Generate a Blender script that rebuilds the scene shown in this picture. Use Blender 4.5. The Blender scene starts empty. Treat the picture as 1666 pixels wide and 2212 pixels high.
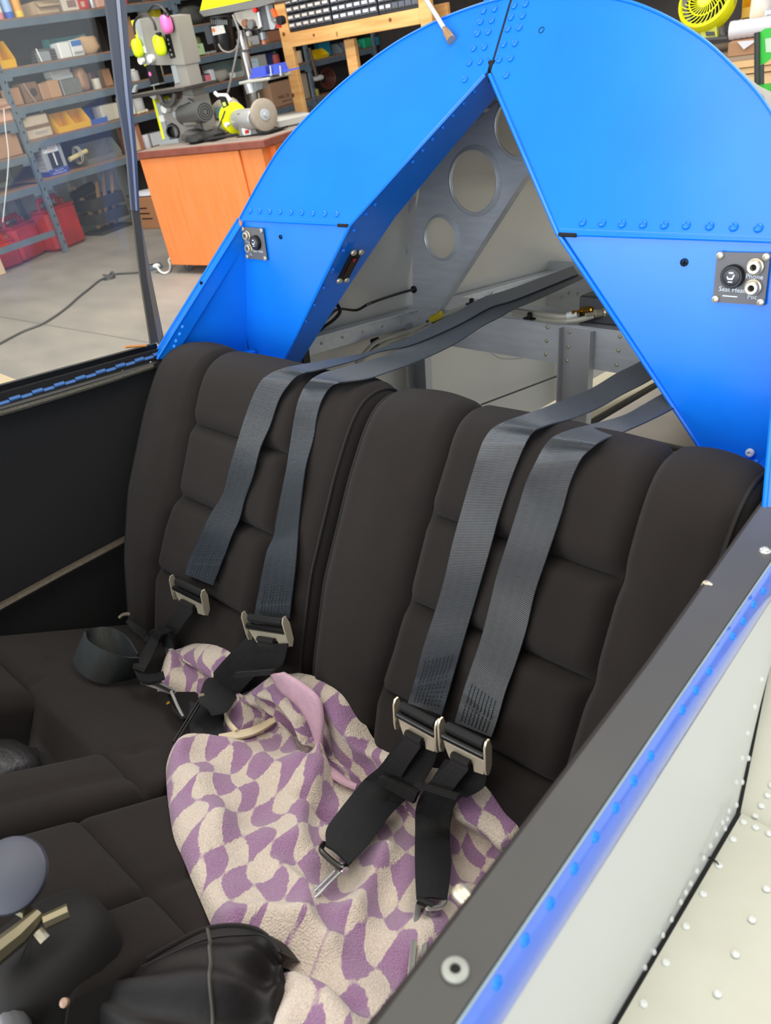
import bpy, math, random
import numpy as np
from mathutils import Vector, Matrix
random.seed(7)
C = bpy.context.scene.collection
SC = bpy.context.scene
# ---------------------------------------------------------------- camera
F, CX, CY, H = 1690.0, 833.0, 1106.0, 1.40
R = np.array([[0.7272339278823146, 0.26135048672487604, -0.6346863297925446],
              [0.6674275886112935, -0.4850971993766409, 0.5649965673501505],
              [-0.16022243319015644, -0.834491839532065, -0.5272116668445569]])
rgt, dwn, fwd = R[:, 0], R[:, 1], R[:, 2]
cam = bpy.data.cameras.new('camera'); camo = bpy.data.objects.new('camera', cam); C.objects.link(camo)
camo.matrix_world = Matrix(((rgt[0], -dwn[0], -fwd[0], 0), (rgt[1], -dwn[1], -fwd[1], 0), (rgt[2], -dwn[2], -fwd[2], H), (0, 0, 0, 1)))
cam.sensor_fit = 'HORIZONTAL'; cam.sensor_width = 36.0; cam.lens = F / 1666 * 36
cam.clip_start = 0.02; cam.clip_end = 60
cam.dof.use_dof = True; cam.dof.focus_distance = 1.22; cam.dof.aperture_fstop = 14
SC.camera = camo
# ---------------------------------------------------------------- world, lights, exposure
SC.view_settings.view_transform = 'Standard'; SC.view_settings.look = 'None'
SC.view_settings.gamma = 1.0; SC.view_settings.use_curve_mapping = False
SC.view_settings.exposure = 0.0
W = bpy.data.worlds.new('sky'); SC.world = W; W.use_nodes = True
bg = W.node_tree.nodes['Background']; bg.inputs[0].default_value = (0.80, 0.90, 1.0, 1); bg.inputs[1].default_value = 1.6
SC.cycles.max_bounces = 6; SC.cycles.diffuse_bounces = 4; SC.cycles.glossy_bounces = 4; SC.cycles.transparent_max_bounces = 10
SC.cycles.caustics_reflective = False; SC.cycles.caustics_refractive = False
SC.cycles.sample_clamp_indirect = 6.0

def area(name, loc, target, sx, sy, power, col):
    l = bpy.data.lights.new(name, 'AREA'); l.shape = 'RECTANGLE'; l.size = sx; l.size_y = sy; l.energy = power; l.color = col
    o = bpy.data.objects.new(name, l); C.objects.link(o); o.location = loc
    o.rotation_euler = (Vector(target) - Vector(loc)).to_track_quat('-Z', 'Y').to_euler()
    return o
area('door_daylight_and_fill', (3.2, -5.2, 2.3), (-0.7, 0.6, 0.9), 6.0, 3.6, 205, (0.92, 0.96, 1.0))
area('door_daylight_and_fill', (-3.4, -5.3, 2.1), (-6.0, 4.0, 0.5), 5.0, 3.4, 340, (0.94, 0.97, 1.0))  # added fill: widens the door light to brighten the low shelf wall
area('hangar_lamp', (-0.6, -0.6, 3.9), (-0.6, -0.5, 0), 2.2, 2.2, 62, (1.0, 0.94, 0.86))
area('hangar_lamp', (-4.2, 2.8, 3.9), (-5.6, 3.4, 0), 3.0, 3.0, 270, (1.0, 0.97, 0.93))
area('hangar_lamp', (0.3, 2.9, 3.9), (-0.3, 2.2, 0), 2.2, 2.2, 105, (1.0, 0.96, 0.90))

# ---------------------------------------------------------------- frames
def wray(x, y): return R @ np.array([x - CX, y - CY, F])
CAMP = np.array([0, 0, H])
# aircraft frame: l to the image right, a towards the tail, u up (nose sits 7.4 degrees high)
OW = np.array([-0.732, 0.824, H - 0.494]); PT = math.radians(7.4)
PA = np.array([[1, 0, 0], [0, math.cos(PT), -math.sin(PT)], [0, math.sin(PT), math.cos(PT)]])
# hangar frame: n towards the shelf wall, s along it, z up
TH = math.atan2(0.15093, 0.98854)
HA = np.array([[-math.cos(TH), -math.sin(TH), 0], [-math.sin(TH), math.cos(TH), 0], [0, 0, 1.0]])
def PW(p): return OW + PA.T @ np.asarray(p, float)
def HW(p): return HA.T @ np.asarray(p, float)
PO = PA @ (CAMP - OW)
def atp(x, y, ax, v):
    r = PA @ wray(x, y); k = (v - PO[ax]) / r[ax]; return PO + k * r
def atpl(x, y, p0, N):
    r = PA @ wray(x, y); k = ((np.array(p0) - PO) @ np.array(N)) / (r @ np.array(N)); return PO + k * r
def ath(x, y, ax, v):
    o = HA @ CAMP; r = HA @ wray(x, y); k = (v - o[ax]) / r[ax]; return o + k * r
PLANE_M = Matrix(((1, 0, 0, OW[0]), (0, PA[1][1], PA[2][1], OW[1]), (0, PA[1][2], PA[2][2], OW[2]), (0, 0, 0, 1)))
HM = Matrix(((HA[0][0], HA[1][0], 0, 0), (HA[0][1], HA[1][1], 0, 0), (0, 0, 1, 0), (0, 0, 0, 1)))
I4 = Matrix.Identity(4)
WM = {}
# ---------------------------------------------------------------- materials
def lin(c):
    if isinstance(c, str): c = tuple(int(c[i:i + 2], 16) / 255 for i in (0, 2, 4))
    return tuple(((x / 12.92) if x <= 0.04045 else ((x + 0.055) / 1.055) ** 2.4) for x in c)
MATS = {}
def mat(name, col, rough=0.5, metal=0.0, var=0.0, vscale=6.0, bump=0.0, bscale=200.0, spec=0.5, sheen=0.0, coat=0.0, stretch=(1, 1, 1), col2=None, emit=0.0, detail=4.0):
    if name in MATS: return MATS[name]
    m = bpy.data.materials.new(name); m.use_nodes = True; MATS[name] = m
    nt = m.node_tree; b = nt.nodes['Principled BSDF']
    c = lin(col); b.inputs['Base Color'].default_value = (*c, 1)
    b.inputs['Roughness'].default_value = rough; b.inputs['Metallic'].default_value = metal
    b.inputs['Specular IOR Level'].default_value = spec
    if sheen: b.inputs['Sheen Weight'].default_value = sheen; b.inputs['Sheen Roughness'].default_value = 0.4
    if coat: b.inputs['Coat Weight'].default_value = coat; b.inputs['Coat Roughness'].default_value = 0.12
    if emit: b.inputs['Emission Color'].default_value = (*c, 1); b.inputs['Emission Strength'].default_value = emit
    if var or bump:
        tc = nt.nodes.new('ShaderNodeTexCoord'); mp = nt.nodes.new('ShaderNodeMapping'); mp.inputs['Scale'].default_value = stretch
        nt.links.new(tc.outputs['Object'], mp.inputs['Vector'])
    if var:
        n = nt.nodes.new('ShaderNodeTexNoise'); n.inputs['Scale'].default_value = vscale; n.inputs['Detail'].default_value = detail
        nt.links.new(mp.outputs[0], n.inputs['Vector'])
        r = nt.nodes.new('ShaderNodeMapRange'); r.inputs[1].default_value = 0.3; r.inputs[2].default_value = 0.7
        nt.links.new(n.outputs[0], r.inputs[0])
        mx = nt.nodes.new('ShaderNodeMix'); mx.data_type = 'RGBA'
        c2 = lin(col2) if col2 else tuple(x * (1 - var) for x in c)
        mx.inputs[6].default_value = (*c, 1); mx.inputs[7].default_value = (*c2, 1)
        nt.links.new(r.outputs[0], mx.inputs[0]); nt.links.new(mx.outputs[2], b.inputs['Base Color'])
    if bump:
        n2 = nt.nodes.new('ShaderNodeTexNoise'); n2.inputs['Scale'].default_value = bscale; n2.inputs['Detail'].default_value = 2.0
        nt.links.new(mp.outputs[0], n2.inputs['Vector'])
        bp = nt.nodes.new('ShaderNodeBump'); bp.inputs['Strength'].default_value = bump; bp.inputs['Distance'].default_value = 0.002
        nt.links.new(n2.outputs[0], bp.inputs['Height']); nt.links.new(bp.outputs[0], b.inputs['Normal'])
    return m
# ---------------------------------------------------------------- mesh builder
def V3(p): return Vector((float(p[0]), float(p[1]), float(p[2])))
def basis(d):
    d = Vector(d).normalized(); a = Vector((0, 0, 1)) if abs(d.z) < 0.9 else Vector((1, 0, 0))
    x = a.cross(d).normalized(); return x, d.cross(x), d
class MB:
    def __init__(s, fr=None): s.v = []; s.f = []; s.fr = fr; s.uv = None
    def add(s, vs, fs):
        o = len(s.v); s.v += [tuple(float(c) for c in p) for p in vs]; s.f += [tuple(i + o for i in f) for f in fs]; return s
    def box(s, c, d, ch=0.0, rot=0.0):
        x, y, z = (d[0] / 2, d[1] / 2, d[2] / 2); pts = []; fs = []
        ca, sa = math.cos(rot), math.sin(rot)
        if ch <= 0:
            pts = [(i * x, j * y, k * z) for k in (-1, 1) for j in (-1, 1) for i in (-1, 1)]
            fs = [(0, 2, 3, 1), (4, 5, 7, 6), (0, 1, 5, 4), (2, 6, 7, 3), (0, 4, 6, 2), (1, 3, 7, 5)]
        else:
            ch = min(ch, x * .9, y * .9, z * .9)
            def lp(zz, e): return [(-x + e, -y, zz), (x - e, -y, zz), (x, -y + e, zz), (x, y - e, zz), (x - e, y, zz), (-x + e, y, zz), (-x, y - e, zz), (-x, -y + e, zz)]
            def shr(L, q): return [(p[0] * (x - q) / x, p[1] * (y - q) / y, p[2]) for p in L]
            L = [shr(lp(-z, ch), ch), lp(-z + ch, ch), lp(z - ch, ch), shr(lp(z, ch), ch)]
            pts = [p for q in L for p in q]
            for k in range(3):
                for i in range(8): fs.append((k * 8 + i, k * 8 + (i + 1) % 8, k * 8 + 8 + (i + 1) % 8, k * 8 + 8 + i))
            fs += [tuple(range(7, -1, -1)), tuple(range(24, 32))]
        return s.add([(c[0] + p[0] * ca - p[1] * sa, c[1] + p[0] * sa + p[1] * ca, c[2] + p[2]) for p in pts], fs)
    def prism(s, pts, off):
        n = len(pts); off = np.array(off, float); P = [np.array(p, float) for p in pts]
        return s.add(P + [p + off for p in P], [tuple(range(n))[::-1], tuple(range(n, 2 * n))] + [(i, (i + 1) % n, n + (i + 1) % n, n + i) for i in range(n)])
    def tube(s, pts, r, n=8, cap=True, flat=1.0):
        P = [V3(p) for p in pts]; m = len(P); rr = r if isinstance(r, (list, tuple)) else [r] * m
        vs = []; fs = []; px = None
        for i in range(m):
            d = (P[min(i + 1, m - 1)] - P[max(i - 1, 0)])
            if d.length < 1e-9: d = Vector((0, 0, 1))
            d.normalize()
            if px is None: px, py, _ = basis(d)
            else:
                px = (px - d * px.dot(d)); px = px.normalized() if px.length > 1e-6 else basis(d)[0]; py = d.cross(px)
            for k in range(n):
                t = 2 * math.pi * k / n; vs.append(P[i] + (px * math.cos(t) + py * math.sin(t) * flat) * rr[i])
        for i in range(m - 1):
            for k in range(n): fs.append((i * n + k, i * n + (k + 1) % n, (i + 1) * n + (k + 1) % n, (i + 1) * n + k))
        if cap: fs += [tuple(range(n))[::-1], tuple(range((m - 1) * n, m * n))]
        return s.add(vs, fs)
    def lathe(s, prof, o=(0, 0, 0), ax=(0, 0, 1), n=16, ph=0.0, cap=True):
        x, y, z = basis(ax); o = V3(o); vs = []; fs = []; m = len(prof)
        for (r, h) in prof:
            for k in range(n):
                t = ph + 2 * math.pi * k / n; vs.append(o + z * h + (x * math.cos(t) + y * math.sin(t)) * max(r, 1e-5))
        for i in range(m - 1):
            for k in range(n): fs.append((i * n + k, i * n + (k + 1) % n, (i + 1) * n + (k + 1) % n, (i + 1) * n + k))
        if cap: fs += [tuple(range(n))[::-1], tuple(range((m - 1) * n, m * n))]
        return s.add(vs, fs)
    def grid(s, fn, nu, nv, keep=None):
        vs = [fn(i / nu, j / nv) for j in range(nv + 1) for i in range(nu + 1)]
        fs = [(j * (nu + 1) + i, j * (nu + 1) + i + 1, (j + 1) * (nu + 1) + i + 1, (j + 1) * (nu + 1) + i) for j in range(nv) for i in range(nu) if keep is None or keep((i + .5) / nu, (j + .5) / nv)]
        return s.add(vs, fs)
    def ribbon(s, Lp, Rp, th=0.0016, nsub=4, bow=0.0):
        # woven strap between two edge lines, with thickness
        n = len(Lp); top = []; bot = []
        Lp = [np.array(p, float) for p in Lp]; Rp = [np.array(p, float) for p in Rp]
        for i in range(n):
            i0, i1 = max(i - 1, 0), min(i + 1, n - 1)
            t = (Lp[i1] + Rp[i1]) - (Lp[i0] + Rp[i0]); w = Rp[i] - Lp[i]
            nn = np.cross(t, w); nn = nn / (np.linalg.norm(nn) + 1e-12)
            for k in range(nsub + 1):
                q = k / nsub; p = Lp[i] * (1 - q) + Rp[i] * q + nn * bow * (1 - (2 * q - 1) ** 2)
                top.append(p + nn * th / 2); bot.append(p - nn * th / 2)
        W_ = nsub + 1; N = n * W_; fs = []
        for i in range(n - 1):
            for k in range(nsub):
                a = i * W_ + k; fs.append((a, a + 1, a + W_ + 1, a + W_)); fs.append((N + a, N + a + W_, N + a + W_ + 1, N + a + 1))
            a = i * W_; fs.append((a, a + W_, N + a + W_, N + a)); a = i * W_ + nsub; fs.append((a, N + a, N + a + W_, a + W_))
        for i in (0, n - 1):
            for k in range(nsub):
                a = i * W_ + k; fs.append((a, N + a, N + a + 1, a + 1) if i == 0 else (a, a + 1, N + a + 1, N + a))
        return s.add(top + bot, fs)
    def blob(s, c, d, n=10, m=6, seed=0, amp=0.15):
        rd = random.Random(seed); ph = [rd.uniform(0, 6.28) for _ in range(6)]; vs = []; fs = []
        for j in range(m + 1):
            for i in range(n):
                t = 2 * math.pi * i / n; q = math.pi * (j / m - .5)
                w = 1 + amp * (math.sin(3 * t + ph[0] + 2 * q) * .5 + math.sin(5 * t + ph[1] - 3 * q) * .35 + math.sin(7 * q + ph[2]) * .3)
                e = lambda v: math.copysign(abs(v) ** .7, v)
                vs.append((c[0] + d[0] / 2 * e(math.cos(q)) * e(math.cos(t)) * w, c[1] + d[1] / 2 * e(math.cos(q)) * e(math.sin(t)) * w, c[2] + d[2] / 2 * e(math.sin(q)) * (1 + (w - 1) * .5)))
        for j in range(m):
            for i in range(n): fs.append((j * n + i, j * n + (i + 1) % n, (j + 1) * n + (i + 1) % n, (j + 1) * n + i))
        fs += [tuple(range(n))[::-1], tuple(range(m * n, m * n + n))]
        return s.add(vs, fs)
    def build(s, name, m, parent=None, ang=38, world=True, **tagkw):
        vs = [V3(s.fr(p)) for p in s.v] if s.fr else [Vector(p) for p in s.v]
        me = bpy.data.meshes.new(name)
        if parent is not None:
            if world:
                inv = WM[parent.name].inverted(); vs = [inv @ v for v in vs]
            M = WM[parent.name]; loc = None
        else:
            lo = [min(v[i] for v in vs) for i in range(3)]; hi = [max(v[i] for v in vs) for i in range(3)]
            loc = Vector(((lo[0] + hi[0]) / 2, (lo[1] + hi[1]) / 2, lo[2])); vs = [v - loc for v in vs]; M = Matrix.Translation(loc)
        me.from_pydata(vs, [], s.f); me.update()
        if len(s.f): me.polygons.foreach_set('use_smooth', [True] * len(me.polygons)); me.set_sharp_from_angle(angle=math.radians(ang))
        if s.uv is not None:
            ul = me.uv_layers.new(name='UVMap')
            li = np.zeros(len(me.loops), dtype=np.int32); me.loops.foreach_get('vertex_index', li)
            ul.data.foreach_set('uv', np.asarray(s.uv, dtype=np.float32)[li].ravel())
        me.materials.append(m)
        o = bpy.data.objects.new(name, me); C.objects.link(o)
        if parent is not None: o.parent = parent
        else: o.location = loc
        WM[o.name] = M
        if tagkw: tag(o, **tagkw)
        return o
def tag(o, label=None, cat=None, group=None, kind=None):
    if label: o['label'] = label
    if cat: o['category'] = cat
    if group: o['group'] = group
    if kind: o['kind'] = kind
    return o
def thing(name, label, cat, M=None, group=None):
    o = bpy.data.objects.new(name, None); C.objects.link(o); M = M or I4; o.matrix_world = M; o.empty_display_size = .05
    WM[o.name] = M.copy(); tag(o, label, cat, group); return o
def inst(src, name, parent, M):
    # a copy of a small piece (rivet, screw...) sharing its mesh; M is its world matrix
    o = bpy.data.objects.new(name, src); C.objects.link(o)
    if parent is not None: o.parent = parent; o.matrix_local = WM[parent.name].inverted() @ M
    else: o.matrix_world = M
    WM[o.name] = M.copy(); return o
def copy_tree(o, M, label=None, group=None):
    r = o.copy(); C.objects.link(r); r.matrix_world = M; WM[r.name] = M.copy()
    if label: r['label'] = label
    if group: r['group'] = group
    for ch in list(o.children):
        c = ch.copy(); C.objects.link(c); c.parent = r; WM[c.name] = M @ (WM[o.name].inverted() @ WM[ch.name])
        for g in list(ch.children):
            d = g.copy(); C.objects.link(d); d.parent = c; WM[d.name] = M @ (WM[o.name].inverted() @ WM[g.name])
    return r
PROTO = {}
def proto_mesh(key, prof, m, n=10):
    if key in PROTO: return PROTO[key]
    b = MB().lathe(prof, n=n); me = bpy.data.meshes.new(key); me.from_pydata(b.v, [], b.f)
    me.polygons.foreach_set('use_smooth', [True] * len(me.polygons)); me.set_sharp_from_angle(angle=math.radians(40)); me.materials.append(m); PROTO[key] = me; return me
def mframe(p, nrm, sc=1.0):
    x, y, z = basis(V3(nrm)); p = V3(p)
    return Matrix(((x.x * sc, y.x * sc, z.x * sc, p.x), (x.y * sc, y.y * sc, z.y * sc, p.y), (x.z * sc, y.z * sc, z.z * sc, p.z), (0, 0, 0, 1)))
RIV = [(1, -0.1), (1, .12), (.8, .42), (.42, .55), (.30, .36), (.0, .34)]
def rivet(parent, p, nrm, r, m, name='rivet'):
    return inst(proto_mesh('rivet_' + m.name, RIV, m), name, parent, mframe(p, nrm, r))
SCREW = [(1, -0.1), (1, .25), (.85, .55), (.45, .66), (.40, .3), (0, .3)]
def screw(parent, p, nrm, r, m): return inst(proto_mesh('screw_' + m.name, SCREW, m, 12), 'screw', parent, mframe(p, nrm, r))
def lettering(txt, size, m, parent, org, xd, yd, name='lettering', align='CENTER', sx=1.0):
    cu = bpy.data.curves.new('t', 'FONT'); cu.body = txt; cu.size = size; cu.align_x = align; cu.align_y = 'CENTER'; cu.resolution_u = 2
    o = bpy.data.objects.new('t', cu); C.objects.link(o); dg = bpy.context.evaluated_depsgraph_get()
    me = bpy.data.meshes.new_from_object(o.evaluated_get(dg)); bpy.data.objects.remove(o)
    xd = V3(xd).normalized(); yd = V3(yd).normalized(); og = V3(org); inv = WM[parent.name].inverted()
    vs = [inv @ (og + xd * v.co.x * sx + yd * v.co.y) for v in me.vertices]; fs = [tuple(p.vertices) for p in me.polygons]
    bpy.data.meshes.remove(me)
    b = MB(); b.add(vs, fs); return b.build(name, m, parent, world=False)
def smooth_path(pts, k=6):
    P = [np.array(p, float) for p in pts]; out = []
    for i in range(len(P) - 1):
        p0, p1, p2, p3 = P[max(i - 1, 0)], P[i], P[i + 1], P[min(i + 2, len(P) - 1)]
        for j in range(k):
            t = j / k; out.append(.5 * ((2 * p1) + (p2 - p0) * t + (2 * p0 - 5 * p1 + 4 * p2 - p3) * t * t + (3 * p1 - p0 - 3 * p2 + p3) * t ** 3))
    out.append(P[-1]); return out
# ---------------------------------------------------------------- palette
BLUE = mat('blue_paint', (0.06, 0.485, 0.93), .27, bump=.02, bscale=90, coat=.05, spec=.38, var=.12, vscale=7)
ALU = mat('bare_aluminium', (.84, .825, .79), .42, .3, var=.12, vscale=3, bump=.03, bscale=40)
ALUB = mat('brushed_aluminium', (.86, .87, .88), .36, .35, var=.14, vscale=14, stretch=(1, 6, 6), bump=.03, bscale=200)
ALUD = mat('dull_aluminium', (.76, .76, .76), .5, .3, var=.2, vscale=5)
WHITE = mat('white_paint', (.80, .80, .78), .35, coat=.2, var=.04, vscale=5)
WINGW = mat('cream_white_paint', (.765, .765, .705), .42, var=.12, vscale=8, col2=(.71, .705, .64))
BLACKP = mat('black_satin_paint', (.31, .305, .295), .42, var=.15, vscale=9)
BLACKV = mat('black_carpet_lining', (.055, .05, .052), .9, bump=.5, bscale=900, var=.4, vscale=5)
BLK = mat('black_plastic', (.05, .05, .052), .45)
BLKM = mat('black_matte', (.03, .03, .03), .8)
FAB = mat('black_seat_fabric', (.150, .130, .122), .95, sheen=.06, spec=.25, bump=.55, bscale=1500, var=.22, vscale=7)
FAB2 = mat('black_seat_piping', (.095, .083, .08), .85, bump=.3, bscale=900)
STEEL = mat('zinc_steel', (.80, .76, .67), .30, .55, var=.1, vscale=30)
CHROME = mat('chrome', (.86, .86, .85), .2, .75)
BRASS = mat('brass', (.75, .58, .25), .3, 1.0)
CLEARH = mat('clear_hose', (.72, .70, .64), .15, spec=.8)
WHITEPL = mat('white_plastic', (.88, .88, .86), .45)
PRINTW = mat('white_print', (.86, .88, .9), .6)
CONC = mat('concrete', (.52, .50, .475), .75, var=.25, vscale=2.2, stretch=(1, 2.2, 1), detail=9, bump=.15, bscale=60, col2=(.60, .57, .53))
CORR = mat('corrugated_metal', (.74, .755, .73), .55, .05, var=.18, vscale=4)
SHELFB = mat('blue_grey_steel', (.42, .475, .52), .45, .2, var=.22, vscale=9)
BOARD = mat('particle_board', (.55, .42, .33), .85, var=.25, vscale=14, detail=8)
PINE = mat('pine_lumber', (.87, .68, .43), .6, var=.22, vscale=3, stretch=(1, 1, 10), col2=(.78, .55, .30))
PLY = mat('plywood', (.83, .68, .48), .65, var=.12, vscale=5)
CARD = mat('cardboard', (.66, .50, .37), .85, var=.12, vscale=9)
CARDL = mat('pale_cardboard', (.78, .68, .55), .85, var=.14, vscale=9)
CARDD = mat('dark_cardboard', (.48, .37, .29), .85, var=.2, vscale=9)
PAPER = mat('white_paper', (.80, .80, .82), .7)
YEL = mat('yellow_plastic', (.93, .72, .05), .4)
REDP = mat('red_plastic', (.72, .13, .14), .5, var=.25, vscale=6, col2=(.55, .10, .10))
LIME = mat('lime_plastic', (.83, .92, .05), .4)
LIMEY = mat('lime_yellow_plastic', (.93, .94, .08), .4)
GREYM = mat('grey_machine_paint', (.50, .49, .46), .5, var=.15, vscale=6)
GREYL = mat('light_grey_metal', (.72, .74, .75), .35, .5)
GREYD = mat('dark_grey_plastic', (.26, .26, .27), .5)
DESKW = mat('orange_wood_laminate', (.88, .53, .30), .45, var=.3, vscale=5, stretch=(6, 6, .6), col2=(.88, .49, .23))
DESKT = mat('brown_laminate', (.52, .28, .22), .5, var=.25, vscale=20)
DUST = mat('dusty_top', (.55, .50, .46), .8, var=.2, vscale=12)
RUBBER = mat('grey_rubber', (.35, .35, .36), .7)
TEALC = mat('teal_plastic', (.30, .58, .58), .5)
BLUEP = mat('blue_plastic', (.28, .42, .72), .5)
BLUEM = mat('blue_vise_paint', (.25, .32, .72), .45)
REDM = mat('red_print', (.75, .12, .12), .5)
PINK = mat('pink_plastic', (.90, .42, .68), .45)
ORNG = mat('orange_card', (.88, .52, .16), .7)
GREENB = mat('green_paint', (.12, .70, .16), .4)
DARKW = mat('dark_stained_wood', (.22, .19, .175), .85, var=.35, vscale=5, stretch=(1, 8, 1))
CORDG = mat('grey_cord', (.27, .27, .26), .6)
# canopy acrylic: clear, slightly hazy sheet
GLASS = bpy.data.materials.new('clear_acrylic'); GLASS.use_nodes = True
nt = GLASS.node_tree; nt.nodes.clear()
o_ = nt.nodes.new('ShaderNodeOutputMaterial'); tr = nt.nodes.new('ShaderNodeBsdfTransparent'); gl = nt.nodes.new('ShaderNodeBsdfGlossy'); df = nt.nodes.new('ShaderNodeBsdfDiffuse')
m1 = nt.nodes.new('ShaderNodeMixShader'); m2 = nt.nodes.new('ShaderNodeMixShader'); fr_ = nt.nodes.new('ShaderNodeFresnel'); fr_.inputs[0].default_value = 1.35
tr.inputs[0].default_value = (.97, .975, .96, 1); gl.inputs['Roughness'].default_value = .03; df.inputs[0].default_value = (.8, .8, .78, 1)
m1.inputs[0].default_value = .035
nt.links.new(tr.outputs[0], m1.inputs[1]); nt.links.new(df.outputs[0], m1.inputs[2]); nt.links.new(fr_.outputs[0], m2.inputs[0])
nt.links.new(m1.outputs[0], m2.inputs[1]); nt.links.new(gl.outputs[0], m2.inputs[2]); nt.links.new(m2.outputs[0], o_.inputs[0])
# webbing: woven straps with fine ribs across and lengthwise stripes, from the strap's own UV (u across, v along in metres)
def webbing(name, col, col2, rib=520, stripe=0.5, rough=.42, spec=.8, sheen=.22):
    m = bpy.data.materials.new(name); m.use_nodes = True; nt = m.node_tree; b = nt.nodes['Principled BSDF']
    b.inputs['Roughness'].default_value = rough; b.inputs['Sheen Weight'].default_value = sheen; b.inputs['Sheen Tint'].default_value = (.62, .78, 1, 1); b.inputs['Specular IOR Level'].default_value = spec
    uv = nt.nodes.new('ShaderNodeUVMap'); sp = nt.nodes.new('ShaderNodeSeparateXYZ'); nt.links.new(uv.outputs[0], sp.inputs[0])
    def M(op, a, bb=None):
        n = nt.nodes.new('ShaderNodeMath'); n.operation = op
        for i, x in enumerate((a, bb)):
            if x is None: continue
            if isinstance(x, (int, float)): n.inputs[i].default_value = x
            else: nt.links.new(x, n.inputs[i])
        return n.outputs[0]
    st = M('MULTIPLY', M('ADD', M('SINE', M('MULTIPLY', sp.outputs[0], 4 * 2 * math.pi + 0.0)), 1.0), .5)
    rb = M('SINE', M('MULTIPLY', sp.outputs[1], rib * 2 * math.pi))
    mx = nt.nodes.new('ShaderNodeMix'); mx.data_type = 'RGBA'; mx.inputs[6].default_value = (*lin(col), 1); mx.inputs[7].default_value = (*lin(col2), 1)
    nt.links.new(M('MULTIPLY', st, stripe), mx.inputs[0]); nt.links.new(mx.outputs[2], b.inputs['Base Color'])
    bp = nt.nodes.new('ShaderNodeBump'); bp.inputs['Strength'].default_value = .6; bp.inputs['Distance'].default_value = .0008
    nt.links.new(rb, bp.inputs['Height']); nt.links.new(bp.outputs[0], b.inputs['Normal'])
    return m
WEB = webbing('black_webbing', (.085, .095, .11), (.13, .145, .165), rough=.36)
WEBK = webbing('matte_black_webbing', (.075, .073, .072), (.105, .10, .10), rough=.6, spec=.3, sheen=.04)
WEBT = webbing('ribbed_tab_webbing', (.10, .09, .085), (.13, .12, .11), rib=330, rough=.7, spec=.3, sheen=.04)
# ---------------------------------------------------------------- the hangar shell
def struct(name, mb, m, **k):
    o = mb.build(name, m, **k); o['kind'] = 'structure'; return o
fl = MB(HW); fl.grid(lambda u, v: (-6 + 13.8 * u, -7 + 17.5 * v, 0), 6, 8); fl.grid(lambda u, v: (-6 + 13.8 * u, -7 + 17.5 * v, -.1), 2, 2)
struct('floor', fl, CONC)
NW = 7.64
def corr(u):   # ribbed sheet: flat pans with raised ribs every 0.2 m
    q = (u % .2) / .2; return .03 if q < .14 else (.03 * (1 - (q - .14) / .08) if q < .22 else (.03 * (q - .92) / .08 if q > .92 else 0))
cw = MB(HW); xs = []
k = -1.0
while k < 10.4:
    xs += [k, k + .028, k + .044, k + .184]; k += .2
for x0, x1 in zip(xs[:-1], xs[1:]):
    d0, d1 = corr(x0 + 1 + 1e-6), corr(x1 + 1 + 1e-6)
    cw.add([(NW - d0, x0, 0), (NW - d1, x1, 0), (NW - d1, x1, 4.3), (NW - d0, x0, 4.3)], [(0, 1, 2, 3)])
wl = struct('wall_left', cw, CORR)
g = MB(HW)
for z in (.75, 2.1, 3.4): g.box((NW - .06, 4.7, z), (.05, 11.4, .14))
g.build('girt', DARKW, wl)
wb = MB(HW); wb.box((.9, 10.42, 2.15), (13.8, .06, 4.3)); struct('wall_back', wb, DARKW)
ce = MB(HW); ce.box((.9, 1.7, 4.35), (13.8, 17.6, .08)); struct('ceiling', ce, mat('white_ceiling', (.78, .78, .76), .8))
post = MB(HW); post.box((NW - .13, 5.98, 2.1), (.16, .15, 4.2), .01); struct('trim_1', post, DARKW)
# saw-cut joint in the slab
# ---------------------------------------------------------------- the aircraft
AC = thing('aircraft', 'blue and white home-built light aircraft with an open cockpit and bare metal rear fuselage', 'aircraft', PLANE_M.copy())
def A(): return MB(PW)
def nP(v): return PA.T @ np.asarray(v, float)       # direction from aircraft frame to world
UPN = np.array([0, -.8613, .5081])
def up(l, u, off=0.0): return np.array([l, .59 * (u - .24), u]) + UPN * off
def atu(x, y, off=0.0): return atpl(x, y, (0, 0, .24), UPN) + UPN * off
ARCH = [(-.462, .242), (-.449, .270), (-.434, .300), (-.409, .342), (-.378, .374), (-.342, .402), (-.302, .430), (-.259, .454), (-.218, .473), (-.177, .488), (-.113, .504), (-.05, .513), (-.0, .516)]
APEX = (0.0, .428)
def plate(poly, th, n):   # polygon (3-D) thickened along n
    b = A(); b.prism(poly, np.array(n) * th); return b
rows = {}
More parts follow.
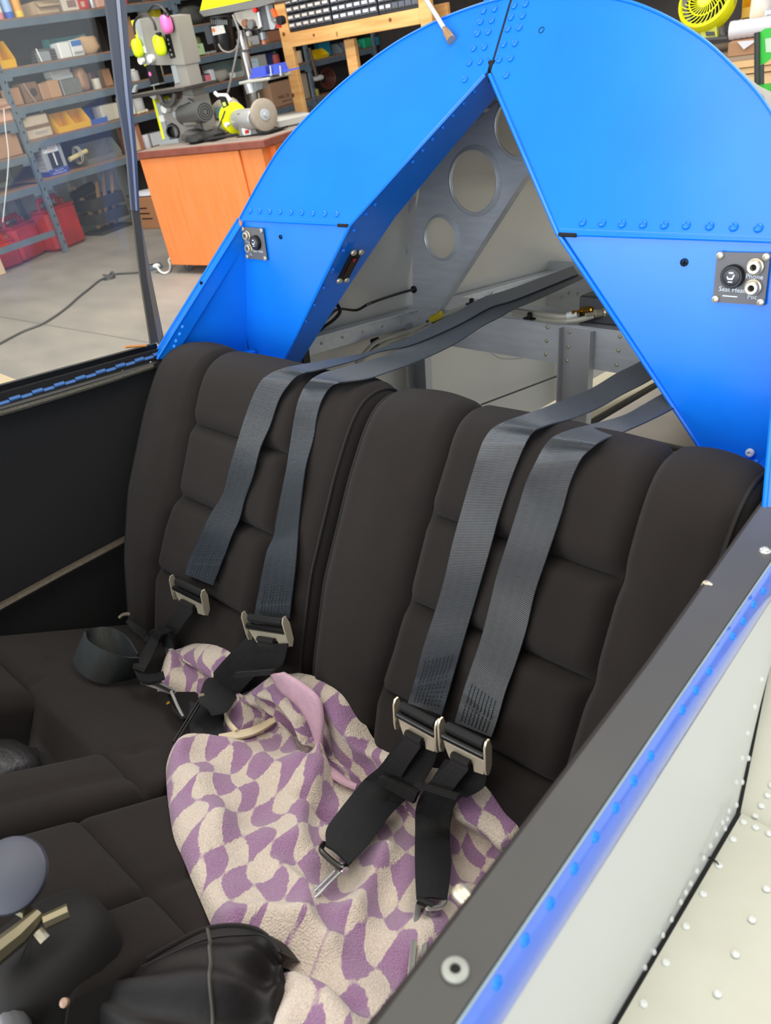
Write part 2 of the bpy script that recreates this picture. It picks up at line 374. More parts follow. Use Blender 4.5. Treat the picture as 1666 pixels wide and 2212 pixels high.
for sg in (-1, 1):
    S = lambda l: -l * sg        # ARCH is the left half
    poly = [up(S(-.0035), APEX[1] + .012), up(S(-.0035), APEX[1]), up(S(-.183), .24)] + [up(S(l), u) for l, u in ARCH[:-1]] + [up(S(-.0035), .516)]
    if sg > 0: poly = poly[::-1]
    pn = plate(poly, -.0016, UPN).build('upper_bulkhead_panel', BLUE, AC, ang=25)
    rows[('up', sg)] = pn
    # rolled rim round the outside of the arch
    rim = [up(S(l), u, .001) for l, u in ARCH]
    A().tube(smooth_path(rim, 4), .0018, 6).build('arch_rim', BLUE, AC)
    # lower panel, set just behind the upper one, with a folded top lip
    lo = [(S(-.183), .0025, .245), (S(-.394), .0025, -.006), (S(-.513), .0025, -.012), (S(-.458), .0025, .245)]
    if sg > 0: lo = lo[::-1]
    lp = plate(lo, .0016, (0, 1, 0)).build('lower_bulkhead_panel', BLUE, AC, ang=25)
    rows[('lo', sg)] = lp
    A().tube([(S(-.186), .0005, .239), (S(-.459), .0005, .2405)], .0022, 6).build('fold_lip', BLUE, lp)
    # flange that turns aft along the inner edge
    e0 = [np.array((S(-.394), .002, -.006)), np.array((S(-.29), .002, .116)), np.array((S(-.183), .001, .24)), np.array((S(-.09), .056, .336)), np.array((S(-.004), .108, .424))]
    f0 = [np.array((S(-.398), .042, -.02)), np.array((S(-.285), .078, .122)), np.array((S(-.19), .108, .236)), np.array((S(-.095), .148, .336)), np.array((S(-.012), .176, .415))]
    def fl_(u, v):
        t = u * 4; i = min(int(t), 3); q = t - i; a_ = e0[i] * (1 - q) + e0[i + 1] * q; b_ = f0[i] * (1 - q) + f0[i + 1] * q
        return a_ * (1 - v) + b_ * v
    fb = A().grid(fl_, 24, 4); fb.grid(lambda u, v: fl_(u, v) + np.array((-.0016 * sg * -1, 0, 0)), 24, 4)
    fg = fb.build('inner_flange', BLUE, AC, ang=50); rows[('fl', sg)] = fg
    A().tube([p + np.array((0, -.001, 0)) for p in e0], .0028, 6).build('flange_bend', BLUE, fg)
    # side web and the strip that carries the arch forward to the cockpit rail
    p0, p1 = np.array((S(-.462), -.001, .243)), np.array((S(-.545), -.165, .035))
    w = A()
    w.add([(S(-.450), .006, .243), (S(-.505), .006, -.012), p1 + (0, 0, -.04), p1], [(0, 1, 2, 3)])
    w.add([(S(-.4485), .006, .243), (S(-.5035), .006, -.012), p1 + (.0016 * -sg * -1, 0, -.04), p1 + (.0016 * sg, 0, 0)], [(0, 3, 2, 1)])
    wb_ = w.build('side_web', BLUE, AC)
    iw = np.array((S(.020) , 0, 0))
    st = A(); q0, q1 = p0 + iw * .35 + (0, -.004, -.012), p1 + iw + (0, -.012, -.008)
    st.grid(lambda u, v: [p0 * (1 - u) + p1 * u, q0 * (1 - u) + q1 * u, (q0 * (1 - u) + q1 * u) + np.array((S(.004), .030, -.006))][int(round(v * 2))] * 1.0 + np.array((0, -.001, 0)), 8, 2)
    st.tube([p0 + (0, -.001, 0), p1 + (0, -.001, 0)], .0025, 6); st.tube([q0 + (0, -.001, 0), q1 + (0, -.001, 0)], .0025, 6)
    sp = st.build('arch_leg_strip', BLUE, AC); rows[('leg', sg)] = sp
    # riveted tab and small foot shelf at the bottom of the recess
    tb = A(); tb.box((S(-.507), -.0012, .045), (.022, .002, .10)); tb.build('riveted_tab', BLUE, AC)
    for k in range(4): rivet(lp, PW((S(-.507), -.0022, .082 - .026 * k)), nP((0, -1, 0)), .0034, BLUE)
    ft = A(); ft.box((S(-.475), -.05, -.012), (.10, .10, .012), .002); ft.box((S(-.475), -.05, .001), (.02, .094, .014), .002); ft.build('foot_shelf', BLUE, AC)
# seam strip between the halves and the notch under it
A().prism([up(-.010, .445, .0006), up(.001, .44, .0006), up(.001, .516, .0006), up(-.010, .516, .0006)], UPN * .0012).build('seam_strip', BLUE, AC)
A().box((0, .122, .428), (.010, .012, .026)).build('seam_gap', BLKM, AC)
A().add([(-.012, .176, .415), (.03, .20, .42), (.02, .18, .385), (-.02, .165, .395)], [(0, 1, 2, 3)]).build('gusset_tab', ALUB, AC)
A().box((-.198, -.0012, .2385), (.026, .003, .005), .001).build('relief_slot', BLKM, AC)
A().box((.198, -.0012, .2385), (.026, .003, .005), .001).build('relief_slot', BLKM, AC)
# rivets, all where the photograph shows them, as single pieces
def zc(L, sc, ox, oy): return [(x / sc + ox, y / sc + oy) for x, y in L]
NU = nP(UPN)
for x, y in zc([(637, 55), (706, 57), (778, 60), (853, 63), (932, 66), (1010, 69), (1090, 72), (1175, 75), (1262, 77)], 3.332, 350, 440): rivet(rows[('up', -1)], PW(atu(x, y, .0005)), NU, .0046, BLUE)
for x, y in zc([(352, 134), (488, 138), (627, 144), (773, 147), (922, 151), (1075, 153), (1238, 158), (1406, 164), (1578, 171), (1745, 178)], 3.228, 1150, 440): rivet(rows[('up', 1)], PW(atu(x, y, .0005)), NU, .0050, BLUE)
for x, y in zc([(683, 5), (775, -12), (655, 97), (750, 80), (630, 190), (725, 178), (605, 290), (697, 277), (571, 417), (663, 407), (534, 543), (626, 532), (496, 684)], 3.967, 880, 0): rivet(rows[('up', -1)], PW(atu(x, y, .0005)), NU, .0048, BLUE)
for x, y in zc([(945, -45), (1040, -60), (918, 53), (1015, 38), (890, 152), (990, 138), (864, 250), (961, 240), (827, 384), (925, 373), (790, 515), (888, 503), (850, 648)], 3.967, 880, 0): rivet(rows[('up', 1)], PW(atu(x, y, .0005)), NU, .0048, BLUE)
FG = [np.array((-.394, .002, -.006)), np.array((-.183, .001, .24)), np.array((-.004, .108, .424)), np.array((-.398, .042, -.02)), np.array((-.19, .108, .236)), np.array((-.012, .176, .415))]
def on_flange(x, y):
    for i in (0, 1):
        n_ = np.cross(FG[i + 1] - FG[i], FG[i + 3] - FG[i]); n_ /= np.linalg.norm(n_); p = atpl(x, y, FG[i], n_)
        if n_[0] < 0: n_ = -n_
        if (i == 0 and p[2] < .24) or i == 1: return p, n_
FR = zc([(575, 782), (483, 887), (391, 990), (303, 1090), (215, 1190), (130, 1287), (46, 1385)], 3.967, 880, 0) + zc([(1533, 5), (1470, 75), (1383, 192), (1305, 335), (1230, 470), (1165, 603), (1097, 728), (1036, 845), (970, 962), (920, 1068)], 3.332, 350, 440)
for x, y in FR:
    p, n_ = on_flange(x, y); rivet(rows[('fl', -1)], PW(p + n_ * .0006), nP(n_), .0036, BLUE)
for x, y in zc([(155, 890), (135, 942), (108, 992), (95, 1030)], 3.332, 350, 440):
    p = atpl(x, y, (-.462, -.001, .243), np.cross(np.array((.083, .164, .208)), np.array((1, -.3, -.2)))); rivet(rows[('leg', -1)], PW(p + np.array((0, -.002, .001))), nP((.3, -.9, .3)), .0034, BLUE)
# open tooling holes
def hole(x, y, par, onp, r=.0042):
    p = onp(x, y); n_ = UPN if onp is atu else np.array((0, -1, 0)); b = A(); b.lathe([(r, -.001), (r, .0006), (r * .85, .0006), (r * .8, -.001)], p, n_, 14); b.build('tooling_hole', BLKM, par)
alo = lambda x, y: atp(x, y, 1, .0015)
hole(1170, 65, rows[('up', 1)], atu); hole(606, 512, rows[('lo', -1)], alo, .0036); hole(1478, 567, rows[('lo', 1)], alo, .0045); hole(551, 759, rows[('lo', -1)], alo, .0034)
screw(rows[('lo', 1)], PW(atp(1621, 978, 1, .0)), nP((0, -1, 0)), .0052, WHITEPL)
hole(435, 612, rows[('leg', -1)], lambda x, y: atpl(x, y, (-.462, -.003, .243), np.cross(np.array((.083, .164, .208)), np.array((1, -.3, -.2)))), .0035)
# headset and seat-heat plates
def jack_plate(c, order):
    # c: plate corners (pixels) tl, tr, br, bl on the lower panel; order -1 mirrors the layout
    q = [atp(x, y, 1, .0) for x, y in c]; b = A(); b.prism([p + np.array((0, -.0016, 0)) for p in q], (0, .0016, 0)); pl = b.build('jack_plate', mat('grey_anodised_plate', (.37, .37, .385), .5), AC)
    def pt(u, v, off=-.0018): return (q[0] * (1 - u) + q[1] * u) * (1 - v) + (q[3] * (1 - u) + q[2] * u) * v + np.array((0, off, 0))
    ax = (0, -1, 0)
    for u, v in ((.07, .06), (.94, .07), (.06, .93), (.93, .94)): screw(pl, PW(pt(u, v)), nP(ax), .0042, STEEL)
    ju = .76 if order > 0 else .24; su = .36 if order > 0 else .62
    for v, w in ((.26, 1.0), (.66, .98)):
        b = A(); b.lathe([(.0088, 0), (.0088, .002), (.0072, .0026), (.0072, .006), (.0062, .007), (.0036, .007), (.0033, .001), (0, .001)], pt(ju, v), ax, 18); jk = b.build('headset_jack', STEEL, pl, ang=30)
        b = A(); b.lathe([(.0032, 0), (.0032, .0015)], pt(ju, v, -.0022), ax, 12); b.build('jack_hole', BLKM, pl)
    b = A(); b.lathe([(.0125, 0), (.0125, .004), (.0112, .006), (.0093, .006), (.009, .0045)], pt(su, .46), ax, 28); b.build('switch_bezel', BLK, pl)
    b = A(); b.lathe([(.0088, .001), (.0088, .0062), (.0078, .0068), (0, .0068)], pt(su, .46), ax, 24); b.build('switch_button', mat('dark_button', (.23, .23, .25), .4), pl)
    sc = pt(su, .46, -.0092); b = A()
    for dx, dz, w, h in ((0, .0047, .005, .0016), (0, -.0048, .005, .0012)): b.box((sc[0] + dx, sc[1], sc[2] + dz), (w, .0003, h))
    b.prism([(sc[0] + x * .001 * 1, sc[1], sc[2] + z * .001) for x, z in ((-4.4, .6), (-3.2, -2.6), (2.2, -2.6), (4.2, 2.8), (3.0, 3.2), (1.2, -.8), (-2.4, -.8), (-3.2, .9))], (0, .0003, 0))
    b.build('seat_symbol', PRINTW, pl)
    xd, yd = nP((1, 0, 0)), nP((0, 0, 1))
    lettering('Phone', .0072, PRINTW, pl, PW(pt(ju, .455, -.0021)), xd, yd); lettering('Mic', .0072, PRINTW, pl, PW(pt(ju, .85, -.0021)), xd, yd); lettering('Seat Heat', .0072, PRINTW, pl, PW(pt(su, .73, -.0021)), xd, yd)
    return pl
jack_plate([(523, 490), (569, 493), (579, 562), (535, 558)], -1)
pr = jack_plate([(1551, 544), (1666, 546), (1653, 659), (1541, 652)], 1)
scp = atp(1577, 640, 1, -.0019); A().box(tuple(scp), (.016, .0003, .0012), rot=0).build('scratch', PRINTW, pr)
# small red-lens light strip on the left flange, held by four screws
p, n_ = on_flange(754, 572); t_ = (FG[1] - FG[0]) / np.linalg.norm(FG[1] - FG[0]); w_ = np.cross(n_, t_)
ls = A()
def bar(b, c, hl, hw, hh):
    P = [c + t_ * i * hl + w_ * j * hw + n_ * k for k in (0, hh) for j in (-1, 1) for i in (-1, 1)]; b.add(P, [(0, 2, 3, 1), (4, 5, 7, 6), (0, 1, 5, 4), (2, 6, 7, 3), (0, 4, 6, 2), (1, 3, 7, 5)])
bar(ls, p, .030, .010, .0045); lsO = ls.build('light_strip', BLK, AC)
b = A(); bar(b, p + n_ * .0045 + t_ * .0, .020, .005, .0012); b.build('lens', mat('dark_red_lens', (.16, .05, .06), .2), lsO)
b = A(); bar(b, p + n_ * .0057 + t_ * .016, .003, .002, .0006); b.build('red_led', mat('red_led', (.75, .1, .15), .3), lsO)
for i in (-1, 1):
    for j in (-1, 1): screw(lsO, PW(p + t_ * i * .031 + w_ * j * .0075 + n_ * .0035), nP(n_), .0055, STEEL)
# crossbar behind the seats
cb = A(); cb.box((0, -.062, -.045), (1.02, .066, .09), .004); cb.build('seat_crossbar', BLUE, AC)
for sg in (-1, 1):
    A().box((sg * .452, -.012, -.012), (.13, .05, .012), .002).build('mount_flange', BLUE, AC)
for x, y in ((545, 766), (1608, 993), (1634, 997), (1660, 1002), (525, 764)):
    rivet(rows[('lo', -1 if x < 800 else 1)], PW(atp(x, y, 2, .001)), nP((0, 0, 1)), .0038, BLUE)
# ---- rear fuselage, bare metal inside
SH43 = [(-.457, -.03), (-.447, .12), (-.435, .19), (-.412, .264), (-.355, .313), (-.305, .344), (-.255, .374), (-.205, .403), (-.16, .424), (-.10, .438), (0, .448)]
def ring(a):   # outline of the tail section at station a: flat sides with a round top
    k = 1 - .20 * max(0, a) / 1.0; L = [(-.517 * k, -.47 + .10 * a), (-.515 * k, -.2), (-.512 * k, -.012)]; q = min(1, max(0, a) / .43); sc = 1 - .40 * max(0, a - .43)
    for l, u in ARCH:
        l4 = l * .917; u4 = float(np.interp(l4, [p[0] for p in SH43], [p[1] for p in SH43])); L.append(((l * (1 - q) + l4 * q) * (k / .914 if a > .43 else 1), (u * (1 - q) + u4 * q) * sc + .001))
    L += [(-l, u) for l, u in L[:-1][::-1]]; return L
st_ = [.012, .20, .43, .75, 1.10, 1.55, 2.1]
sk = A()
n0 = len(ring(0)); vs = []
for a in st_:
    for l, u in ring(a): vs.append((l, a + max(0, .59 * (u - .24)) * (1 if a < .05 else .5 if a < .3 else 0), u))
fs = [(i * n0 + k, i * n0 + k + 1, (i + 1) * n0 + k + 1, (i + 1) * n0 + k) for i in range(len(st_) - 1) for k in range(n0 - 1) if not ((k >= n0 - 3 and i >= 1) or (k > n0 // 2 and i >= 3))]
sk.add(vs, fs); sk.build('fuselage_skin', ALU, AC, ang=60)
# bottom skin with an open bay further aft
bs = A()
for l0, l1, a0, a1 in ((-.52, .52, -.05, .93), (-.52, -.30, .93, 2.1), (.22, .52, .93, 2.1), (-.3, .22, 1.5, 2.1)):
    bs.box(((l0 + l1) / 2, (a0 + a1) / 2, -.425), (l1 - l0, a1 - a0, .004))
bs.build('bottom_skin', mat('cream_primer', (.80, .77, .68), .6, .2), AC)
tr_ = A(); tr_.box((-.04, .925, -.418), (.56, .022, .012), .002); tr_.box((-.30, 1.2, -.418), (.02, .56, .012), .002); tr_.build('bay_seal', BLK, AC)
# side longerons with rivets
for sg in (-1, 1):
    lg = A()
    P = lambda a: -sg * -1 * (.5 - .10 * a)
    for a0, a1 in ((.02, .47), (.48, 1.3)):
        for da, dz, w, h in ((.012, -.003, .026, .003), (.001, -.022, .003, .04)):
            lg.add([(sg * (.502 - .1 * a - (w if i else 0) - (0 if w > .01 else 0)), a, dz + (h / 2 if k else -h / 2)) for a in (a0, a1) for i in (0, 1) for k in (0, 1)], [(0, 1, 3, 2), (4, 6, 7, 5), (0, 4, 5, 1), (2, 3, 7, 6), (0, 2, 6, 4), (1, 5, 7, 3)])
    lo_ = lg.build('longeron', ALUB, AC)
    a = .12
    while a < 1.25 and sg < 0:
        rivet(lo_, PW((sg * (.4985 - .1 * a), a, -.024)), nP((-sg, 0, 0)), .0032, STEEL); a += .055
# former with lightening holes (left and its twin on the right)
AF = .43
def former(sg):
    S = lambda l: -l * sg
    outer = [(l + .002, u - .003) for l, u in SH43]
    inner = [(-.39, -.03), (-.142, .27), (0, .40)]
    holes = [((-.360, .152), .041), ((-.272, .259), .057), ((-.166, .352), .052)]
    def dist_in(l, u):
        for (c, r) in holes:
            if math.hypot(l - c[0], u - c[1]) < r: return False
        return True
    # flat web filled between outer and inner lines, on a fan that leaves the holes open
    b = A(); poly = outer + inner[::-1]
    import mathutils.geometry as mg
    loops = [[Vector((x, y)) for x, y in poly]] + [[Vector((c[0] + r * math.cos(t * math.pi / 14), c[1] + r * math.sin(t * math.pi / 14))) for t in range(28)] for c, r in holes]
    vs = [p for L in loops for p in L]; ed = []; fc = []; o = 0
    for L in loops:
        ids = list(range(o, o + len(L))); ed += [(ids[i], ids[(i + 1) % len(ids)]) for i in range(len(ids))]; o += len(L)
    r_ = mg.delaunay_2d_cdt(vs, ed, [], 0, 1e-6)
    def inside(p):
        x, y = p; c = False; n = len(poly)
        for i in range(n):
            (x1, y1), (x2, y2) = poly[i], poly[(i + 1) % n]
            if (y1 > y) != (y2 > y) and x < (x2 - x1) * (y - y1) / (y2 - y1) + x1: c = not c
        return c and dist_in(x, y)
    fs = [f for f in r_[2] if inside(sum((r_[0][i] for i in f), Vector((0, 0))) / len(f))]
    b.add([(S(p.x), AF, p.y) for p in r_[0]], fs)
    fo = b.build('former', ALUB, AC)
    for c, r in holes:
        h = A(); h.lathe([(r * 1.14, .0), (r * 1.11, .003), (r * 1.0, .009), (r * .97, .008), (r * .99, .0)], (S(c[0]), AF, c[1]), (0, -1, 0), 40, cap=False); h.build('lightening_hole_rim', ALUB, fo, ang=30)
    h = A()
    for (p, q) in zip(inner[:-1], inner[1:]): h.prism([(S(p[0]), AF - .001, p[1]), (S(q[0]), AF - .001, q[1]), (S(q[0]) + .006 * sg * -1 * -1, AF - .022, q[1] - .006), (S(p[0]) + .006 * sg, AF - .022, p[1] - .006)], (0, 0, -.002))
    h.build('former_flange', ALUB, fo)
    h = A(); E = [np.array((S(l - .002), AF, u)) for l, u in outer]; PP = smooth_path(E[1:], 5)
    for i in range(0, len(PP) - 2, 3):   # notched edge tabs
        p, q = PP[i], PP[i + 2]; h.prism([p, q, q + (0, -.022, 0), p + (0, -.022, 0)], (.0015, 0, -.0005))
    h.build('edge_tabs', ALUD, fo, kind='stuff')
    for i in range(4, len(PP) - 12, 6): rivet(fo, PW(PP[i] + np.array((.003 * -sg * -1, -.012, -.001))), nP((-sg, -.3, -.2)), .003, BLKM)
    if sg < 0:
        for x, y in zc([(880, 463), (945, 473), (1008, 483), (880, 523), (967, 535), (880, 582), (928, 588)], 3.62, 640, 540): rivet(fo, PW(atp(x, y, 1, AF - .001)), nP((0, -1, 0)), .0036, STEEL)
        c = atp(895, 625, 1, AF); h = A(); h.lathe([(.008, 0), (.008, .003), (.005, .004), (.004, .001), (0, .001)], c, (0, -1, 0), 16); h.build('rubber_grommet', BLK, fo)
    return fo
former(-1); former(1)
# crossbeam, centre post and the side posts
cbm = A(); cbm.box((0, AF - .001, -.035), (.95, .003, .078)); cbm.box((0, AF + .055, .003), (.95, .115, .003)); cbm.box((0, AF + .01, -.073), (.95, .02, .003)); cbm.tube([(-.47, AF, .0025), (.47, AF, .0025)], .003, 6)
bm_ = cbm.build('crossbeam', ALUB, AC)
ch = A(); ch.box((-.031, AF - .004, -.21), (.064, .003, .42)); ch.box((-.064, AF - .012, -.21), (.003, .018, .42)); ch.box((.002, AF - .012, -.21), (.003, .018, .42)); cp_ = ch.build('centre_channel', ALUD, AC)
for x, y in zc([(662, 605), (656, 712), (648, 818), (1228, 678), (1217, 785), (1203, 900)], 3.62, 1000, 540): rivet(bm_, PW(atp(x, y, 1, AF - .0025)), nP((0, -1, 0)), .0042, STEEL)
for x, y in zc([(833, 642), (824, 758), (817, 867), (1003, 664), (994, 780), (984, 895)], 3.62, 1000, 540): rivet(cp_, PW(atp(x, y, 1, AF - .0055)), nP((0, -1, 0)), .0040, STEEL)
for sg in (-1, 1):
    p_ = A(); p_.box((sg * .432, AF, -.23), (.048, .003, .39)); p_.box((sg * .408, AF - .01, -.23), (.003, .022, .39)); p_.box((sg * .455, AF - .012, -.23), (.003, .026, .39)); p_.build('side_post', ALUD, AC)
    # aft frame station
    p_ = A(); p_.box((sg * .36, .985, -.2), (.06, .003, .42)); p_.box((sg * .33, .975, -.2), (.003, .02, .42)); q_ = p_.build('aft_frame_post', ALUB, AC)
px = atp(1215, 650, 1, .92)
gb = A(); gb.box((px[0] + .02, .92, px[2]), (.14, .003, .20)); gbo = gb.build('gusset_plate', ALUB, AC)
for x, y in ((1230, 634), (1249, 635), (1270, 638), (1215, 643)): rivet(gbo, PW(atp(x, y, 1, .9175)), nP((0, -1, 0)), .005, ALUD)
# control cable along the floor side
A().tube([atp(1040, 874, 0, -.40), atp(1205, 812, 0, -.38)], .0022, 6).build('control_cable', BLK, AC)
# the black manifold box and its hoses on the crossbeam shelf
c = atp(1290, 668, 1, AF + .05); bx = A(); bx.box((c[0] + .03, AF + .06, .030), (.11, .07, .05), .003); bxo = bx.build('hose_manifold', mat('dark_grey_box', (.25, .25, .26), .45), AC)
for x, y in ((1268, 671), (1298, 676)):
    p = atp(x, y, 1, AF + .02); f = A(); d = np.array((.55, .8, .0)); d /= np.linalg.norm(d)
    f.lathe([(.0035, -.03), (.0035, -.012), (.0075, -.012), (.0075, .002), (.006, .003), (.0085, .006), (.0085, .014), (.006, .02), (0, .02)], p, d, 14); f.build('hose_fitting', BRASS if x < 1280 else STEEL, bxo, ang=30)
def pathpx(L): return smooth_path([atp(x, y, ax, v) for x, y, ax, v in L], 5)
h1 = pathpx([(1252, 676, 1, AF + .01), (1225, 684, 1, AF), (1190, 682, 1, AF - .005), (1140, 675, 1, AF), (1100, 668, 1, AF)])
A().tube(h1, .0052, 8).build('clear_hose', CLEARH, AC)
h2 = pathpx([(1283, 682, 1, AF + .01), (1255, 690, 1, AF), (1215, 694, 1, AF - .006), (1170, 690, 1, AF - .004), (1110, 678, 1, AF)])
A().tube(h2, .0052, 8).build('clear_hose', CLEARH, AC)
h3 = pathpx([(1050, 655, 1, AF - .01), (1005, 663, 1, AF - .012), (945, 688, 1, AF - .012), (895, 712, 1, AF - .02), (845, 727, 0, -.44), (805, 745, 0, -.445), (770, 785, 0, -.45)])
A().tube(h3, .0048, 8).build('clear_hose', CLEARH, AC)
h4 = pathpx([(1052, 663, 1, AF - .01), (1000, 673, 1, AF - .014), (950, 697, 1, AF - .014), (890, 722, 1, AF - .024), (840, 738, 0, -.44), (790, 770, 0, -.445), (765, 800, 0, -.45)])
A().tube(h4, .0048, 8).build('clear_hose', CLEARH, AC)
A().tube([atp(932, 690, 1, AF - .016), atp(955, 678, 1, AF - .016)], .0075, 10).build('yellow_sleeve', mat('yellow_tape', (.85, .75, .15), .5), AC)
A().tube([atp(1226, 683, 1, AF - .001), atp(1248, 677, 1, AF + .004)], .0068, 10).build('white_sleeve', WHITEPL, AC)
for x, y, ax, v in ((1147, 687, 1, AF - .008), (810, 742, 0, -.452), (935, 694, 1, AF - .006), (1022, 656, 1, AF - .012)):
    p = atp(x, y, ax, v); b = A(); b.box(tuple(p), (.024, .02, .004) if ax == 1 else (.004, .024, .024), .0008); b.box((p[0], p[1] - (.004 if ax else 0), p[2] + .006), (.008, .01, .012), .002); b.build('cable_tie_mount', BLK, AC)
# wiring
A().tube(pathpx([(895, 625, 1, AF - .006), (855, 636, 1, .36), (800, 655, 0, -.41), (770, 670, 0, -.45), (730, 668, 0, -.45), (705, 690, 0, -.44)]), .0028, 6).build('black_cable', BLK, AC)
A().tube(pathpx([(726, 655, 1, .13), (735, 672, 1, .13), (722, 690, 1, .14), (700, 706, 1, .15), (688, 716, 1, .15)]), .0035, 6).build('black_cable', BLK, AC)
A().tube(pathpx([(985, 603, 0, -.45), (1030, 611, 0, -.45), (1075, 604, 0, -.445), (1130, 588, 0, -.44), (1190, 568, 0, -.43), (1232, 553, 0, -.42)]), .0028, 6).build('black_cable', BLK, AC)
for dy in (0, 5):
    A().tube(pathpx([(1072, 606 + dy, 0, -.445), (1110, 597 + dy, 0, -.44), (1160, 585 + dy, 0, -.435), (1205, 572 + dy, 0, -.43), (1240, 562 + dy, 0, -.42)]), .0024, 6).build('white_wire', WHITEPL, AC)
A().tube(pathpx([(1076, 605, 0, -.44), (1068, 628, 0, -.43), (1048, 652, 0, -.42)]), .0014, 5).build('white_wire', WHITEPL, AC)
A().tube(pathpx([(1075, 605, 0, -.44), (1075, 630, 0, -.43), (1068, 648, 0, -.42)]), .0014, 5).build('white_wire', WHITEPL, AC)
A().tube(pathpx([(1060, 762, 1, AF + .02), (1085, 775, 1, AF + .02), (1130, 774, 1, AF + .02)]), .0012, 5).build('white_wire', WHITEPL, AC)
b = A(); p = atp(655, 770, 1, .06); b.box((p[0] + .004, .06, p[2]), (.012, .02, .03), .002); b.build('strap_guide', BLK, AC)
# ---- cockpit sides, rails, hinge
cl = A(); cl.box((-.545, -.72, -.21), (.012, 1.12, .50)); cl.build('cockpit_side_lining', BLACKV, AC)
cr = A(); cr.add([(.535, -.12, -.45), (.585, -1.2, -.45), (.585, -1.2, .024), (.535, -.12, .024), (.545, -.12, -.45), (.595, -1.2, -.45), (.595, -1.2, .024), (.545, -.12, .024)], [(0, 1, 2, 3), (7, 6, 5, 4), (3, 2, 6, 7)]); cr.build('cockpit_side_lining', BLACKV, AC)
A().box((-.02, -.55, -.52), (1.1, 1.4, .02)).build('cockpit_floor', BLKM, AC)
A().box((-.536, -.62, .016), (.018, .95, .012), .003).build('side_rail', mat('dark_rail', (.17, .165, .15), .5, bump=.2, bscale=300), AC)
tt = [atp(x, y, 0, -.527) for x, y in ((0, 893), (60, 876), (140, 852), (230, 824), (330, 791))]
A().tube(tt, .0045, 6).build('edge_trim', mat('fuzzy_grey_trim', (.38, .36, .31), .9, bump=1.0, bscale=700, var=.4, vscale=300), AC)
ar = [atp(x, y, 0, -.525) for x, y in ((-60, 1345), (0, 1311), (140, 1234), (272, 1164))]
A().tube(ar, .0085, 8, flat=.7).build('side_brace', mat('dull_bronze_tube', (.36, .32, .27), .55, .3, bump=.5, bscale=500, var=.3, vscale=200), AC)
# piano hinge: one knuckle after the other
ha, hb = atp(0, 872, 0, -.54), atp(350, 764, 0, -.54); hn = 30; a0 = ha + (ha - hb) * .9
for i in range(hn):
    q0 = a0 + (hb - a0) * (i / hn); q1 = a0 + (hb - a0) * ((i + .94) / hn)
    dz = .0016 if i % 2 else -.0008
    A().tube([q0 + (0, 0, dz), q1 + (0, 0, dz)], .0042, 8).build('hinge_knuckle', mat('blue_hinge_paint', (.30, .46, .68), .35, .3), AC)
lf = A(); lf.prism([a0 + (.004, 0, -.002), hb + (.004, 0, -.002), hb + (.004, 0, -.013), a0 + (.004, 0, -.013)], (-.002, 0, 0)); lfo = lf.build('hinge_leaf', mat('dark_leaf', (.16, .155, .14), .4, .3), AC)
for i in range(10):
    p = a0 + (hb - a0) * ((i + .5) / 10); rivet(lfo, PW(p + np.array((.0045, 0, -.008))), nP((1, 0, 0)), .0022, ALUD)
# canopy, swung up on the left hinge
def cz(x, y): return atp(x, y, 0, -.548)
c0, c1 = cz(-330, 960), cz(340, 757); c2, c3 = cz(-330, 930), cz(338, 744)
cf = A(); cf.prism([cz(-330, 975), cz(345, 765), cz(338, 742), cz(-330, 922)], (-.010, 0, 0)); CAN = cf.build('canopy_frame', mat('black_frame_paint', (.045, .045, .05), .35), AC)
def gz(u, v):
    p0 = cz(-330, 930) * (1 - u) + cz(352, 744) * u
    return np.array((-.553 - .02 * v * v, p0[1] + (.010 * v if u > .5 else 0), p0[2] + v * .62))
gp = A().grid(gz, 6, 8); gp.grid(lambda u, v: gz(u, v) + np.array((-.003, 0, 0)), 6, 8); gp.build('canopy_pane', GLASS, CAN)
def strip(L, R_, d):
    b = A(); b.ribbon([cz(*p) + np.array((.004, 0, 0)) for p in L], [cz(*p) + np.array((.004, 0, 0)) for p in R_], d, 2); return b
strip([(222, -40), (224, 0), (248, 200), (270, 330), (281, 454)], [(266, -40), (268, 0), (280, 200), (291, 330), (297, 455)], .006).build('canopy_bow', mat('grey_bow_paint', (.33, .335, .36), .35, .3), CAN)
strip([(244, -40), (245, 0), (264, 200), (279, 330), (288, 455)], [(251, -40), (252, 0), (270, 200), (283, 330), (291, 455)], .010).build('bow_highlight', mat('bow_highlight_grey', (.62, .63, .66), .3, .4), CAN)  # strip coloured pale to paint the highlight down the bow
strip([(281, 452), (300, 600), (322, 742)], [(297, 452), (313, 600), (338, 738)], .005).build('bow_lower_strip', mat('olive_strip', (.26, .24, .19), .5), CAN)
strip([(297, 470), (313, 600), (338, 742)], [(300, 470), (324, 600), (353, 742)], .004).build('pane_edge', mat('smoky_acrylic_edge', (.44, .40, .35), .2), CAN)
p = cz(214, 800) + np.array((.004, 0, 0)); b = A(); b.box(tuple(p), (.006, .013, .010), .003); b.build('latch_hole', mat('pale_latch', (.55, .53, .47), .5), CAN)
b = A(); p = cz(347, 755); b.lathe([(.005, 0), (.006, .004), (.004, .01), (0, .01)], p + (.006, 0, 0), (1, 0, 0), 10); b.build('brass_catch', BRASS, CAN)
b = A(); b.tube([cz(268, 749) + (.003, 0, 0), cz(314, 746) + (.003, 0, 0)], .0024, 6); b.build('orange_reflector', mat('orange_acrylic', (.85, .55, .25), .2), CAN)
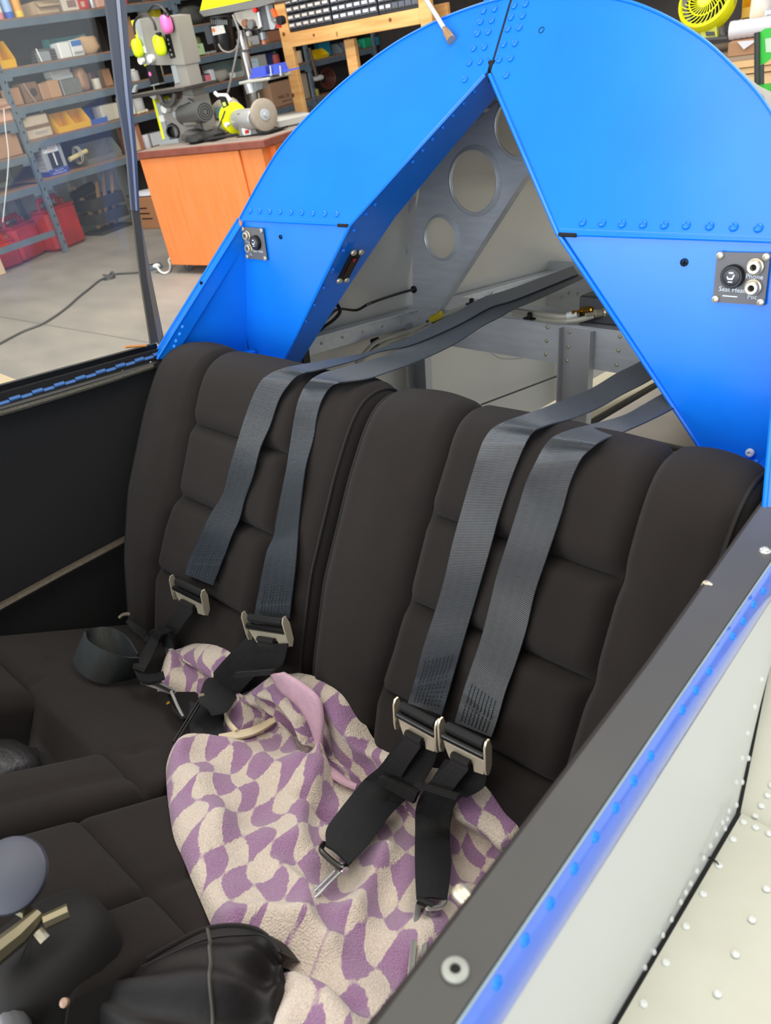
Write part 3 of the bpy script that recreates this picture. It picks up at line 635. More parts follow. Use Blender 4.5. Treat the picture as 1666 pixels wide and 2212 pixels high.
# ---- right rail (near side), blue sill, white side, wing
ri = [np.array((.517, -.14, .03)), np.array((.524, -.211, .03)), np.array((.5475, -.45, .03)), np.array((.571, -.751, .03)), np.array((.60, -1.1, .03))]
ro = [np.array((.553, -.14, .03)), np.array((.561, -.25, .03)), np.array((.5775, -.48, .03)), np.array((.596, -.729, .03)), np.array((.62, -1.1, .03))]
rl = A(); rl.ribbon(ri, ro, .004, 2); rl.prism([p + (0, 0, -.002) for p in ri] + [p + (0, 0, -.028) for p in ri[::-1]], (.002, 0, 0)); RL = rl.build('cockpit_rail', BLACKP, AC)
et = A(); et.tube([p + (-.0005, 0, -.001) for p in ri], .0032, 6); et.build('rail_edge_trim', mat('dark_brown_trim', (.17, .145, .14), .8, bump=.6, bscale=500), AC)
def onr(x, y, z=.0325): return atp(x, y, 2, z)
p = onr(984, 2097); b = A(); b.lathe([(.0063, 0), (.0063, .0012), (.005, .002), (.0027, .002), (.0024, 0)], p, (0, 0, 1), 24); b.build('washer', mat('nylon_washer', (.62, .63, .60), .4), RL); b = A(); b.lathe([(.0026, .0), (.0026, .0013)], p, (0, 0, 1), 14); b.build('washer_hole', BLKM, RL)
rivet(RL, PW(onr(1653, 1190)), nP((0, 0, 1)), .0052, CHROME)
for x, y in ((1533, 1270), (1004, 1938)):
    p = onr(x, y, .028); d = np.array((-1, .1, .25)); d /= np.linalg.norm(d); b = A(); b.lathe([(.003, -.014), (.003, -.003), (.0044, -.003), (.0046, .001), (.0046, .004), (.0034, .006), (0, .006)], p, d, 14); b.build('rail_bolt', STEEL, RL)
# blue sill: rounded strip below the rail, then the white side skin
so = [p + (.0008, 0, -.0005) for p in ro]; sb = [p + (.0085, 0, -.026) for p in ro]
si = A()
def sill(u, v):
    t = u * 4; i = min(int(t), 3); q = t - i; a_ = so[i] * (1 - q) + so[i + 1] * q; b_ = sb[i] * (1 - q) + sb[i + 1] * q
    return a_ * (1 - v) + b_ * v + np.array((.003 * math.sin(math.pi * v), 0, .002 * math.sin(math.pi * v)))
si.grid(sill, 24, 6); SI = si.build('blue_sill', mat('blue_sill_with_reflection', (.30, .45, .85), .16, coat=.8), AC, ang=60)  # blue lightened: the white reflection is put into the base colour
sl = A(); sl.tube([p + (.001, 0, .0) for p in ro], .0008, 6); sl.build('sealant_line', mat('pale_sealant', (.60, .68, .72), .5), AC)
for x, y in zc([(945, 60), (843, 208), (735, 372), (613, 547), (487, 735), (343, 945), (192, 1165), (25, 1420)], 2.777, 1066, 1612) + zc([(1575, 985), (1455, 1145), (1330, 1345), (1205, 1525)], 5.553, 1366, 1100) + zc([(822, 125), (697, 312), (570, 490), (430, 695), (288, 905), (125, 1145)], 4.916, 1416, 1350)[2:5]:
    p = atp(x, y, 0, .58)
    for it in range(3): p = atp(x, y, 0, np.interp(-p[1], [.14, .25, .48, .729, 1.1], [.553, .561, .5775, .596, .62]) + .0085)
    rivet(SI, PW(p), nP((.95, 0, .3)), .0034, BLUE)
ws = A(); lowp = [np.array((.54, .45, .0)), atp(1690, 1300, 2, -.075), atp(1660, 1440, 2, -.10), atp(1622, 1612, 2, -.128), np.array((.597, -.369, -.152)), np.array((.603, -.587, -.154)), np.array((.615, -.80, -.156)), np.array((.63, -1.1, -.156))]
top_ = [np.array((np.interp(-p[1], [-.45, .14, .25, .48, .729, 1.1], [.545, .553, .561, .5775, .596, .62]) + .0086, p[1], .0035)) for p in lowp]
def wsk(u, v):
    t = u * 7; i = min(int(t), 6); q = t - i; a_ = top_[i] * (1 - q) + top_[i + 1] * q; b_ = lowp[i] * (1 - q) + lowp[i + 1] * q
    return a_ * (1 - v) + b_ * v + np.array((.004 * math.sin(math.pi * v), 0, 0))
ws.grid(wsk, 42, 6); WS = ws.build('white_side_skin', WHITE, AC, ang=50)
for x, y in [(1640, 1466), (1625, 1525), (1610, 1582), (1598, 1636), (1585, 1688)] + zc([(1515, 65), (1478, 208), (1443, 345), (1398, 382), (1388, 428), (1360, 450), (1323, 520), (1287, 590), (1247, 662), (1205, 740), (1168, 815), (1138, 868), (1108, 925), (1052, 1028), (1000, 1122), (948, 1225), (893, 1318), (1374, 485)], 2.777, 1066, 1612):
    p = atp(x, y, 0, .600); p[0] = p[0] + .002; rivet(WS, PW(p), nP((.95, 0, .3)), .0022, WHITE)
# wing: main panel and the flap panel behind it, thin gap between
WG = A(); wp = [atp(1592, 1752, 2, -.150), atp(1322, 2206, 2, -.150)]; dirv = wp[1] - wp[0]
m0 = wp[0] + (.004, 0, 0); m1 = m0 + dirv * 3.2; WG.prism([m0, m1, m1 + (1.2, 0, -.02), m0 + (1.2, -.02, -.02)], (0, 0, -.012)); WGo = WG.build('wing_panel', WINGW, AC)
for x, y in zc([(1500, 455), (1573, 487), (1655, 524), (1437, 558), (1353, 715), (1638, 855), (1258, 886), (1552, 1040), (1155, 1080), (1453, 1247), (1034, 1297), (1345, 1484), (901, 1544)], 2.777, 1066, 1612): rivet(WGo, PW(atp(x, y, 2, -.1497)), nP((0, 0, 1)), .0029, mat('white_rivet', (.86, .87, .85), .35))
fp = [atp(1600, 1756, 2, -.153), np.array((1.8, -.37, -.20)), np.array((1.8, .1, -.10)), atp(1692, 1300, 2, -.079)]
FP = A().prism(fp, (0, 0, -.012)).build('flap_panel', WINGW, AC)
fn = np.cross(fp[1] - fp[0], fp[3] - fp[0]); fn /= np.linalg.norm(fn)
for x, y in zc([(1570, 420), (1607, 358), (1643, 294), (1668, 235)], 2.777, 1066, 1612): rivet(FP, PW(atpl(x, y, fp[0], fn)), nP((0, 0, 1)), .0028, mat('white_rivet', (.86, .87, .85), .35))
b = A(); b.tube(smooth_path([atp(x, y, 2, -.1485) for x, y in ((1528, 1853), (1537, 1852), (1543, 1858), (1548, 1862), (1552, 1868))], 3), .0008, 5); b.build('stray_thread', BLKM, WGo)
b = A(); b.prism([np.array((-.56, -.13, -.17)), np.array((-.60, -1.4, -.17)), np.array((-1.9, -1.4, -.15)), np.array((-1.9, -.127, -.148))], (0, 0, -.012)); b.build('wing_panel', mat('tan_wing', (.80, .72, .58), .5), AC)
# bonding lead that hangs over the arch
ld = [atu(900, -40, .02), atu(925, 0, .016), atu(950, 40, .012), atu(966, 68, .008)]
A().tube(smooth_path(ld, 5), .0033, 8).build('bonding_lead', mat('pearl_lead', (.80, .79, .76), .25), AC)
A().tube([atu(966, 68, .007), atu(972, 78, .006), atu(980, 91, .005)], [.0035, .006, .0068], 10).build('lead_terminal', mat('copper_terminal', (.85, .68, .52), .25, .7), AC)
# ---------------------------------------------------------------- seats
PROF = [(-.06, -.03), (-.085, .02), (-.105, .036), (-.128, .042), (-.152, .041), (-.176, .030), (-.198, .005), (-.232, -.05), (-.297, -.18), (-.335, -.30), (-.360, -.435)]
CUSH = [(-.300, -.4725), (-.82, -.235), (-1.0, -.153)]
LAP = [(-.198, .005), (-.232, -.05), (-.297, -.18), (-.335, -.30), (-.352, -.385), (-.372, -.418), (-.41, -.418), (-.50, -.381), (-.82, -.235), (-1.0, -.153)]
def offset_prof(P, o):
    Q = []; n = len(P)
    for i in range(n):
        d = np.array(P[min(i + 1, n - 1)]) - np.array(P[max(i - 1, 0)]); d = d / np.linalg.norm(d); nn = np.array((d[1], -d[0]))   # towards the nose / up
        Q.append(np.array(P[i]) + nn * o)
    return Q
def cum(P):
    t = [0.0]
    for a, b in zip(P[:-1], P[1:]): t.append(t[-1] + math.hypot(b[0] - a[0], b[1] - a[1]))
    return t
TPROF, TCUSH, TLAP = cum(PROF), cum(CUSH), cum(LAP)
def smooth_prof(P, T, t, off=0.0):
    # point and normal on the rounded profile at arc length t
    def pt(q): return np.array((np.interp(q, T, [p[0] for p in P]), np.interp(q, T, [p[1] for p in P])))
    e = .018; w = [pt(t + k * e / 2) for k in (-2, -1, 0, 1, 2)]; p = (w[0] + 2 * w[1] + 2 * w[2] + 2 * w[3] + w[4]) / 8 if 0.02 < t < T[-1] - .02 else w[2]
    d = pt(min(t + .012, T[-1])) - pt(max(t - .012, 0)); d = d / (np.linalg.norm(d) + 1e-9); nn = np.array((d[1], -d[0]))
    return p + nn * off, nn
def hit(x, y, P, off=0.0):
    Q = offset_prof(P, off) if off else [np.array(p, float) for p in P]; T = cum(P); r = PA @ wray(x, y); best = None
    for i, (a, b) in enumerate(zip(Q[:-1], Q[1:])):
        d = b - a; k, s = np.linalg.solve(np.array([[r[1], -d[0]], [r[2], -d[1]]]), a - PO[1:])
        if k > 0 and -1e-6 <= s <= 1 + 1e-6 and (best is None or k < best[0]): best = (k, T[i] + s * (T[i + 1] - T[i]))
    if best is None: return None
    return PO + best[0] * r, best[1]
def onback(x, y, off=0.0):
    h = hit(x, y, PROF, off); return h[0] if h else None
def onlap(x, y, off=0.0):
    h = hit(x, y, LAP, off); return h[0]
def back_pt(l, t, off=0.0):
    p, n_ = smooth_prof(PROF, TPROF, t, off); return np.array((l, p[0], p[1]))
TB = TPROF[-1]
def pill(x, p=5.0): return max(0.0, 1 - abs(2 * x - 1) ** p) ** (1 / 2.2)
def seat_back(l0, l1, sl, sr, hts, label):
    # sl, sr: lists (t, l) of the two upright seams; hts: heights of the cross seams
    root = thing('back_cushion', label, 'cushion', Matrix.Translation(PLANE_M @ Vector(((l0 + l1) / 2, -.33, -.44))), 'quilted seat backs')
    fl = lambda t: np.interp(t, [a for a, b in sl], [b for a, b in sl]); fr2 = lambda t: np.interp(t, [a for a, b in sr], [b for a, b in sr])
    r = .030; tw = .085   # edge radius, thickness
    def edge_in(t):   # rounded top corner
        q = .055; d = t - .05
        return 0 if d > q else q * (1 - math.sqrt(max(0, 1 - (1 - max(d, 0) / q) ** 2))) * .45
    # side bolsters: across = seam -> crown -> rounded edge -> side gusset
    for sg in (-1, 1):
        seam = fl if sg < 0 else fr2; edge = l0 if sg < 0 else l1
        def fn(u, v, seam=seam, edge=edge, sg=sg):
            t = .005 + v * (TB - .005); a = seam(t); b = edge + sg * -1 * edge_in(t); wd = abs(b - a) - r
            if u < .55:
                q = u / .55; l = a + sg * wd * q; off = -.011 * (1 - q) ** 0 * max(0, 1 - q / .10) ** 2 + .010 * math.sin(math.pi * min(1, q * .95 + .03)) ** .8
                off = (-.010 + .020 * min(1, (q / .16)) ** .5) if q < .16 else .010 + .004 * math.sin(math.pi * (q - .16) / .84)
                # pucker where cross seams die into the bolster
                for h in hts: off -= .006 * math.exp(-((t - h) / .016) ** 2) * math.exp(-(q / .22) ** 2)
            elif u < .78:
                g = (u - .55) / .23 * math.pi / 2; l = a + sg * (wd + r * math.sin(g)); off = .010 - r * (1 - math.cos(g))
            else:
                q = (u - .78) / .22; l = b; off = .010 - r - q * (tw - r)
            return back_pt(l, t, off)
        b = A(); b.grid(fn, 40, 110); b.build('side_bolster', FAB, root, ang=80)
        for uu in (.66, .80):
            pth = [np.array(fn(uu, k / 60)) + np.array((sg * .0012, 0, 0)) for k in range(2, 60)]; A().tube(pth, .0024 if uu < .7 else .003, 6).build('piping', FAB2, root)
    cuts = [.005] + list(hts) + [TB]
    for a, b_ in zip(cuts[:-1], cuts[1:]):
        def fn2(u, v, a=a, b_=b_):
            t = a + (b_ - a) * v; L, Rr = fl(t), fr2(t); eu = min(u, 1 - u) * (Rr - L); ev = min((v if a > .01 else .5), (1 - v)) * (b_ - a)
            off = -.011 + .019 * min(1, eu / .016) ** .5 * min(1, ev / .017) ** .5 + .004 * math.sin(math.pi * u) * math.sin(math.pi * v)
            return back_pt(L + (Rr - L) * u, t, off)
        b = A(); b.grid(fn2, 44, max(16, int((b_ - a) / .006))); b.build('quilted_panel', FAB, root, ang=80)
    # closed back board
    b = A(); b.grid(lambda u, v: back_pt(l0 + .004 + (l1 - l0 - .008) * u, .005 + v * (TB - .005), -.078), 4, 20); b.build('back_board', BLKM, root)
    return root
SBL = seat_back(-.512, -.006, [(0, -.384), (.127, -.382), (.163, -.378), (.244, -.367), (.369, -.361), (.435, -.385), (.517, -.404), (.75, -.43)], [(0, -.125), (.247, -.118), (.369, -.112), (.52, -.135), (.75, -.13)], (.248, .371, .515), 'black quilted fabric seat back of the far seat, beside the black side wall')
SBR = seat_back(.006, .512, [(0, .138), (.124, .143), (.19, .153), (.38, .155), (.445, .146), (.517, .132), (.75, .12)], [(0, .403), (.13, .407), (.26, .414), (.38, .415), (.505, .405), (.75, .39)], (.2625, .3755, .5075), 'black quilted fabric seat back of the near seat, beside the black rail')
cn = np.array((CUSH[1][0] - CUSH[0][0], CUSH[1][1] - CUSH[0][1])); cl_ = np.linalg.norm(cn); cd = cn / cl_; cnn = np.array((cd[1], -cd[0]))
def cush_pt(l, q, h=0.0):
    p = np.array(CUSH[0]) + cd * q + cnn * h; return np.array((l, p[0], p[1]))
if cush_pt(0, .1, .1)[2] < cush_pt(0, .1, 0)[2]: cnn = -cnn
def pillow(root, name, l0, l1, q0, q1, r=.022, crown=.006, skirt=.09, seams=(), clipr=None):
    def knots(a, b):
        L = [(a, -1)]
        for k in range(7): g = k / 6 * math.pi / 2; L.append((a + r * (1 - math.cos(g)) , 0))
        m = max(6, int((b - a - 2 * r) / .012))
        for k in range(1, m): L.append((a + r + (b - a - 2 * r) * k / m, 0))
        for k in range(6, -1, -1): g = k / 6 * math.pi / 2; L.append((b - r * (1 - math.cos(g)), 0))
        L.append((b, -1)); return L
    X, Y = knots(l0, l1), knots(q0, q1)
    def fn(u, v):
        i, j = int(round(u * (len(X) - 1))), int(round(v * (len(Y) - 1))); l, sx = X[i]; q, sy = Y[j]
        ex = max(0, (r - min(l - l0, l1 - l)) / r); ey = max(0, (r - min(q - q0, q1 - q)) / r)
        h = -r + r * math.sqrt(max(0, 1 - ex * ex)) * math.sqrt(max(0, 1 - ey * ey)) + crown * math.sin(math.pi * (l - l0) / (l1 - l0)) * math.sin(math.pi * (q - q0) / (q1 - q0))
        for f in seams:
            d = f(l, q); h -= .007 * math.exp(-(d / .0045) ** 2)
        if sx or sy: h = -skirt
        return cush_pt(l, q, h)
    b = A(); b.grid(fn, len(X) - 1, len(Y) - 1); return b.build(name, FAB, root, ang=75)
cl1 = thing('base_cushion', 'black fabric base cushion of the far seat, with a stick cut-out at its front', 'cushion', Matrix.Translation(PLANE_M @ Vector((-.26, -.6, -.50))), 'seat base cushions')
def curve_seam(l, q):
    P = [(-.50, .28), (-.44, .262), (-.40, .275), (-.365, .297), (-.338, .318), (-.333, .36)]
    return min(math.hypot(l - np.interp(s, range(6), [p[0] for p in P]), q - np.interp(s, range(6), [p[1] for p in P])) for s in np.linspace(0, 5, 26))
pillow(cl1, 'rear_panel', -.535, -.004, .0, .338, seams=(lambda l, q: (curve_seam(l, q) if l < -.3 and q > .22 else 9), lambda l, q: abs(l + .105 + (q - .338) * .25) if q > .27 and l > -.2 else 9), r=.018)
pillow(cl1, 'outer_thigh_bolster', -.535, -.300, .330, .62, r=.03, crown=.012)
pillow(cl1, 'inner_thigh_bolster', -.118, -.004, .330, .62, r=.018, seams=(lambda l, q: abs(l + .045),))
cl2 = thing('base_cushion', 'black fabric base cushion of the near seat, half under the checked towel', 'cushion', Matrix.Translation(PLANE_M @ Vector((.26, -.6, -.50))), 'seat base cushions')
pillow(cl2, 'rear_panel', .004, .535, .0, .432, r=.018, seams=(lambda l, q: abs(l - .157), lambda l, q: abs(l - .232) if q > .40 else 9))
pillow(cl2, 'inner_thigh_bolster', .004, .158, .425, .62, r=.018)
pillow(cl2, 'centre_panel', .158, .236, .428, .55, r=.010)
pillow(cl2, 'outer_thigh_bolster', .36, .535, .425, .62, r=.02)
# stick boots standing in the cut-outs
def boot(label, c, rad, h, lean, seed):
    root = thing('stick_boot', label, 'stick boot', Matrix.Translation(PLANE_M @ Vector((c[0], c[1], c[2]))), 'control stick boots'); b = A(); rd = random.Random(seed); ph = [rd.uniform(0, 6) for _ in range(5)]
    def fn(u, v):
        t = u * 2 * math.pi; rr = (1 - .55 * v ** 1.3) * (1 + .07 * math.sin(3 * t + ph[0] + 5 * v) + .06 * math.sin(5 * t + ph[1] - 7 * v) + .07 * math.sin(11 * v + ph[2] + t))
        q = abs(math.cos(t)) ** .6 * math.copysign(1, math.cos(t)); w = abs(math.sin(t)) ** .6 * math.copysign(1, math.sin(t))
        return np.array((c[0] + rad[0] * rr * q + lean[0] * v * h, c[1] + rad[1] * rr * w + lean[1] * v * h, c[2] + h * v + .010 * math.sin(2 * t + ph[3]) * (1 - v)))
    b.grid(fn, 40, 24); b.build('boot_sleeve', mat('black_boot_leather', (.16, .15, .15), .42, var=.3, vscale=14, bump=.5, bscale=120), root, ang=80)
    for k in range(4):
        t = .12 + k * .25; A().tube([fn(t, q / 14) + np.array((0, 0, .001)) for q in range(15)], .002, 5).build('boot_seam', mat('worn_seam', (.30, .29, .27), .7), root)
    return root
boot('black leather stick boot in the cut-out of the far seat cushion', (-.215, -.76, -.40), (.07, .12), .13, (-.25, -.5), 3)
bt = thing('stick_boot', 'crumpled black leather stick boot with piped seams at the bottom edge, beside the towel', 'stick boot', Matrix.Translation(PLANE_M @ Vector((.27, -.78, -.44))), 'control stick boots')
rim_ = [atp(x, y, 2, u) for x, y, u in ((243, 2066, -.285), (300, 2078, -.28), (360, 2048, -.275), (440, 2008, -.27), (515, 1999, -.268), (570, 2014, -.268), (606, 2058, -.272))]
low_ = [atp(x, y, 2, u) for x, y, u in ((120, 2270, -.33), (230, 2330, -.32), (350, 2370, -.315), (450, 2390, -.31), (540, 2380, -.31), (610, 2320, -.31), (640, 2240, -.315))]
RM, LW = smooth_path(rim_, 6), smooth_path(low_, 6)
def bfn(u, v):
    i = u * (len(RM) - 1); k = min(int(i), len(RM) - 2); f = i - k; r_ = RM[k] * (1 - f) + RM[k + 1] * f; l_ = LW[k] * (1 - f) + LW[k + 1] * f
    if v < .2: return r_ + np.array((-.006, .05, -.10)) * (1 - v / .2)
    q = (v - .2) / .8; p = r_ * (1 - q) + l_ * q; p[2] += .028 * math.sin(math.pi * min(1, q * 1.2)) * (.4 + .6 * math.sin(math.pi * u)) + .007 * math.sin(9 * u + 11 * q + 2 * math.sin(7 * u)) * min(1, q * 5) + .005 * math.sin(26 * q - 8 * u) * min(1, q * 4); return p
BOOTM = mat('black_boot_leather2', (.115, .10, .10), .62, spec=.35, var=.3, vscale=14, bump=.25, bscale=90)
A().grid(bfn, 60, 40).build('boot_sleeve', BOOTM, bt, ang=80)
A().tube([np.array(bfn(k / 40, .2)) + (0, -.001, .001) for k in range(41)], .0022, 6).build('rim_hem', BOOTM, bt)
A().tube([np.array(bfn(k / 40, .27)) + (0, 0, .0005) for k in range(41)], .0009, 5).build('stitch_line', mat('dark_stitch', (.09, .085, .09), .7), bt)
for u_ in (.055, .52): A().tube([np.array(bfn(u_ + .03 * math.sin(k / 6), .21 + .75 * k / 24)) + (0, 0, .001) for k in range(25)], .0018, 5).build('boot_seam', mat('worn_seam', (.30, .29, .27), .7), bt)
# lever with a round knob at the left edge, close to the lens
kn = thing('trim_lever', 'round dark blue-grey knob on a metal lever bracket, bottom left corner', 'lever', Matrix.Translation(PLANE_M @ Vector((.16, -.80, -.30))))
c = atp(22, 1890, 2, -.16); b = A(); b.lathe([(.020, -.012), (.0285, -.009), (.031, -.002), (.030, .003), (.026, .0055), (0, .0065)], c, (.45, -.35, .82), 32); b.build('knob', mat('slate_blue_plastic', (.27, .28, .33), .5), kn)
q = c + np.array((-.006, -.012, -.034))
def lv(x, y, d=0.0): return atp(x, y, 2, -.185 + d)
A().tube([lv(-40, 1985), lv(15, 1950), lv(60, 1972)], .0055, 8).build('lever_fork', mat('dull_brass_steel', (.50, .47, .38), .4, .7), kn)
A().tube([lv(-30, 2075, .0), lv(40, 2020, .0), lv(85, 1975, .0)], [.010, .009, .006], 8).build('lever_arm', mat('dull_brass_steel', (.5, .47, .38), .4, .7), kn)
A().tube([lv(95, 1992), lv(148, 1968)], .0062, 8).build('clevis_pin', mat('dull_brass_steel', (.5, .47, .38), .4, .7), kn)
A().tube([lv(82, 2010, -.004), lv(98, 2030, -.01)], .0045, 8).build('lever_bolt', STEEL, kn)
b = A(); b.blob(tuple(lv(110, 2110, -.09)), (.10, .13, .12), 18, 10, 3, .06); b.build('lever_housing', mat('dark_brown_leather', (.075, .065, .06), .75), kn)
b = A(); p = atp(142, 2166, 2, -.20); b.lathe([(.0035, 0), (.0035, .003), (0, .004)], p, (.2, -.5, .8), 10); b.build('housing_screw', mat('tan_screw', (.6, .48, .40), .4), kn)
A().tube([lv(-60, 2120, -.06), lv(20, 2180, -.06), lv(45, 2260, -.06)], .012, 10).build('lever_post', mat('grey_post', (.40, .40, .41), .4, .4), kn)
# ---------------------------------------------------------------- towel
TW = thing('towel', 'lilac and cream checked terry towel crumpled over the near seat', 'towel', Matrix.Translation(PLANE_M @ Vector((.28, -.55, -.40))))
def lt(x, y, off=.016):
    h = hit(x, y, LAP, off); return np.array((h[0][0], h[1]))
OUT = [(590, 1452), (640, 1460), (700, 1476), (738, 1500), (768, 1556), (800, 1610), (850, 1632), (905, 1650), (1000, 1670), (1050, 1705), (1085, 1758), (1117, 1800), (1112, 1880), (1090, 1960), (1010, 2100), (930, 2230), (860, 2290), (600, 2290), (602, 2150), (598, 2085), (575, 2045), (530, 2033), (490, 2032), (462, 1975), (440, 1925), (420, 1880), (400, 1832), (381, 1790), (371, 1740), (364, 1680), (364, 1628), (384, 1602), (430, 1597), (478, 1596), (484, 1545), (500, 1512), (540, 1488), (570, 1474)]
OP = np.array([lt(p[0], p[1]) for p in smooth_path(OUT + OUT[:1], 4)[:-1]])
def poly_dist(P, Lg, Tg):
    ins = np.zeros(Lg.shape, bool); dm = np.full(Lg.shape, 9.0); n = len(P); qx = Lg.copy(); qy = Tg.copy()
    for i in range(n):
        (x1, y1), (x2, y2) = P[i], P[(i + 1) % n]
        c = ((y1 > Tg) != (y2 > Tg)) & (Lg < (x2 - x1) * (Tg - y1) / ((y2 - y1) if y2 != y1 else 1e-9) + x1); ins ^= c
        L2 = (x2 - x1) ** 2 + (y2 - y1) ** 2; s = np.clip(((Lg - x1) * (x2 - x1) + (Tg - y1) * (y2 - y1)) / (L2 + 1e-12), 0, 1)
        px_, py_ = x1 + s * (x2 - x1), y1 + s * (y2 - y1); dd = np.hypot(Lg - px_, Tg - py_); qx = np.where(dd < dm, px_, qx); qy = np.where(dd < dm, py_, qy); dm = np.minimum(dm, dd)
    return ins, dm, qx, qy
RID = [([(592, 1470), (640, 1500), (672, 1540), (690, 1600), (692, 1668)], .026, .015, .8), ([(610, 1540), (625, 1600), (640, 1680)], .014, .018, 0), ([(385, 1625), (450, 1612), (550, 1650), (650, 1700), (690, 1690)], .014, .028, 0),
       ([(492, 1545), (540, 1520), (590, 1508)], .018, .020, 0), ([(478, 1600), (540, 1585), (600, 1548)], -.014, .008, 0), ([(700, 1490), (745, 1530), (790, 1602)], .016, .022, 0), ([(690, 1690), (650, 1770), (640, 1830)], .014, .016, 0),
       ([(700, 1640), (760, 1690), (820, 1710)], .012, .012, 0), ([(655, 1740), (720, 1760), (745, 1790)], -.012, .010, 0), ([(830, 1860), (790, 1930), (760, 1990)], .012, .014, 0), ([(480, 2000), (560, 1985), (640, 2010), (700, 2050)], .014, .016, 0),
       ([(600, 2060), (680, 2100), (760, 2180)], -.010, .014, 0), ([(620, 2130), (700, 2180), (750, 2260)], .012, .02, 0), ([(980, 1720), (1040, 1760), (1100, 1810)], .016, .018, 0), ([(1000, 1790), (1060, 1830)], -.008, .010, 0), ([(420, 1700), (470, 1780), (480, 1860)], .008, .022, 0), ([(860, 1700), (900, 1900), (880, 2050)], .008, .022, 0), ([(600, 1880), (660, 1950), (650, 2010)], .009, .014, 0), ([(1010, 1930), (960, 2000), (900, 2080)], .010, .018, 0)]
def polyline_dist(P, Lg, Tg):
    dm = np.full(Lg.shape, 9.0); sd = np.zeros(Lg.shape)
    for (x1, y1), (x2, y2) in zip(P[:-1], P[1:]):
        L2 = (x2 - x1) ** 2 + (y2 - y1) ** 2; s = np.clip(((Lg - x1) * (x2 - x1) + (Tg - y1) * (y2 - y1)) / L2, 0, 1)
        d = np.hypot(Lg - x1 - s * (x2 - x1), Tg - y1 - s * (y2 - y1)); cr = (x2 - x1) * (Tg - y1) - (y2 - y1) * (Lg - x1)
        sd = np.where(d < dm, np.sign(cr), sd); dm = np.minimum(dm, d)
    return dm, sd
e0_ = lt(440, 1720); eu_ = lt(482, 1703) - e0_; ev_ = lt(446, 1767) - e0_; UVM = np.linalg.inv(np.stack([eu_, ev_], 1))
def cloth(name, OPp, ridges, seedph, base=.016, step=.0026, rim=.016, parent=TW):
    lo, hi = OPp.min(0) - .004, OPp.max(0) + .004; nx, ny = int((hi[0] - lo[0]) / step), int((hi[1] - lo[1]) / step)
    Lg, Tg = np.meshgrid(np.linspace(lo[0], hi[0], nx + 1), np.linspace(lo[1], hi[1], ny + 1))
    ins, dm, qx, qy = poly_dist(OPp, Lg, Tg); cell = ins[:-1, :-1] | ins[1:, :-1] | ins[:-1, 1:] | ins[1:, 1:]; Lg = np.where(ins, Lg, qx); Tg = np.where(ins, Tg, qy); sdm = np.where(ins, dm, 0.0)
    # pull the stair-stepped rim onto the outline
    h = np.zeros(Lg.shape)
    for P, amp, w, sk in ridges:
        d, sd = polyline_dist(np.array([lt(x, y) for x, y in P]), Lg, Tg); ww = np.where(sd > 0, w, w * (1 - .45 * sk)); h += 1.2 * amp * np.exp(-(d / ww) ** 2)
    p0, p1, p2, p3 = seedph
    h += .0035 * np.sin(38 * Lg + 21 * Tg + p0 + 2 * np.sin(17 * Tg + p1)) + .003 * np.sin(-29 * Lg + 47 * Tg + p2 + 1.5 * np.sin(23 * Lg)) + .0016 * np.sin(90 * Lg - 50 * Tg + p3)
    e = np.clip(sdm / rim, 0, 1); off = (base + h) * np.sqrt(np.clip(1 - (1 - e) ** 2, 0, 1)) + .003
    Ts, As, Us = TLAP, [p[0] for p in LAP], [p[1] for p in LAP]
    def prof(q):
        s = 0; wt = 0
        A_ = np.zeros(q.shape); U_ = np.zeros(q.shape)
        for k, wk in ((-2, 1), (-1, 2), (0, 2), (1, 2), (2, 1)): A_ += wk * np.interp(q + k * .012, Ts, As); U_ += wk * np.interp(q + k * .012, Ts, Us); wt += wk
        return A_ / wt, U_ / wt
    A0, U0 = prof(Tg); A1, U1 = prof(Tg + .004); A2, U2 = prof(Tg - .004); dA, dU = A1 - A2, U1 - U2; nn = np.hypot(dA, dU); NA, NU_ = dU / nn, -dA / nn
    # normal points to the nose / up
    sgn = np.where(NU_ < 0, -1, 1) * np.where((NU_ == 0), -np.sign(NA), 1); NA, NU_ = NA * sgn, NU_ * sgn
    X, Y, Z = Lg, A0 + NA * off, U0 + NU_ * off
    b = A(); vid = -np.ones(Lg.shape, int); vs = []; uvs = []; fs = []
    used = np.zeros(Lg.shape, bool); used[:-1, :-1] |= cell; used[1:, :-1] |= cell; used[:-1, 1:] |= cell; used[1:, 1:] |= cell
    idx = np.argwhere(used); vid[used] = np.arange(len(idx))
    W0 = (PA.T @ np.stack([X[used], Y[used], Z[used]])).T + OW
    inv = np.array(WM[parent.name].inverted()); Wl = W0 @ inv[:3, :3].T + inv[:3, 3]
    st = np.stack([Lg[used] - e0_[0], Tg[used] - e0_[1]]); warp = np.stack([.35 * h[used] , .8 * h[used]]); uv = (UVM @ (st + warp)).T
    cj, ci = np.nonzero(cell); fs = np.stack([vid[cj, ci], vid[cj, ci + 1], vid[cj + 1, ci + 1], vid[cj + 1, ci]], 1)
    b.v = [tuple(p) for p in Wl]; b.f = [tuple(int(x) for x in f) for f in fs]; b.fr = None; b.uv = uv
    return b.build(name, TERRY, parent, ang=180, world=False)
TERRY = bpy.data.materials.new('checked_terry'); TERRY.use_nodes = True; nt = TERRY.node_tree; pb = nt.nodes['Principled BSDF']
uvn = nt.nodes.new('ShaderNodeUVMap'); nz = nt.nodes.new('ShaderNodeTexNoise'); nz.inputs['Scale'].default_value = .38; nz.inputs['Detail'].default_value = 2.0
nt.links.new(uvn.outputs[0], nz.inputs['Vector'])
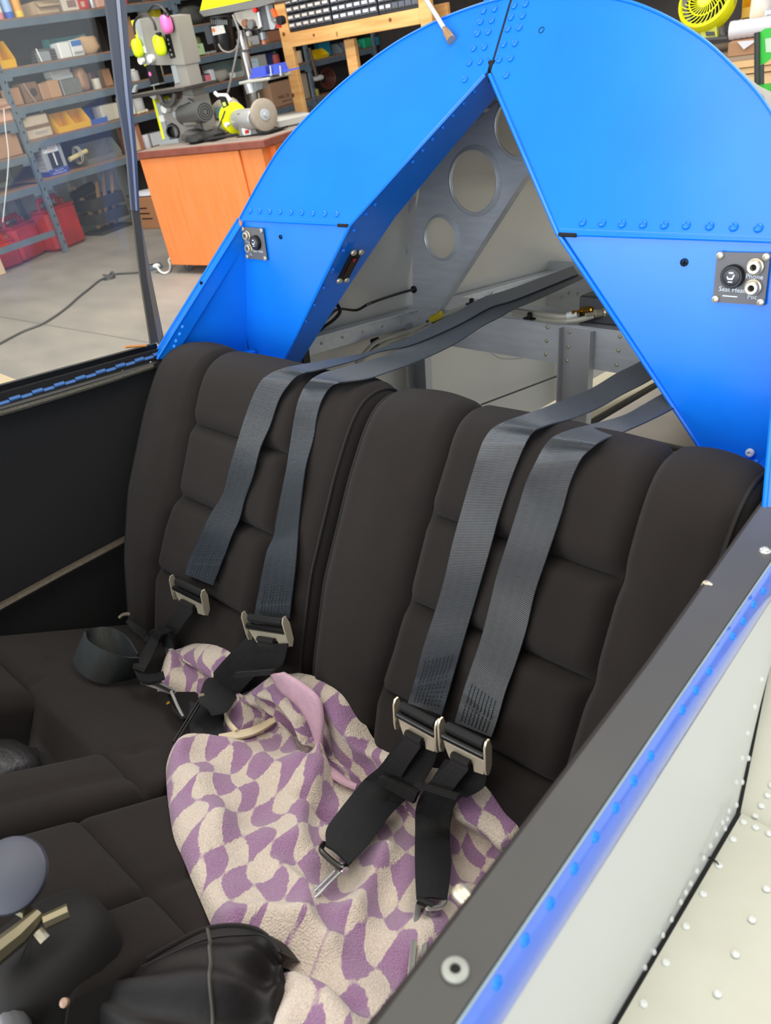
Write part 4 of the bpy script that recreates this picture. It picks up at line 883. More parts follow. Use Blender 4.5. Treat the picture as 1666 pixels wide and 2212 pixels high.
vm = nt.nodes.new('ShaderNodeVectorMath'); vm.operation = 'MULTIPLY_ADD'; vm.inputs[1].default_value = (.9, .9, 0); nt.links.new(nz.outputs['Color'], vm.inputs[0]); nt.links.new(uvn.outputs[0], vm.inputs[2])
nz3 = nt.nodes.new('ShaderNodeTexNoise'); nz3.inputs['Scale'].default_value = 9.0; nt.links.new(uvn.outputs[0], nz3.inputs['Vector'])
vm2 = nt.nodes.new('ShaderNodeVectorMath'); vm2.operation = 'MULTIPLY_ADD'; vm2.inputs[1].default_value = (.16, .16, 0); nt.links.new(nz3.outputs['Color'], vm2.inputs[0]); nt.links.new(vm.outputs[0], vm2.inputs[2])
sepx = nt.nodes.new('ShaderNodeSeparateXYZ'); nt.links.new(vm2.outputs[0], sepx.inputs[0])
def mth(op, a, b=None):
    n = nt.nodes.new('ShaderNodeMath'); n.operation = op
    for i, x in enumerate((a, b)):
        if x is None: continue
        if isinstance(x, (int, float)): n.inputs[i].default_value = x
        else: nt.links.new(x, n.inputs[i])
    return n.outputs[0]
wx = mth('ADD', sepx.outputs[0], mth('MULTIPLY', mth('SINE', mth('MULTIPLY', sepx.outputs[1], math.pi)), .20)); wy = sepx.outputs[1]
chk = mth('MULTIPLY', mth('SINE', mth('MULTIPLY', wx, math.pi)), mth('SINE', mth('MULTIPLY', wy, math.pi)))
mr = nt.nodes.new('ShaderNodeMapRange'); mr.inputs[1].default_value = -.035; mr.inputs[2].default_value = .035; nt.links.new(chk, mr.inputs[0])
mxc = nt.nodes.new('ShaderNodeMix'); mxc.data_type = 'RGBA'; mxc.inputs[6].default_value = (*lin((.64, .485, .63)), 1); mxc.inputs[7].default_value = (*lin((.875, .815, .755)), 1); nt.links.new(mr.outputs[0], mxc.inputs[0])
nz2 = nt.nodes.new('ShaderNodeTexNoise'); nz2.inputs['Scale'].default_value = 520; nz2.inputs['Detail'].default_value = 3; tco = nt.nodes.new('ShaderNodeTexCoord'); nt.links.new(tco.outputs['Object'], nz2.inputs['Vector'])
mxd = nt.nodes.new('ShaderNodeMix'); mxd.data_type = 'RGBA'; mxd.blend_type = 'MULTIPLY'; mxd.inputs[0].default_value = .4; nt.links.new(mxc.outputs[2], mxd.inputs[6]); nt.links.new(nz2.outputs['Color'], mxd.inputs[7])
mrg = nt.nodes.new('ShaderNodeMapRange'); mrg.inputs[1].default_value = .3; mrg.inputs[2].default_value = .7; mrg.inputs[3].default_value = .72; mrg.inputs[4].default_value = 1.06; nt.links.new(nz2.outputs[0], mrg.inputs[0])
cmb = nt.nodes.new('ShaderNodeCombineXYZ'); [nt.links.new(mrg.outputs[0], cmb.inputs[i]) for i in range(3)]; nt.links.new(cmb.outputs[0], mxd.inputs[7]); mxd.inputs[0].default_value = .8
nt.links.new(mxd.outputs[2], pb.inputs['Base Color']); pb.inputs['Roughness'].default_value = .95; pb.inputs['Sheen Weight'].default_value = .4; pb.inputs['Specular IOR Level'].default_value = .15
bpn = nt.nodes.new('ShaderNodeBump'); bpn.inputs['Strength'].default_value = .9; bpn.inputs['Distance'].default_value = .003; nt.links.new(nz2.outputs[0], bpn.inputs['Height']); nt.links.new(bpn.outputs[0], pb.inputs['Normal'])
cloth('towel_body', OP, RID, (0.3, 1.1, 2.2, .7))
OUT2 = [(341, 1478), (347, 1446), (368, 1412), (400, 1395), (432, 1390), (466, 1396), (500, 1420), (510, 1470), (470, 1500), (425, 1493), (380, 1483)]
cloth('towel_end', np.array([lt(p[0], p[1]) for p in smooth_path(OUT2 + OUT2[:1], 4)[:-1]]), [([(360, 1450), (410, 1425), (460, 1440)], .020, .040, 0)], (2, .1, .4, 1.7), base=.02, rim=.022)
def hem(L, Rr, off, m, name='towel_hem'):
    b = A(); b.ribbon([onlap(x, y, off) for x, y in L], [onlap(x, y, off) for x, y in Rr], .0035, 6, bow=.003); return b.build(name, m, TW, ang=80)
LIL = mat('lilac_band', (.80, .655, .72), .9, bump=.6, bscale=700, var=.12, vscale=60); CRM = mat('cream_hem', (.88, .82, .70), .9, bump=.4, bscale=500)
hem(smooth_path([(585, 1455), (603, 1490), (640, 1522), (666, 1560), (680, 1602), (685, 1652)], 5), smooth_path([(612, 1452), (652, 1476), (688, 1508), (699, 1555), (696, 1602), (695, 1655)], 5), .0475, LIL, 'woven_band')
hem(smooth_path([(688, 1652), (708, 1672), (738, 1692), (768, 1704)], 4), smooth_path([(700, 1652), (722, 1662), (750, 1684), (772, 1698)], 4), .034, LIL, 'woven_band')
hem(smooth_path([(472, 1588), (500, 1583), (540, 1574), (575, 1558), (604, 1541)], 4), smooth_path([(476, 1601), (505, 1598), (545, 1589), (580, 1571), (608, 1551)], 4), .029, CRM)
hem(smooth_path([(484, 1540), (490, 1562), (506, 1582)], 4), smooth_path([(488, 1536), (498, 1560), (516, 1580)], 4), .03, CRM)
# ---------------------------------------------------------------- harness
def rib(name, L, Rr, m, parent, surf, off, th=.0018, bow=.0, k=5, nsub=6):
    Lp = smooth_path(L, k); Rp = smooth_path(Rr, k)
    of = (lambda i: off) if not callable(off) else (lambda i: off(i / (len(Lp) - 1)))
    a = [surf(p[0], p[1], of(i)) for i, p in enumerate(Lp)]; b_ = [surf(p[0], p[1], of(i)) for i, p in enumerate(Rp)]
    return rib3(name, a, b_, m, parent, th, bow, nsub)
def rib3(name, a, b_, m, parent, th=.0018, bow=0.0, nsub=6):
    b = A(); b.ribbon(a, b_, th, nsub, bow); s = [0.0]
    for i in range(1, len(a)): s.append(s[-1] + float(np.linalg.norm((np.array(a[i]) + b_[i] - a[i - 1] - b_[i - 1]) / 2)))
    uv = [(k_ / nsub, s[i]) for i in range(len(a)) for k_ in range(nsub + 1)]; b.uv = uv + uv
    return b.build(name, m, parent, ang=60)
def aft(x, y, u): return atp(x, y, 2, u)
def buckle(root, x0, x1, dn, tabL, tabR, surf, off):
    # three-bar adjuster between two pixel points, dn a pixel point below its middle
    p0, p1, pd = surf(*x0, off), surf(*x1, off), surf(*dn, off); X = p1 - p0; wd = np.linalg.norm(X); X = X / wd; mid = (p0 + p1) / 2
    Y = pd - mid; Y = Y - X * (Y @ X); Y /= np.linalg.norm(Y); Z = np.cross(X, Y)
    if Z @ (PO - mid) < 0: Z = -Z
    f = lambda x, y, z: PW(mid + X * x + Y * y + Z * z); h = wd / 2
    fm = MB(lambda p: f(*p))
    b = MB(lambda p: f(*p))
    for sg in (-1, 1):
        prof = [(-.022, .008), (-.020, .013), (-.013, .0145), (.012, .0085), (.021, .005), (.022, .0), (.012, -.003), (-.012, .002), (-.018, .006)]
        b.prism([(sg * (h + .0012), y, z) for y, z in prof], (sg * .0026, 0, 0))
    b.add([(-h, .007, .0045), (h, .007, .0045), (h, .014, .004), (h * .92, .024, .002), (h * .50, .026, .002), (h * .44, .0165, .0035), (-h * .52, .0165, .0035), (-h * .56, .026, .002), (-h * .72, .024, .002), (-h * .88, .015, .0035)], [tuple(range(10))])
    b.add([(-h, .007, .0025), (h, .007, .0025), (h, .014, .002), (h * .92, .024, .0), (h * .50, .026, .0), (h * .44, .0165, .0015), (-h * .52, .0165, .0015), (-h * .56, .026, .0), (-h * .72, .024, .0), (-h * .88, .015, .0015)], [tuple(range(10))[::-1]])
    b.tube([(-h, .007, .0035), (h, .007, .0035)], .0016, 6)
    bk = b.build('adjuster_buckle', STEEL, root, ang=30)
    b = MB(lambda p: f(*p)); b.tube([(-h * .98, -.0005, .0065), (h * .98, -.0005, .0065)], .0046, 12); b.build('roller_bar', mat('black_bar', (.07, .07, .07), .3), bk)
    b = MB(lambda p: f(*p)); b.tube([(-h * .86, -.0125, .006), (h * .88, -.0125, .006)], .0058, 12, flat=.9); b.build('webbing_wrap', WEBK, bk)
    # pull tab looped through the slot
    tl, tr2 = surf(*tabL, off - .002), surf(*tabR, off - .002); a0, a1 = mid + X * (-h * .46) + Y * .0165 + Z * .006, mid + X * (h * .38) + Y * .0165 + Z * .006
    b0, b1 = a0 + Y * .008 + Z * .002, a1 + Y * .008 + Z * .002
    rib3('pull_tab', [a0, b0, b0 * .55 + tl * .45 + Z * .002, tl], [a1, b1, b1 * .55 + tr2 * .45 + Z * .002, tr2], WEBT, root, .0032, 0, 5)
    b = A(); b.tube([a0 + Z * .001, a1 + Z * .001], .0042, 8); b.build('tab_loop', WEBT, root)
    return bk
G_ = 'shoulder harness straps'
def strap(label, backL, backR, aftL, aftR, u0, base):
    root = thing('shoulder_strap', label, 'harness strap', Matrix.Translation(V3(PW(base))), G_)
    n_ = 6
    # over the seat top and down the back, in one piece with the run to the anchor
    def run(P, p0):
        Q = smooth_path(P[::-1], 4); m = len(Q) - 1; e = onback(p0[0], p0[1], .0185)
        return [aft(p[0], p[1], u0 + (.066 - u0) * max(0, 1 - (m - i) / (m * .45))) if i < m else e for i, p in enumerate(Q)]
    Lp, Rp = run(aftL, backL[0]), run(aftR, backR[0]); jn = len(Lp) - 1
    sl = smooth_path(backL, 5); sr = smooth_path(backR, 5)
    for i, (p, q) in enumerate(zip(sl, sr)):
        if i < 1: continue
        o = .0185 + .003 * math.sin(i * .35) + (.006 if i > len(sl) - 6 else 0); a, b_ = onback(p[0], p[1], o), onback(q[0], q[1], o)
        if a is None or b_ is None: continue
        Lp.append(a); Rp.append(b_)
    for P in (Lp, Rp):   # let the strap roll over the seat top
        for it in range(7):
            Q = [np.array(p) for p in P]
            for i in range(max(1, jn - 5), jn + 5): P[i] = Q[i] * .5 + (Q[i - 1] + Q[i + 1]) * .25
    rib3('webbing', Lp, Rp, WEB, root, .0018, 0.0, 8)
    # dense stitching block above the buckle
    e = int(len(Lp) - 9); st = A()
    for r_ in range(14):
        for c_ in range(8):
            q = (r_ + .5) / 14 * 7; i = min(e + int(q), len(Lp) - 2); fq = q - int(q); w = .16 + .68 * c_ / 7
            p = ((Lp[i] * (1 - w) + Rp[i] * w) * (1 - fq) + (Lp[i + 1] * (1 - w) + Rp[i + 1] * w) * fq); nn = np.cross(Rp[i] - Lp[i], Lp[i + 1] - Lp[i]); nn /= np.linalg.norm(nn); nn = nn if nn @ (PO - p) > 0 else -nn
            d = (Lp[i + 1] - Lp[i]); d /= np.linalg.norm(d); st.tube([p + nn * .0010 - d * .0016, p + nn * .0017, p + nn * .0010 + d * .0016], .0005, 4)
    so_ = st.build('stitching', mat('black_thread', (.17, .18, .185), .5), root); so_['kind'] = 'stuff'
    return root
SA = strap('black shoulder strap of the far seat, nearer the side wall, with a tilted buckle',
    [(602, 797), (569, 818), (548, 854), (530, 902), (515, 950), (497, 1010), (482, 1067), (455, 1112), (437, 1151), (410, 1208), (401, 1240)],
    [(650, 807), (632, 822), (605, 860), (584, 920), (563, 968), (548, 1025), (530, 1076), (518, 1121), (500, 1160), (482, 1208), (460, 1264)],
    [(602, 797), (640, 790), (681, 783), (761, 769), (811, 757), (875, 733), (930, 706), (985, 675), (1040, 645), (1110, 622), (1238, 575)],
    [(650, 807), (672, 803), (700, 797), (765, 780), (817, 761), (880, 748), (940, 725), (1000, 697), (1060, 664), (1120, 645), (1250, 592)], .050, (-.17, -.2, -.0))
SB = strap('black shoulder strap of the far seat, second from the side wall, hanging straight',
    [(662, 827), (647, 860), (638, 896), (629, 950), (620, 1010), (608, 1076), (593, 1154), (578, 1190), (567, 1240), (556, 1300), (552, 1326)],
    [(716, 830), (698, 860), (686, 896), (677, 950), (662, 1004), (653, 1064), (646, 1130), (643, 1175), (638, 1232), (630, 1295), (626, 1336)],
    [(662, 827), (690, 808), (723, 800), (773, 786), (833, 769), (875, 750), (930, 726), (990, 690), (1050, 660), (1110, 640), (1238, 586)],
    [(716, 830), (750, 824), (795, 818), (847, 801), (916, 775), (985, 742), (1040, 706), (1083, 684), (1110, 668), (1166, 645), (1261, 601)], .047, (-.11, -.2, -.0))
SCs = strap('black shoulder strap of the near seat, the one nearer the middle of the cockpit',
    [(1068, 917), (1044, 954), (1020, 1026), (996, 1110), (978, 1176), (960, 1254), (939, 1326), (915, 1400), (897, 1470), (882, 1518)],
    [(1152, 932), (1137, 956), (1110, 1020), (1080, 1110), (1062, 1176), (1038, 1260), (1017, 1332), (1000, 1390), (984, 1445), (955, 1545)],
    [(1068, 917), (1138, 896), (1207, 869), (1276, 841), (1331, 808), (1381, 783), (1450, 742)],
    [(1152, 932), (1176, 920), (1229, 907), (1290, 883), (1345, 852), (1403, 822), (1470, 778)], .046, (.2, -.2, -.0))
def lenfix(a, b):
    n = max(len(a), len(b))
    def rs(P): return [tuple(np.array(smooth_path(P, 8))[int(round(i * (len(smooth_path(P, 8)) - 1) / (n - 1)))]) for i in range(n)]
    return (a if len(a) == n else rs(a)), (b if len(b) == n else rs(b))
dl, dr = lenfix([(1184, 948), (1221, 932), (1276, 918), (1345, 899), (1387, 877), (1425, 855), (1500, 815)], [(1284, 964), (1304, 949), (1345, 935), (1400, 910), (1445, 888), (1520, 845)])
SD = strap('black shoulder strap of the near seat, the one nearer the black rail',
    [(1184, 948), (1160, 995), (1138, 1040), (1120, 1098), (1096, 1174), (1074, 1244), (1060, 1302), (1040, 1380), (1018, 1445), (1000, 1500), (983, 1560)],
    [(1284, 964), (1258, 988), (1233, 1040), (1214, 1107), (1185, 1194), (1156, 1280), (1137, 1362), (1112, 1440), (1092, 1495), (1075, 1555), (1062, 1592)], dl, dr, .044, (.3, -.2, -.0))
S1 = lambda x, y, o: onback(x, y, o)
buckle(SA, (384, 1268), (448, 1299), (405, 1310), (353, 1357), (380, 1376), S1, .030)
buckle(SB, (543, 1350), (626, 1362), (582, 1385), (561, 1425), (596, 1421), S1, .034)
SL = lambda x, y, o: onlap(x, y, o)
buckle(SCs, (868, 1540), (950, 1584), (895, 1585), (825, 1662), (868, 1678), SL, .052)
buckle(SD, (965, 1585), (1056, 1630), (995, 1635), (925, 1692), (975, 1712), SL, .058)
# lower belts from the buckles to the end fittings
rib('lower_belt', [(872, 1580), (826, 1650), (788, 1684), (742, 1740), (707, 1788), (704, 1814), (704, 1828)], [(944, 1606), (934, 1655), (892, 1712), (850, 1752), (818, 1794), (791, 1830), (752, 1868)], WEBK, SCs, SL, lambda s: .036 + .012 * min(1, s * 3), bow=.002)
rib('folded_end', [(822, 1676), (817, 1688), (819, 1692)], [(905, 1710), (897, 1730), (896, 1734)], WEBT, SCs, SL, .060, th=.006)
rib('belt_return', [(905, 1606), (880, 1650), (830, 1670)], [(945, 1616), (938, 1650), (900, 1712)], WEBK, SCs, SL, .047)
p = [SL(x, y, .045) for x, y in ((700, 1822), (694, 1836), (708, 1852), (730, 1870), (742, 1874), (756, 1862))]
A().tube(smooth_path(p, 4), .0032, 8).build('end_ring', mat('dark_steel', (.35, .35, .34), .3, 1.0), SCs)
for dx in (-4, 4): A().tube([SL(740 + dx, 1872 + dx * .8, .042), SL(632 + dx, 1980 + dx * .8, .024)], .0018, 8).build('link_rod', CHROME, SCs)
A().tube([SL(734, 1870, .043), SL(746, 1881, .043)], .0042, 8).build('link_collar', CHROME, SCs)
rib('lower_belt', [(962, 1640), (930, 1690), (902, 1735), (897, 1800), (897, 1880), (900, 1942)], [(1056, 1650), (1046, 1690), (985, 1735), (972, 1800), (975, 1870), (966, 1945)], WEBK, SD, SL, lambda s: .038 + .012 * min(1, s * 3), bow=.002)
rib('belt_return', [(1000, 1640), (975, 1690), (950, 1716)], [(1052, 1660), (1046, 1700), (1010, 1722)], WEBK, SD, SL, .049)
rib('folded_end', [(899, 1690), (899, 1698)], [(992, 1717), (988, 1726)], WEBT, SD, SL, .072, th=.006)
p = [SL(x, y, .048) for x, y in ((962, 1918), (964, 1935), (958, 1955), (940, 1962), (922, 1962))]
A().tube(smooth_path(p, 4), .0026, 8).build('end_ring', CHROME, SD)
A().tube([SL(902, 1944, .05), SL(935, 1956, .05)], .0042, 8).build('belt_loop', WEBK, SD)
lk = A(); fpt = lambda x, y: SL(x, y, .034)
for a, b_ in (((903, 1955), (888, 2110)), ((926, 1958), (914, 2080))): lk.tube([fpt(*a), fpt(*b_)], .0034, 8, flat=.5)
lk.tube([fpt(903, 1953), fpt(915, 1946), fpt(927, 1957)], .0034, 8, flat=.6); lk.build('slotted_link', CHROME, SD)
# far seat: belts, loop, latch
rib('lower_belt', [(536, 1374), (490, 1420), (455, 1460), (440, 1476), (430, 1510), (432, 1522)], [(604, 1402), (570, 1440), (526, 1486), (508, 1512), (490, 1537), (458, 1546)], WEBK, SB, SL, lambda s: .03 + .025 * s, bow=.003)
rib('belt_return', [(560, 1392), (540, 1430), (530, 1450)], [(622, 1390), (612, 1432), (588, 1452)], WEBK, SB, SL, .042)
rib('folded_end', [(512, 1452), (509, 1464)], [(592, 1446), (586, 1457)], WEBT, SB, SL, .075, th=.007)
lap = thing('lap_belt', 'black lap belt looped on the far seat with an open silver latch', 'lap belt', Matrix.Translation(V3(PW((-.3, -.5, -.38)))))
def topb(T, Bm, ot, ob): 
    a = [onlap(x, y, ot) for x, y in smooth_path(T, 6)]; b_ = [onlap(x, y, ob) for x, y in smooth_path(Bm, 6)]; return a, b_
WEBG = webbing('greenish_black_webbing', (.125, .13, .112), (.155, .16, .14), stripe=.25, rough=.45, spec=.5, sheen=.1)
a, b_ = topb([(184, 1364), (190, 1383), (218, 1401), (248, 1413), (277, 1420), (300, 1420)], [(158, 1424), (166, 1446), (194, 1468), (228, 1477), (266, 1471), (300, 1462)], .062, .012); rib3('belt_loop', a, b_, WEBG, lap)
a, b_ = topb([(184, 1364), (200, 1357), (225, 1354), (250, 1359), (277, 1380), (297, 1412)], [(176, 1400), (200, 1415), (228, 1418), (255, 1420), (280, 1428), (300, 1440)], .060, .020); rib3('belt_loop', a, b_, WEBG, lap)
rib('belt_fold', [(336, 1358), (322, 1385), (302, 1420), (287, 1440)], [(352, 1370), (340, 1396), (322, 1430), (312, 1448)], WEBT, lap, SL, .048, th=.006)
rib('belt_fold', [(345, 1360), (352, 1390), (362, 1420)], [(368, 1375), (376, 1400), (380, 1425)], WEBG, lap, SL, .036, th=.003)
rib('belt_fold', [(287, 1436), (300, 1456), (330, 1458), (352, 1452)], [(292, 1452), (306, 1472), (335, 1474), (356, 1466)], WEBK, lap, SL, .040, th=.004)
rib('belt_fold', [(350, 1352), (325, 1362), (310, 1385)], [(372, 1362), (350, 1376), (330, 1400)], WEBK, lap, SL, .044, th=.004)
rib('belt_fold', [(278, 1338), (300, 1352), (318, 1365)], [(272, 1344), (292, 1366), (312, 1384)], WEBK, lap, SL, .030, th=.003)
A().tube(smooth_path([onlap(x, y, .03) for x, y in ((258, 1334), (266, 1328), (278, 1326))], 3), .0032, 6).build('anchor_clip', STEEL, lap)
b = A(); q = [onlap(x, y, .034) for x, y in ((302, 1466), (322, 1464), (352, 1474), (382, 1494), (374, 1502), (340, 1490), (306, 1478))]; n_ = np.array((0, -.4, .9)); b.prism(q, n_ * .0022); lp_ = b.build('latch_plate', CHROME, lap)
b = A(); q = [onlap(x, y, .038) for x, y in ((332, 1477), (336, 1474), (378, 1494), (374, 1498))]; b.prism(q, n_ * .001); b.build('latch_slot', BLKM, lp_)
A().tube([onlap(370, 1494, .038), onlap(382, 1522, .03), onlap(396, 1549, .024)], .0024, 8).build('latch_arm', CHROME, lap)
b = A(); q = [onlap(x, y, .020) for x, y in ((368, 1506), (384, 1500), (428, 1500), (446, 1520), (440, 1545), (400, 1560), (378, 1540))]; b.prism(q, n_ * .008); b.build('latch_body', BLK, lap)
b = A(); b.lathe([(.003, 0), (.003, .0015), (0, .002)], onlap(363, 1519, .031), n_, 10); b.build('latch_pin', BRASS, lap)
rib('tongue_belt', [(410, 1516), (408, 1560), (415, 1602)], [(455, 1530), (480, 1560), (486, 1600)], WEBK, lap, SL, .024, th=.003)
for dx in (-4, 3): A().tube([onlap(437 + dx, 1508, .05), onlap(405 + dx, 1560, .036), onlap(378 + dx, 1604, .026)], .0017, 6).build('release_rod', BLK, lap)
A().tube([onlap(430, 1503, .05), onlap(440, 1502, .05)], .003, 6).build('rod_tip', STEEL, lap)
# ---------------------------------------------------------------- hangar contents
def Hn(x, y, n): return ath(x, y, 0, n)
def Hs(x, y, s): return ath(x, y, 1, s)
def Hz(x, y, z): return ath(x, y, 2, z)
def hthing(name, label, cat, base, group=None):
    return thing(name, label, cat, HM @ Matrix.Translation(V3(base)), group)
def HB(): return MB(HW)
# ---- steel shelving: bays along the wall
NF, ND = 7.09, .46
BAYS = [(2.30, 4.525, (1.17, .895, .64)), (4.575, 6.745, (1.915, 1.56, 1.27, .985, .657)), (6.775, 8.72, (1.96, 1.66, 1.375, 1.095, .70)), (8.75, 10.2, (1.66, 1.375, 1.10, .70))]
BL = ['far left bay of blue-grey steel shelving, at the photo edge, with cardboard boxes', 'wide blue-grey steel shelving bay seen through the canopy pane, five loaded shelves', 'blue-grey steel shelving bay behind the band saw and the drill press', 'blue-grey steel shelving bay behind the pine drawer rack']
for bi, (s0, s1, lv_) in enumerate(BAYS):
    root = hthing('shelving_unit', BL[bi], 'shelves', (NF + .2, (s0 + s1) / 2, 0), 'steel shelving bays')
    for z in lv_:
        b = HB(); b.box((NF + ND / 2, (s0 + s1) / 2, z - .008), (ND - .004, s1 - s0 - .01, .016), .002); b.build('shelf_board', BOARD, root)
        for nn in (NF + .004, NF + ND - .004):
            b = HB(); b.box((nn, (s0 + s1) / 2, z - .043), (.003, s1 - s0, .058)); b.box((nn + (.012 if nn < 7.3 else -.012), (s0 + s1) / 2, z - .071), (.025, s1 - s0, .003)); b.box((nn, s0 + .04, z - .06), (.004, .075, .075)); b.box((nn, s1 - .04, z - .06), (.004, .075, .075)); b.build('shelf_beam', SHELFB, root)
    for sp in (((s0 - .015, s1 + .015) if bi == 1 else (s1 + .015,)) if bi else (s0,)):
        for nn in (NF - .006, NF + ND + .006):
            b = HB(); b.box((nn, sp, 1.15), (.004, .046, 2.3)); b.box((nn + .018, sp - .021, 1.15), (.036, .004, 2.3)); po = b.build('post', SHELFB, root)
            if nn < 7.2:
                h = HB()
                for k in range(28): h.box((nn - .0025, sp + .004, .1 + k * .08), (.001, .012, .022))
                h.build('post_slots', BLKM, po, kind='stuff')
    if bi: 
        b = HB(); b.box((NF + ND - .02, (s0 + s1) / 2, 1.3), (.006, s1 - s0 - .02, 1.36)); b.build('back_board', mat('dark_back_board', (.30, .27, .255), .85, var=.4, vscale=3, stretch=(1, 1, 4)), root)
b = HB(); b.box((NF + .004, 4.20, .20), (.004, .62, .055)); b.build('low_beam', SHELFB, bpy.data.objects['shelving_unit'])
# ---- item makers (front face at n0 on a shelf of height z; pixel columns give the width)
def frame(bl, br, top, z, n0):
    a, c = Hn(*bl, n0), Hn(*br, n0); t = Hn(*top, n0); return min(a[1], c[1]), max(a[1], c[1]), max(.02, t[2] - z)
def carton(label, bl, br, top, z, m=CARD, n0=7.13, d=.2, name='cardboard_box', cat='box', group=None, opened=False, tape=None, rot=0.0):
    s0, s1, h = frame(bl, br, top, z, n0); w = s1 - s0; cx_, cy_ = n0 + d / 2, (s0 + s1) / 2
    root = hthing(name, label, cat, (cx_, cy_, z), group); b = HB()
    if not opened:
        b.box((cx_, cy_, z + h / 2), (d, w, h), min(.006, w / 8), rot); b.build('body', m, root)
        if tape: b = HB(); b.box((cx_, cy_, z + h + .0008), (d * .98, w * .22, .0016), 0, rot); b.box((n0 - .0006, cy_, z + h * .78), (.001, w * .22, h * .42), 0, rot); b.build('tape', tape, root)
        elif h > .05: b = HB(); b.box((cx_, cy_, z + h + .0012), (d * .97, w * .47, .0024), 0, rot); b.build('flap', m, root)
    else:
        for q in ((n0 + .004, cy_, .008, w), (n0 + d - .004, cy_, .008, w)): b.box((q[0], q[1], z + h / 2), (q[2], q[3], h))
        for q in (s0 + .004, s1 - .004): b.box((cx_, q, z + h / 2), (d, .008, h))
        b.box((cx_, cy_, z + .004), (d, w, .008)); b.build('body', m, root)
        b = HB(); b.prism([(n0, s0, z + h), (n0, s1, z + h), (n0 - .05, s1 - .01, z + h - .05), (n0 - .05, s0 + .01, z + h - .05)], (.003, 0, .003)); b.build('flap', m, root)
        b = HB(); b.prism([(n0, s1, z + h), (n0 + d, s1, z + h), (n0 + d, s1 + .05, z + h + .03), (n0, s1 + .05, z + h + .03)], (0, .003, .003)); b.build('flap', m, root)
    return root, (s0, s1, h, n0, d, z)
def sticker(root, fr_, u0, u1, v0, v1, m, name='label_print'):
    s0, s1, h, n0, d, z = fr_; w = s1 - s0; b = HB(); b.box((n0 - .0012, s0 + w * (u0 + u1) / 2, z + h * (v0 + v1) / 2), (.0012, w * (u1 - u0), h * (v1 - v0))); return b.build(name, m, root)
def words(root, fr_, txt, u, v, size, m):
    s0, s1, h, n0, d, z = fr_; return lettering(txt, size, m, root, HW((n0 - .0026, s0 + (s1 - s0) * u, z + h * v)), HW((0, 1, 0)), HW((0, 0, 1)))
def can(label, xl, xr, yt, yb, z, m, n0=7.16, cap=None, band=None, name='spray_can', cat='can', group=None, neck=True):
    a, c, t = Hn(xl, yb, n0), Hn(xr, yb, n0), Hn((xl + xr) / 2, yt, n0); r = max(.012, abs(c[1] - a[1]) / 2); h = max(.03, t[2] - z); o = (n0 + r, (a[1] + c[1]) / 2, z)
    root = hthing(name, label, cat, o, group); b = HB()
    b.lathe([(r * .96, 0), (r, .006), (r, h * (.8 if neck else .97)), (r * (.55 if neck else .96), h * (.88 if neck else 1)), (0, h * (.88 if neck else 1))], o, (0, 0, 1), 16); b.build('body', m, root)
    if neck: b = HB(); b.lathe([(r * .5, h * .87), (r * .5, h * .99), (r * .42, h), (0, h)], o, (0, 0, 1), 12); b.build('cap', cap or WHITEPL, root)
    if band: b = HB(); b.lathe([(r * 1.012, h * .2), (r * 1.012, h * .6)], o, (0, 0, 1), 16); b.build('label_band', band, root)
    return root
def binbox(label, bl, br, top, z, m=YEL, n0=7.14, d=.18, cells=1, group=None):
    s0, s1, h = frame(bl, br, top, z, n0); w = s1 - s0; root = hthing('storage_bin', label, 'bin', (n0 + d / 2, (s0 + s1) / 2, z), group); b = HB(); th = .004
    b.box((n0 + d / 2, (s0 + s1) / 2, z + th / 2), (d, w, th)); b.box((n0 + d - th / 2, (s0 + s1) / 2, z + h / 2), (th, w, h))
    for k in range(cells + 1):
        q = s0 + w * k / cells; q = min(max(q, s0 + th / 2), s1 - th / 2); b.prism([(n0, q - th / 2, z), (n0 + d, q - th / 2, z), (n0 + d, q - th / 2, z + h), (n0 + d * .42, q - th / 2, z + h), (n0 - .008, q - th / 2, z + h * .34)], (0, th, 0))
    b.build('body', m, root)
    for k in range(cells):
        q0 = s0 + w * k / cells; q1 = s0 + w * (k + 1) / cells; b = HB(); b.prism([(n0, q0, z), (n0, q1, z), (n0 - .012, q1, z + h * .30), (n0 - .012, q0, z + h * .30)], (.004, 0, .001)); b.build('front_lip', m, root)
    return root
def lump(label, bl, br, top, z, m, n0=7.14, d=.14, name='parts_bag', cat='bag', seed=1, amp=.16, group=None, extra=None):
    s0, s1, h = frame(bl, br, top, z, n0); b = HB(); b.blob((n0 + d / 2, (s0 + s1) / 2, z + h / 2), (d, s1 - s0, h), 14, 9, seed, amp)
    if extra is None: o = b.build(name, m, None, ang=70); tag(o, label, cat, group); return o
    root = hthing(name, label, cat, (n0 + d / 2, (s0 + s1) / 2, z), group); b.build('body', m, root, ang=70); return root, (s0, s1, h, n0, d, z)
GC, GS, GB_, GCan = 'cardboard boxes on the steel shelves', 'spray cans on the top shelf', 'yellow storage bins', 'bottles and jars on the shelves'
Z1 = {1: 1.915, 2: 1.56, 3: 1.27, 4: .985, 5: .657}
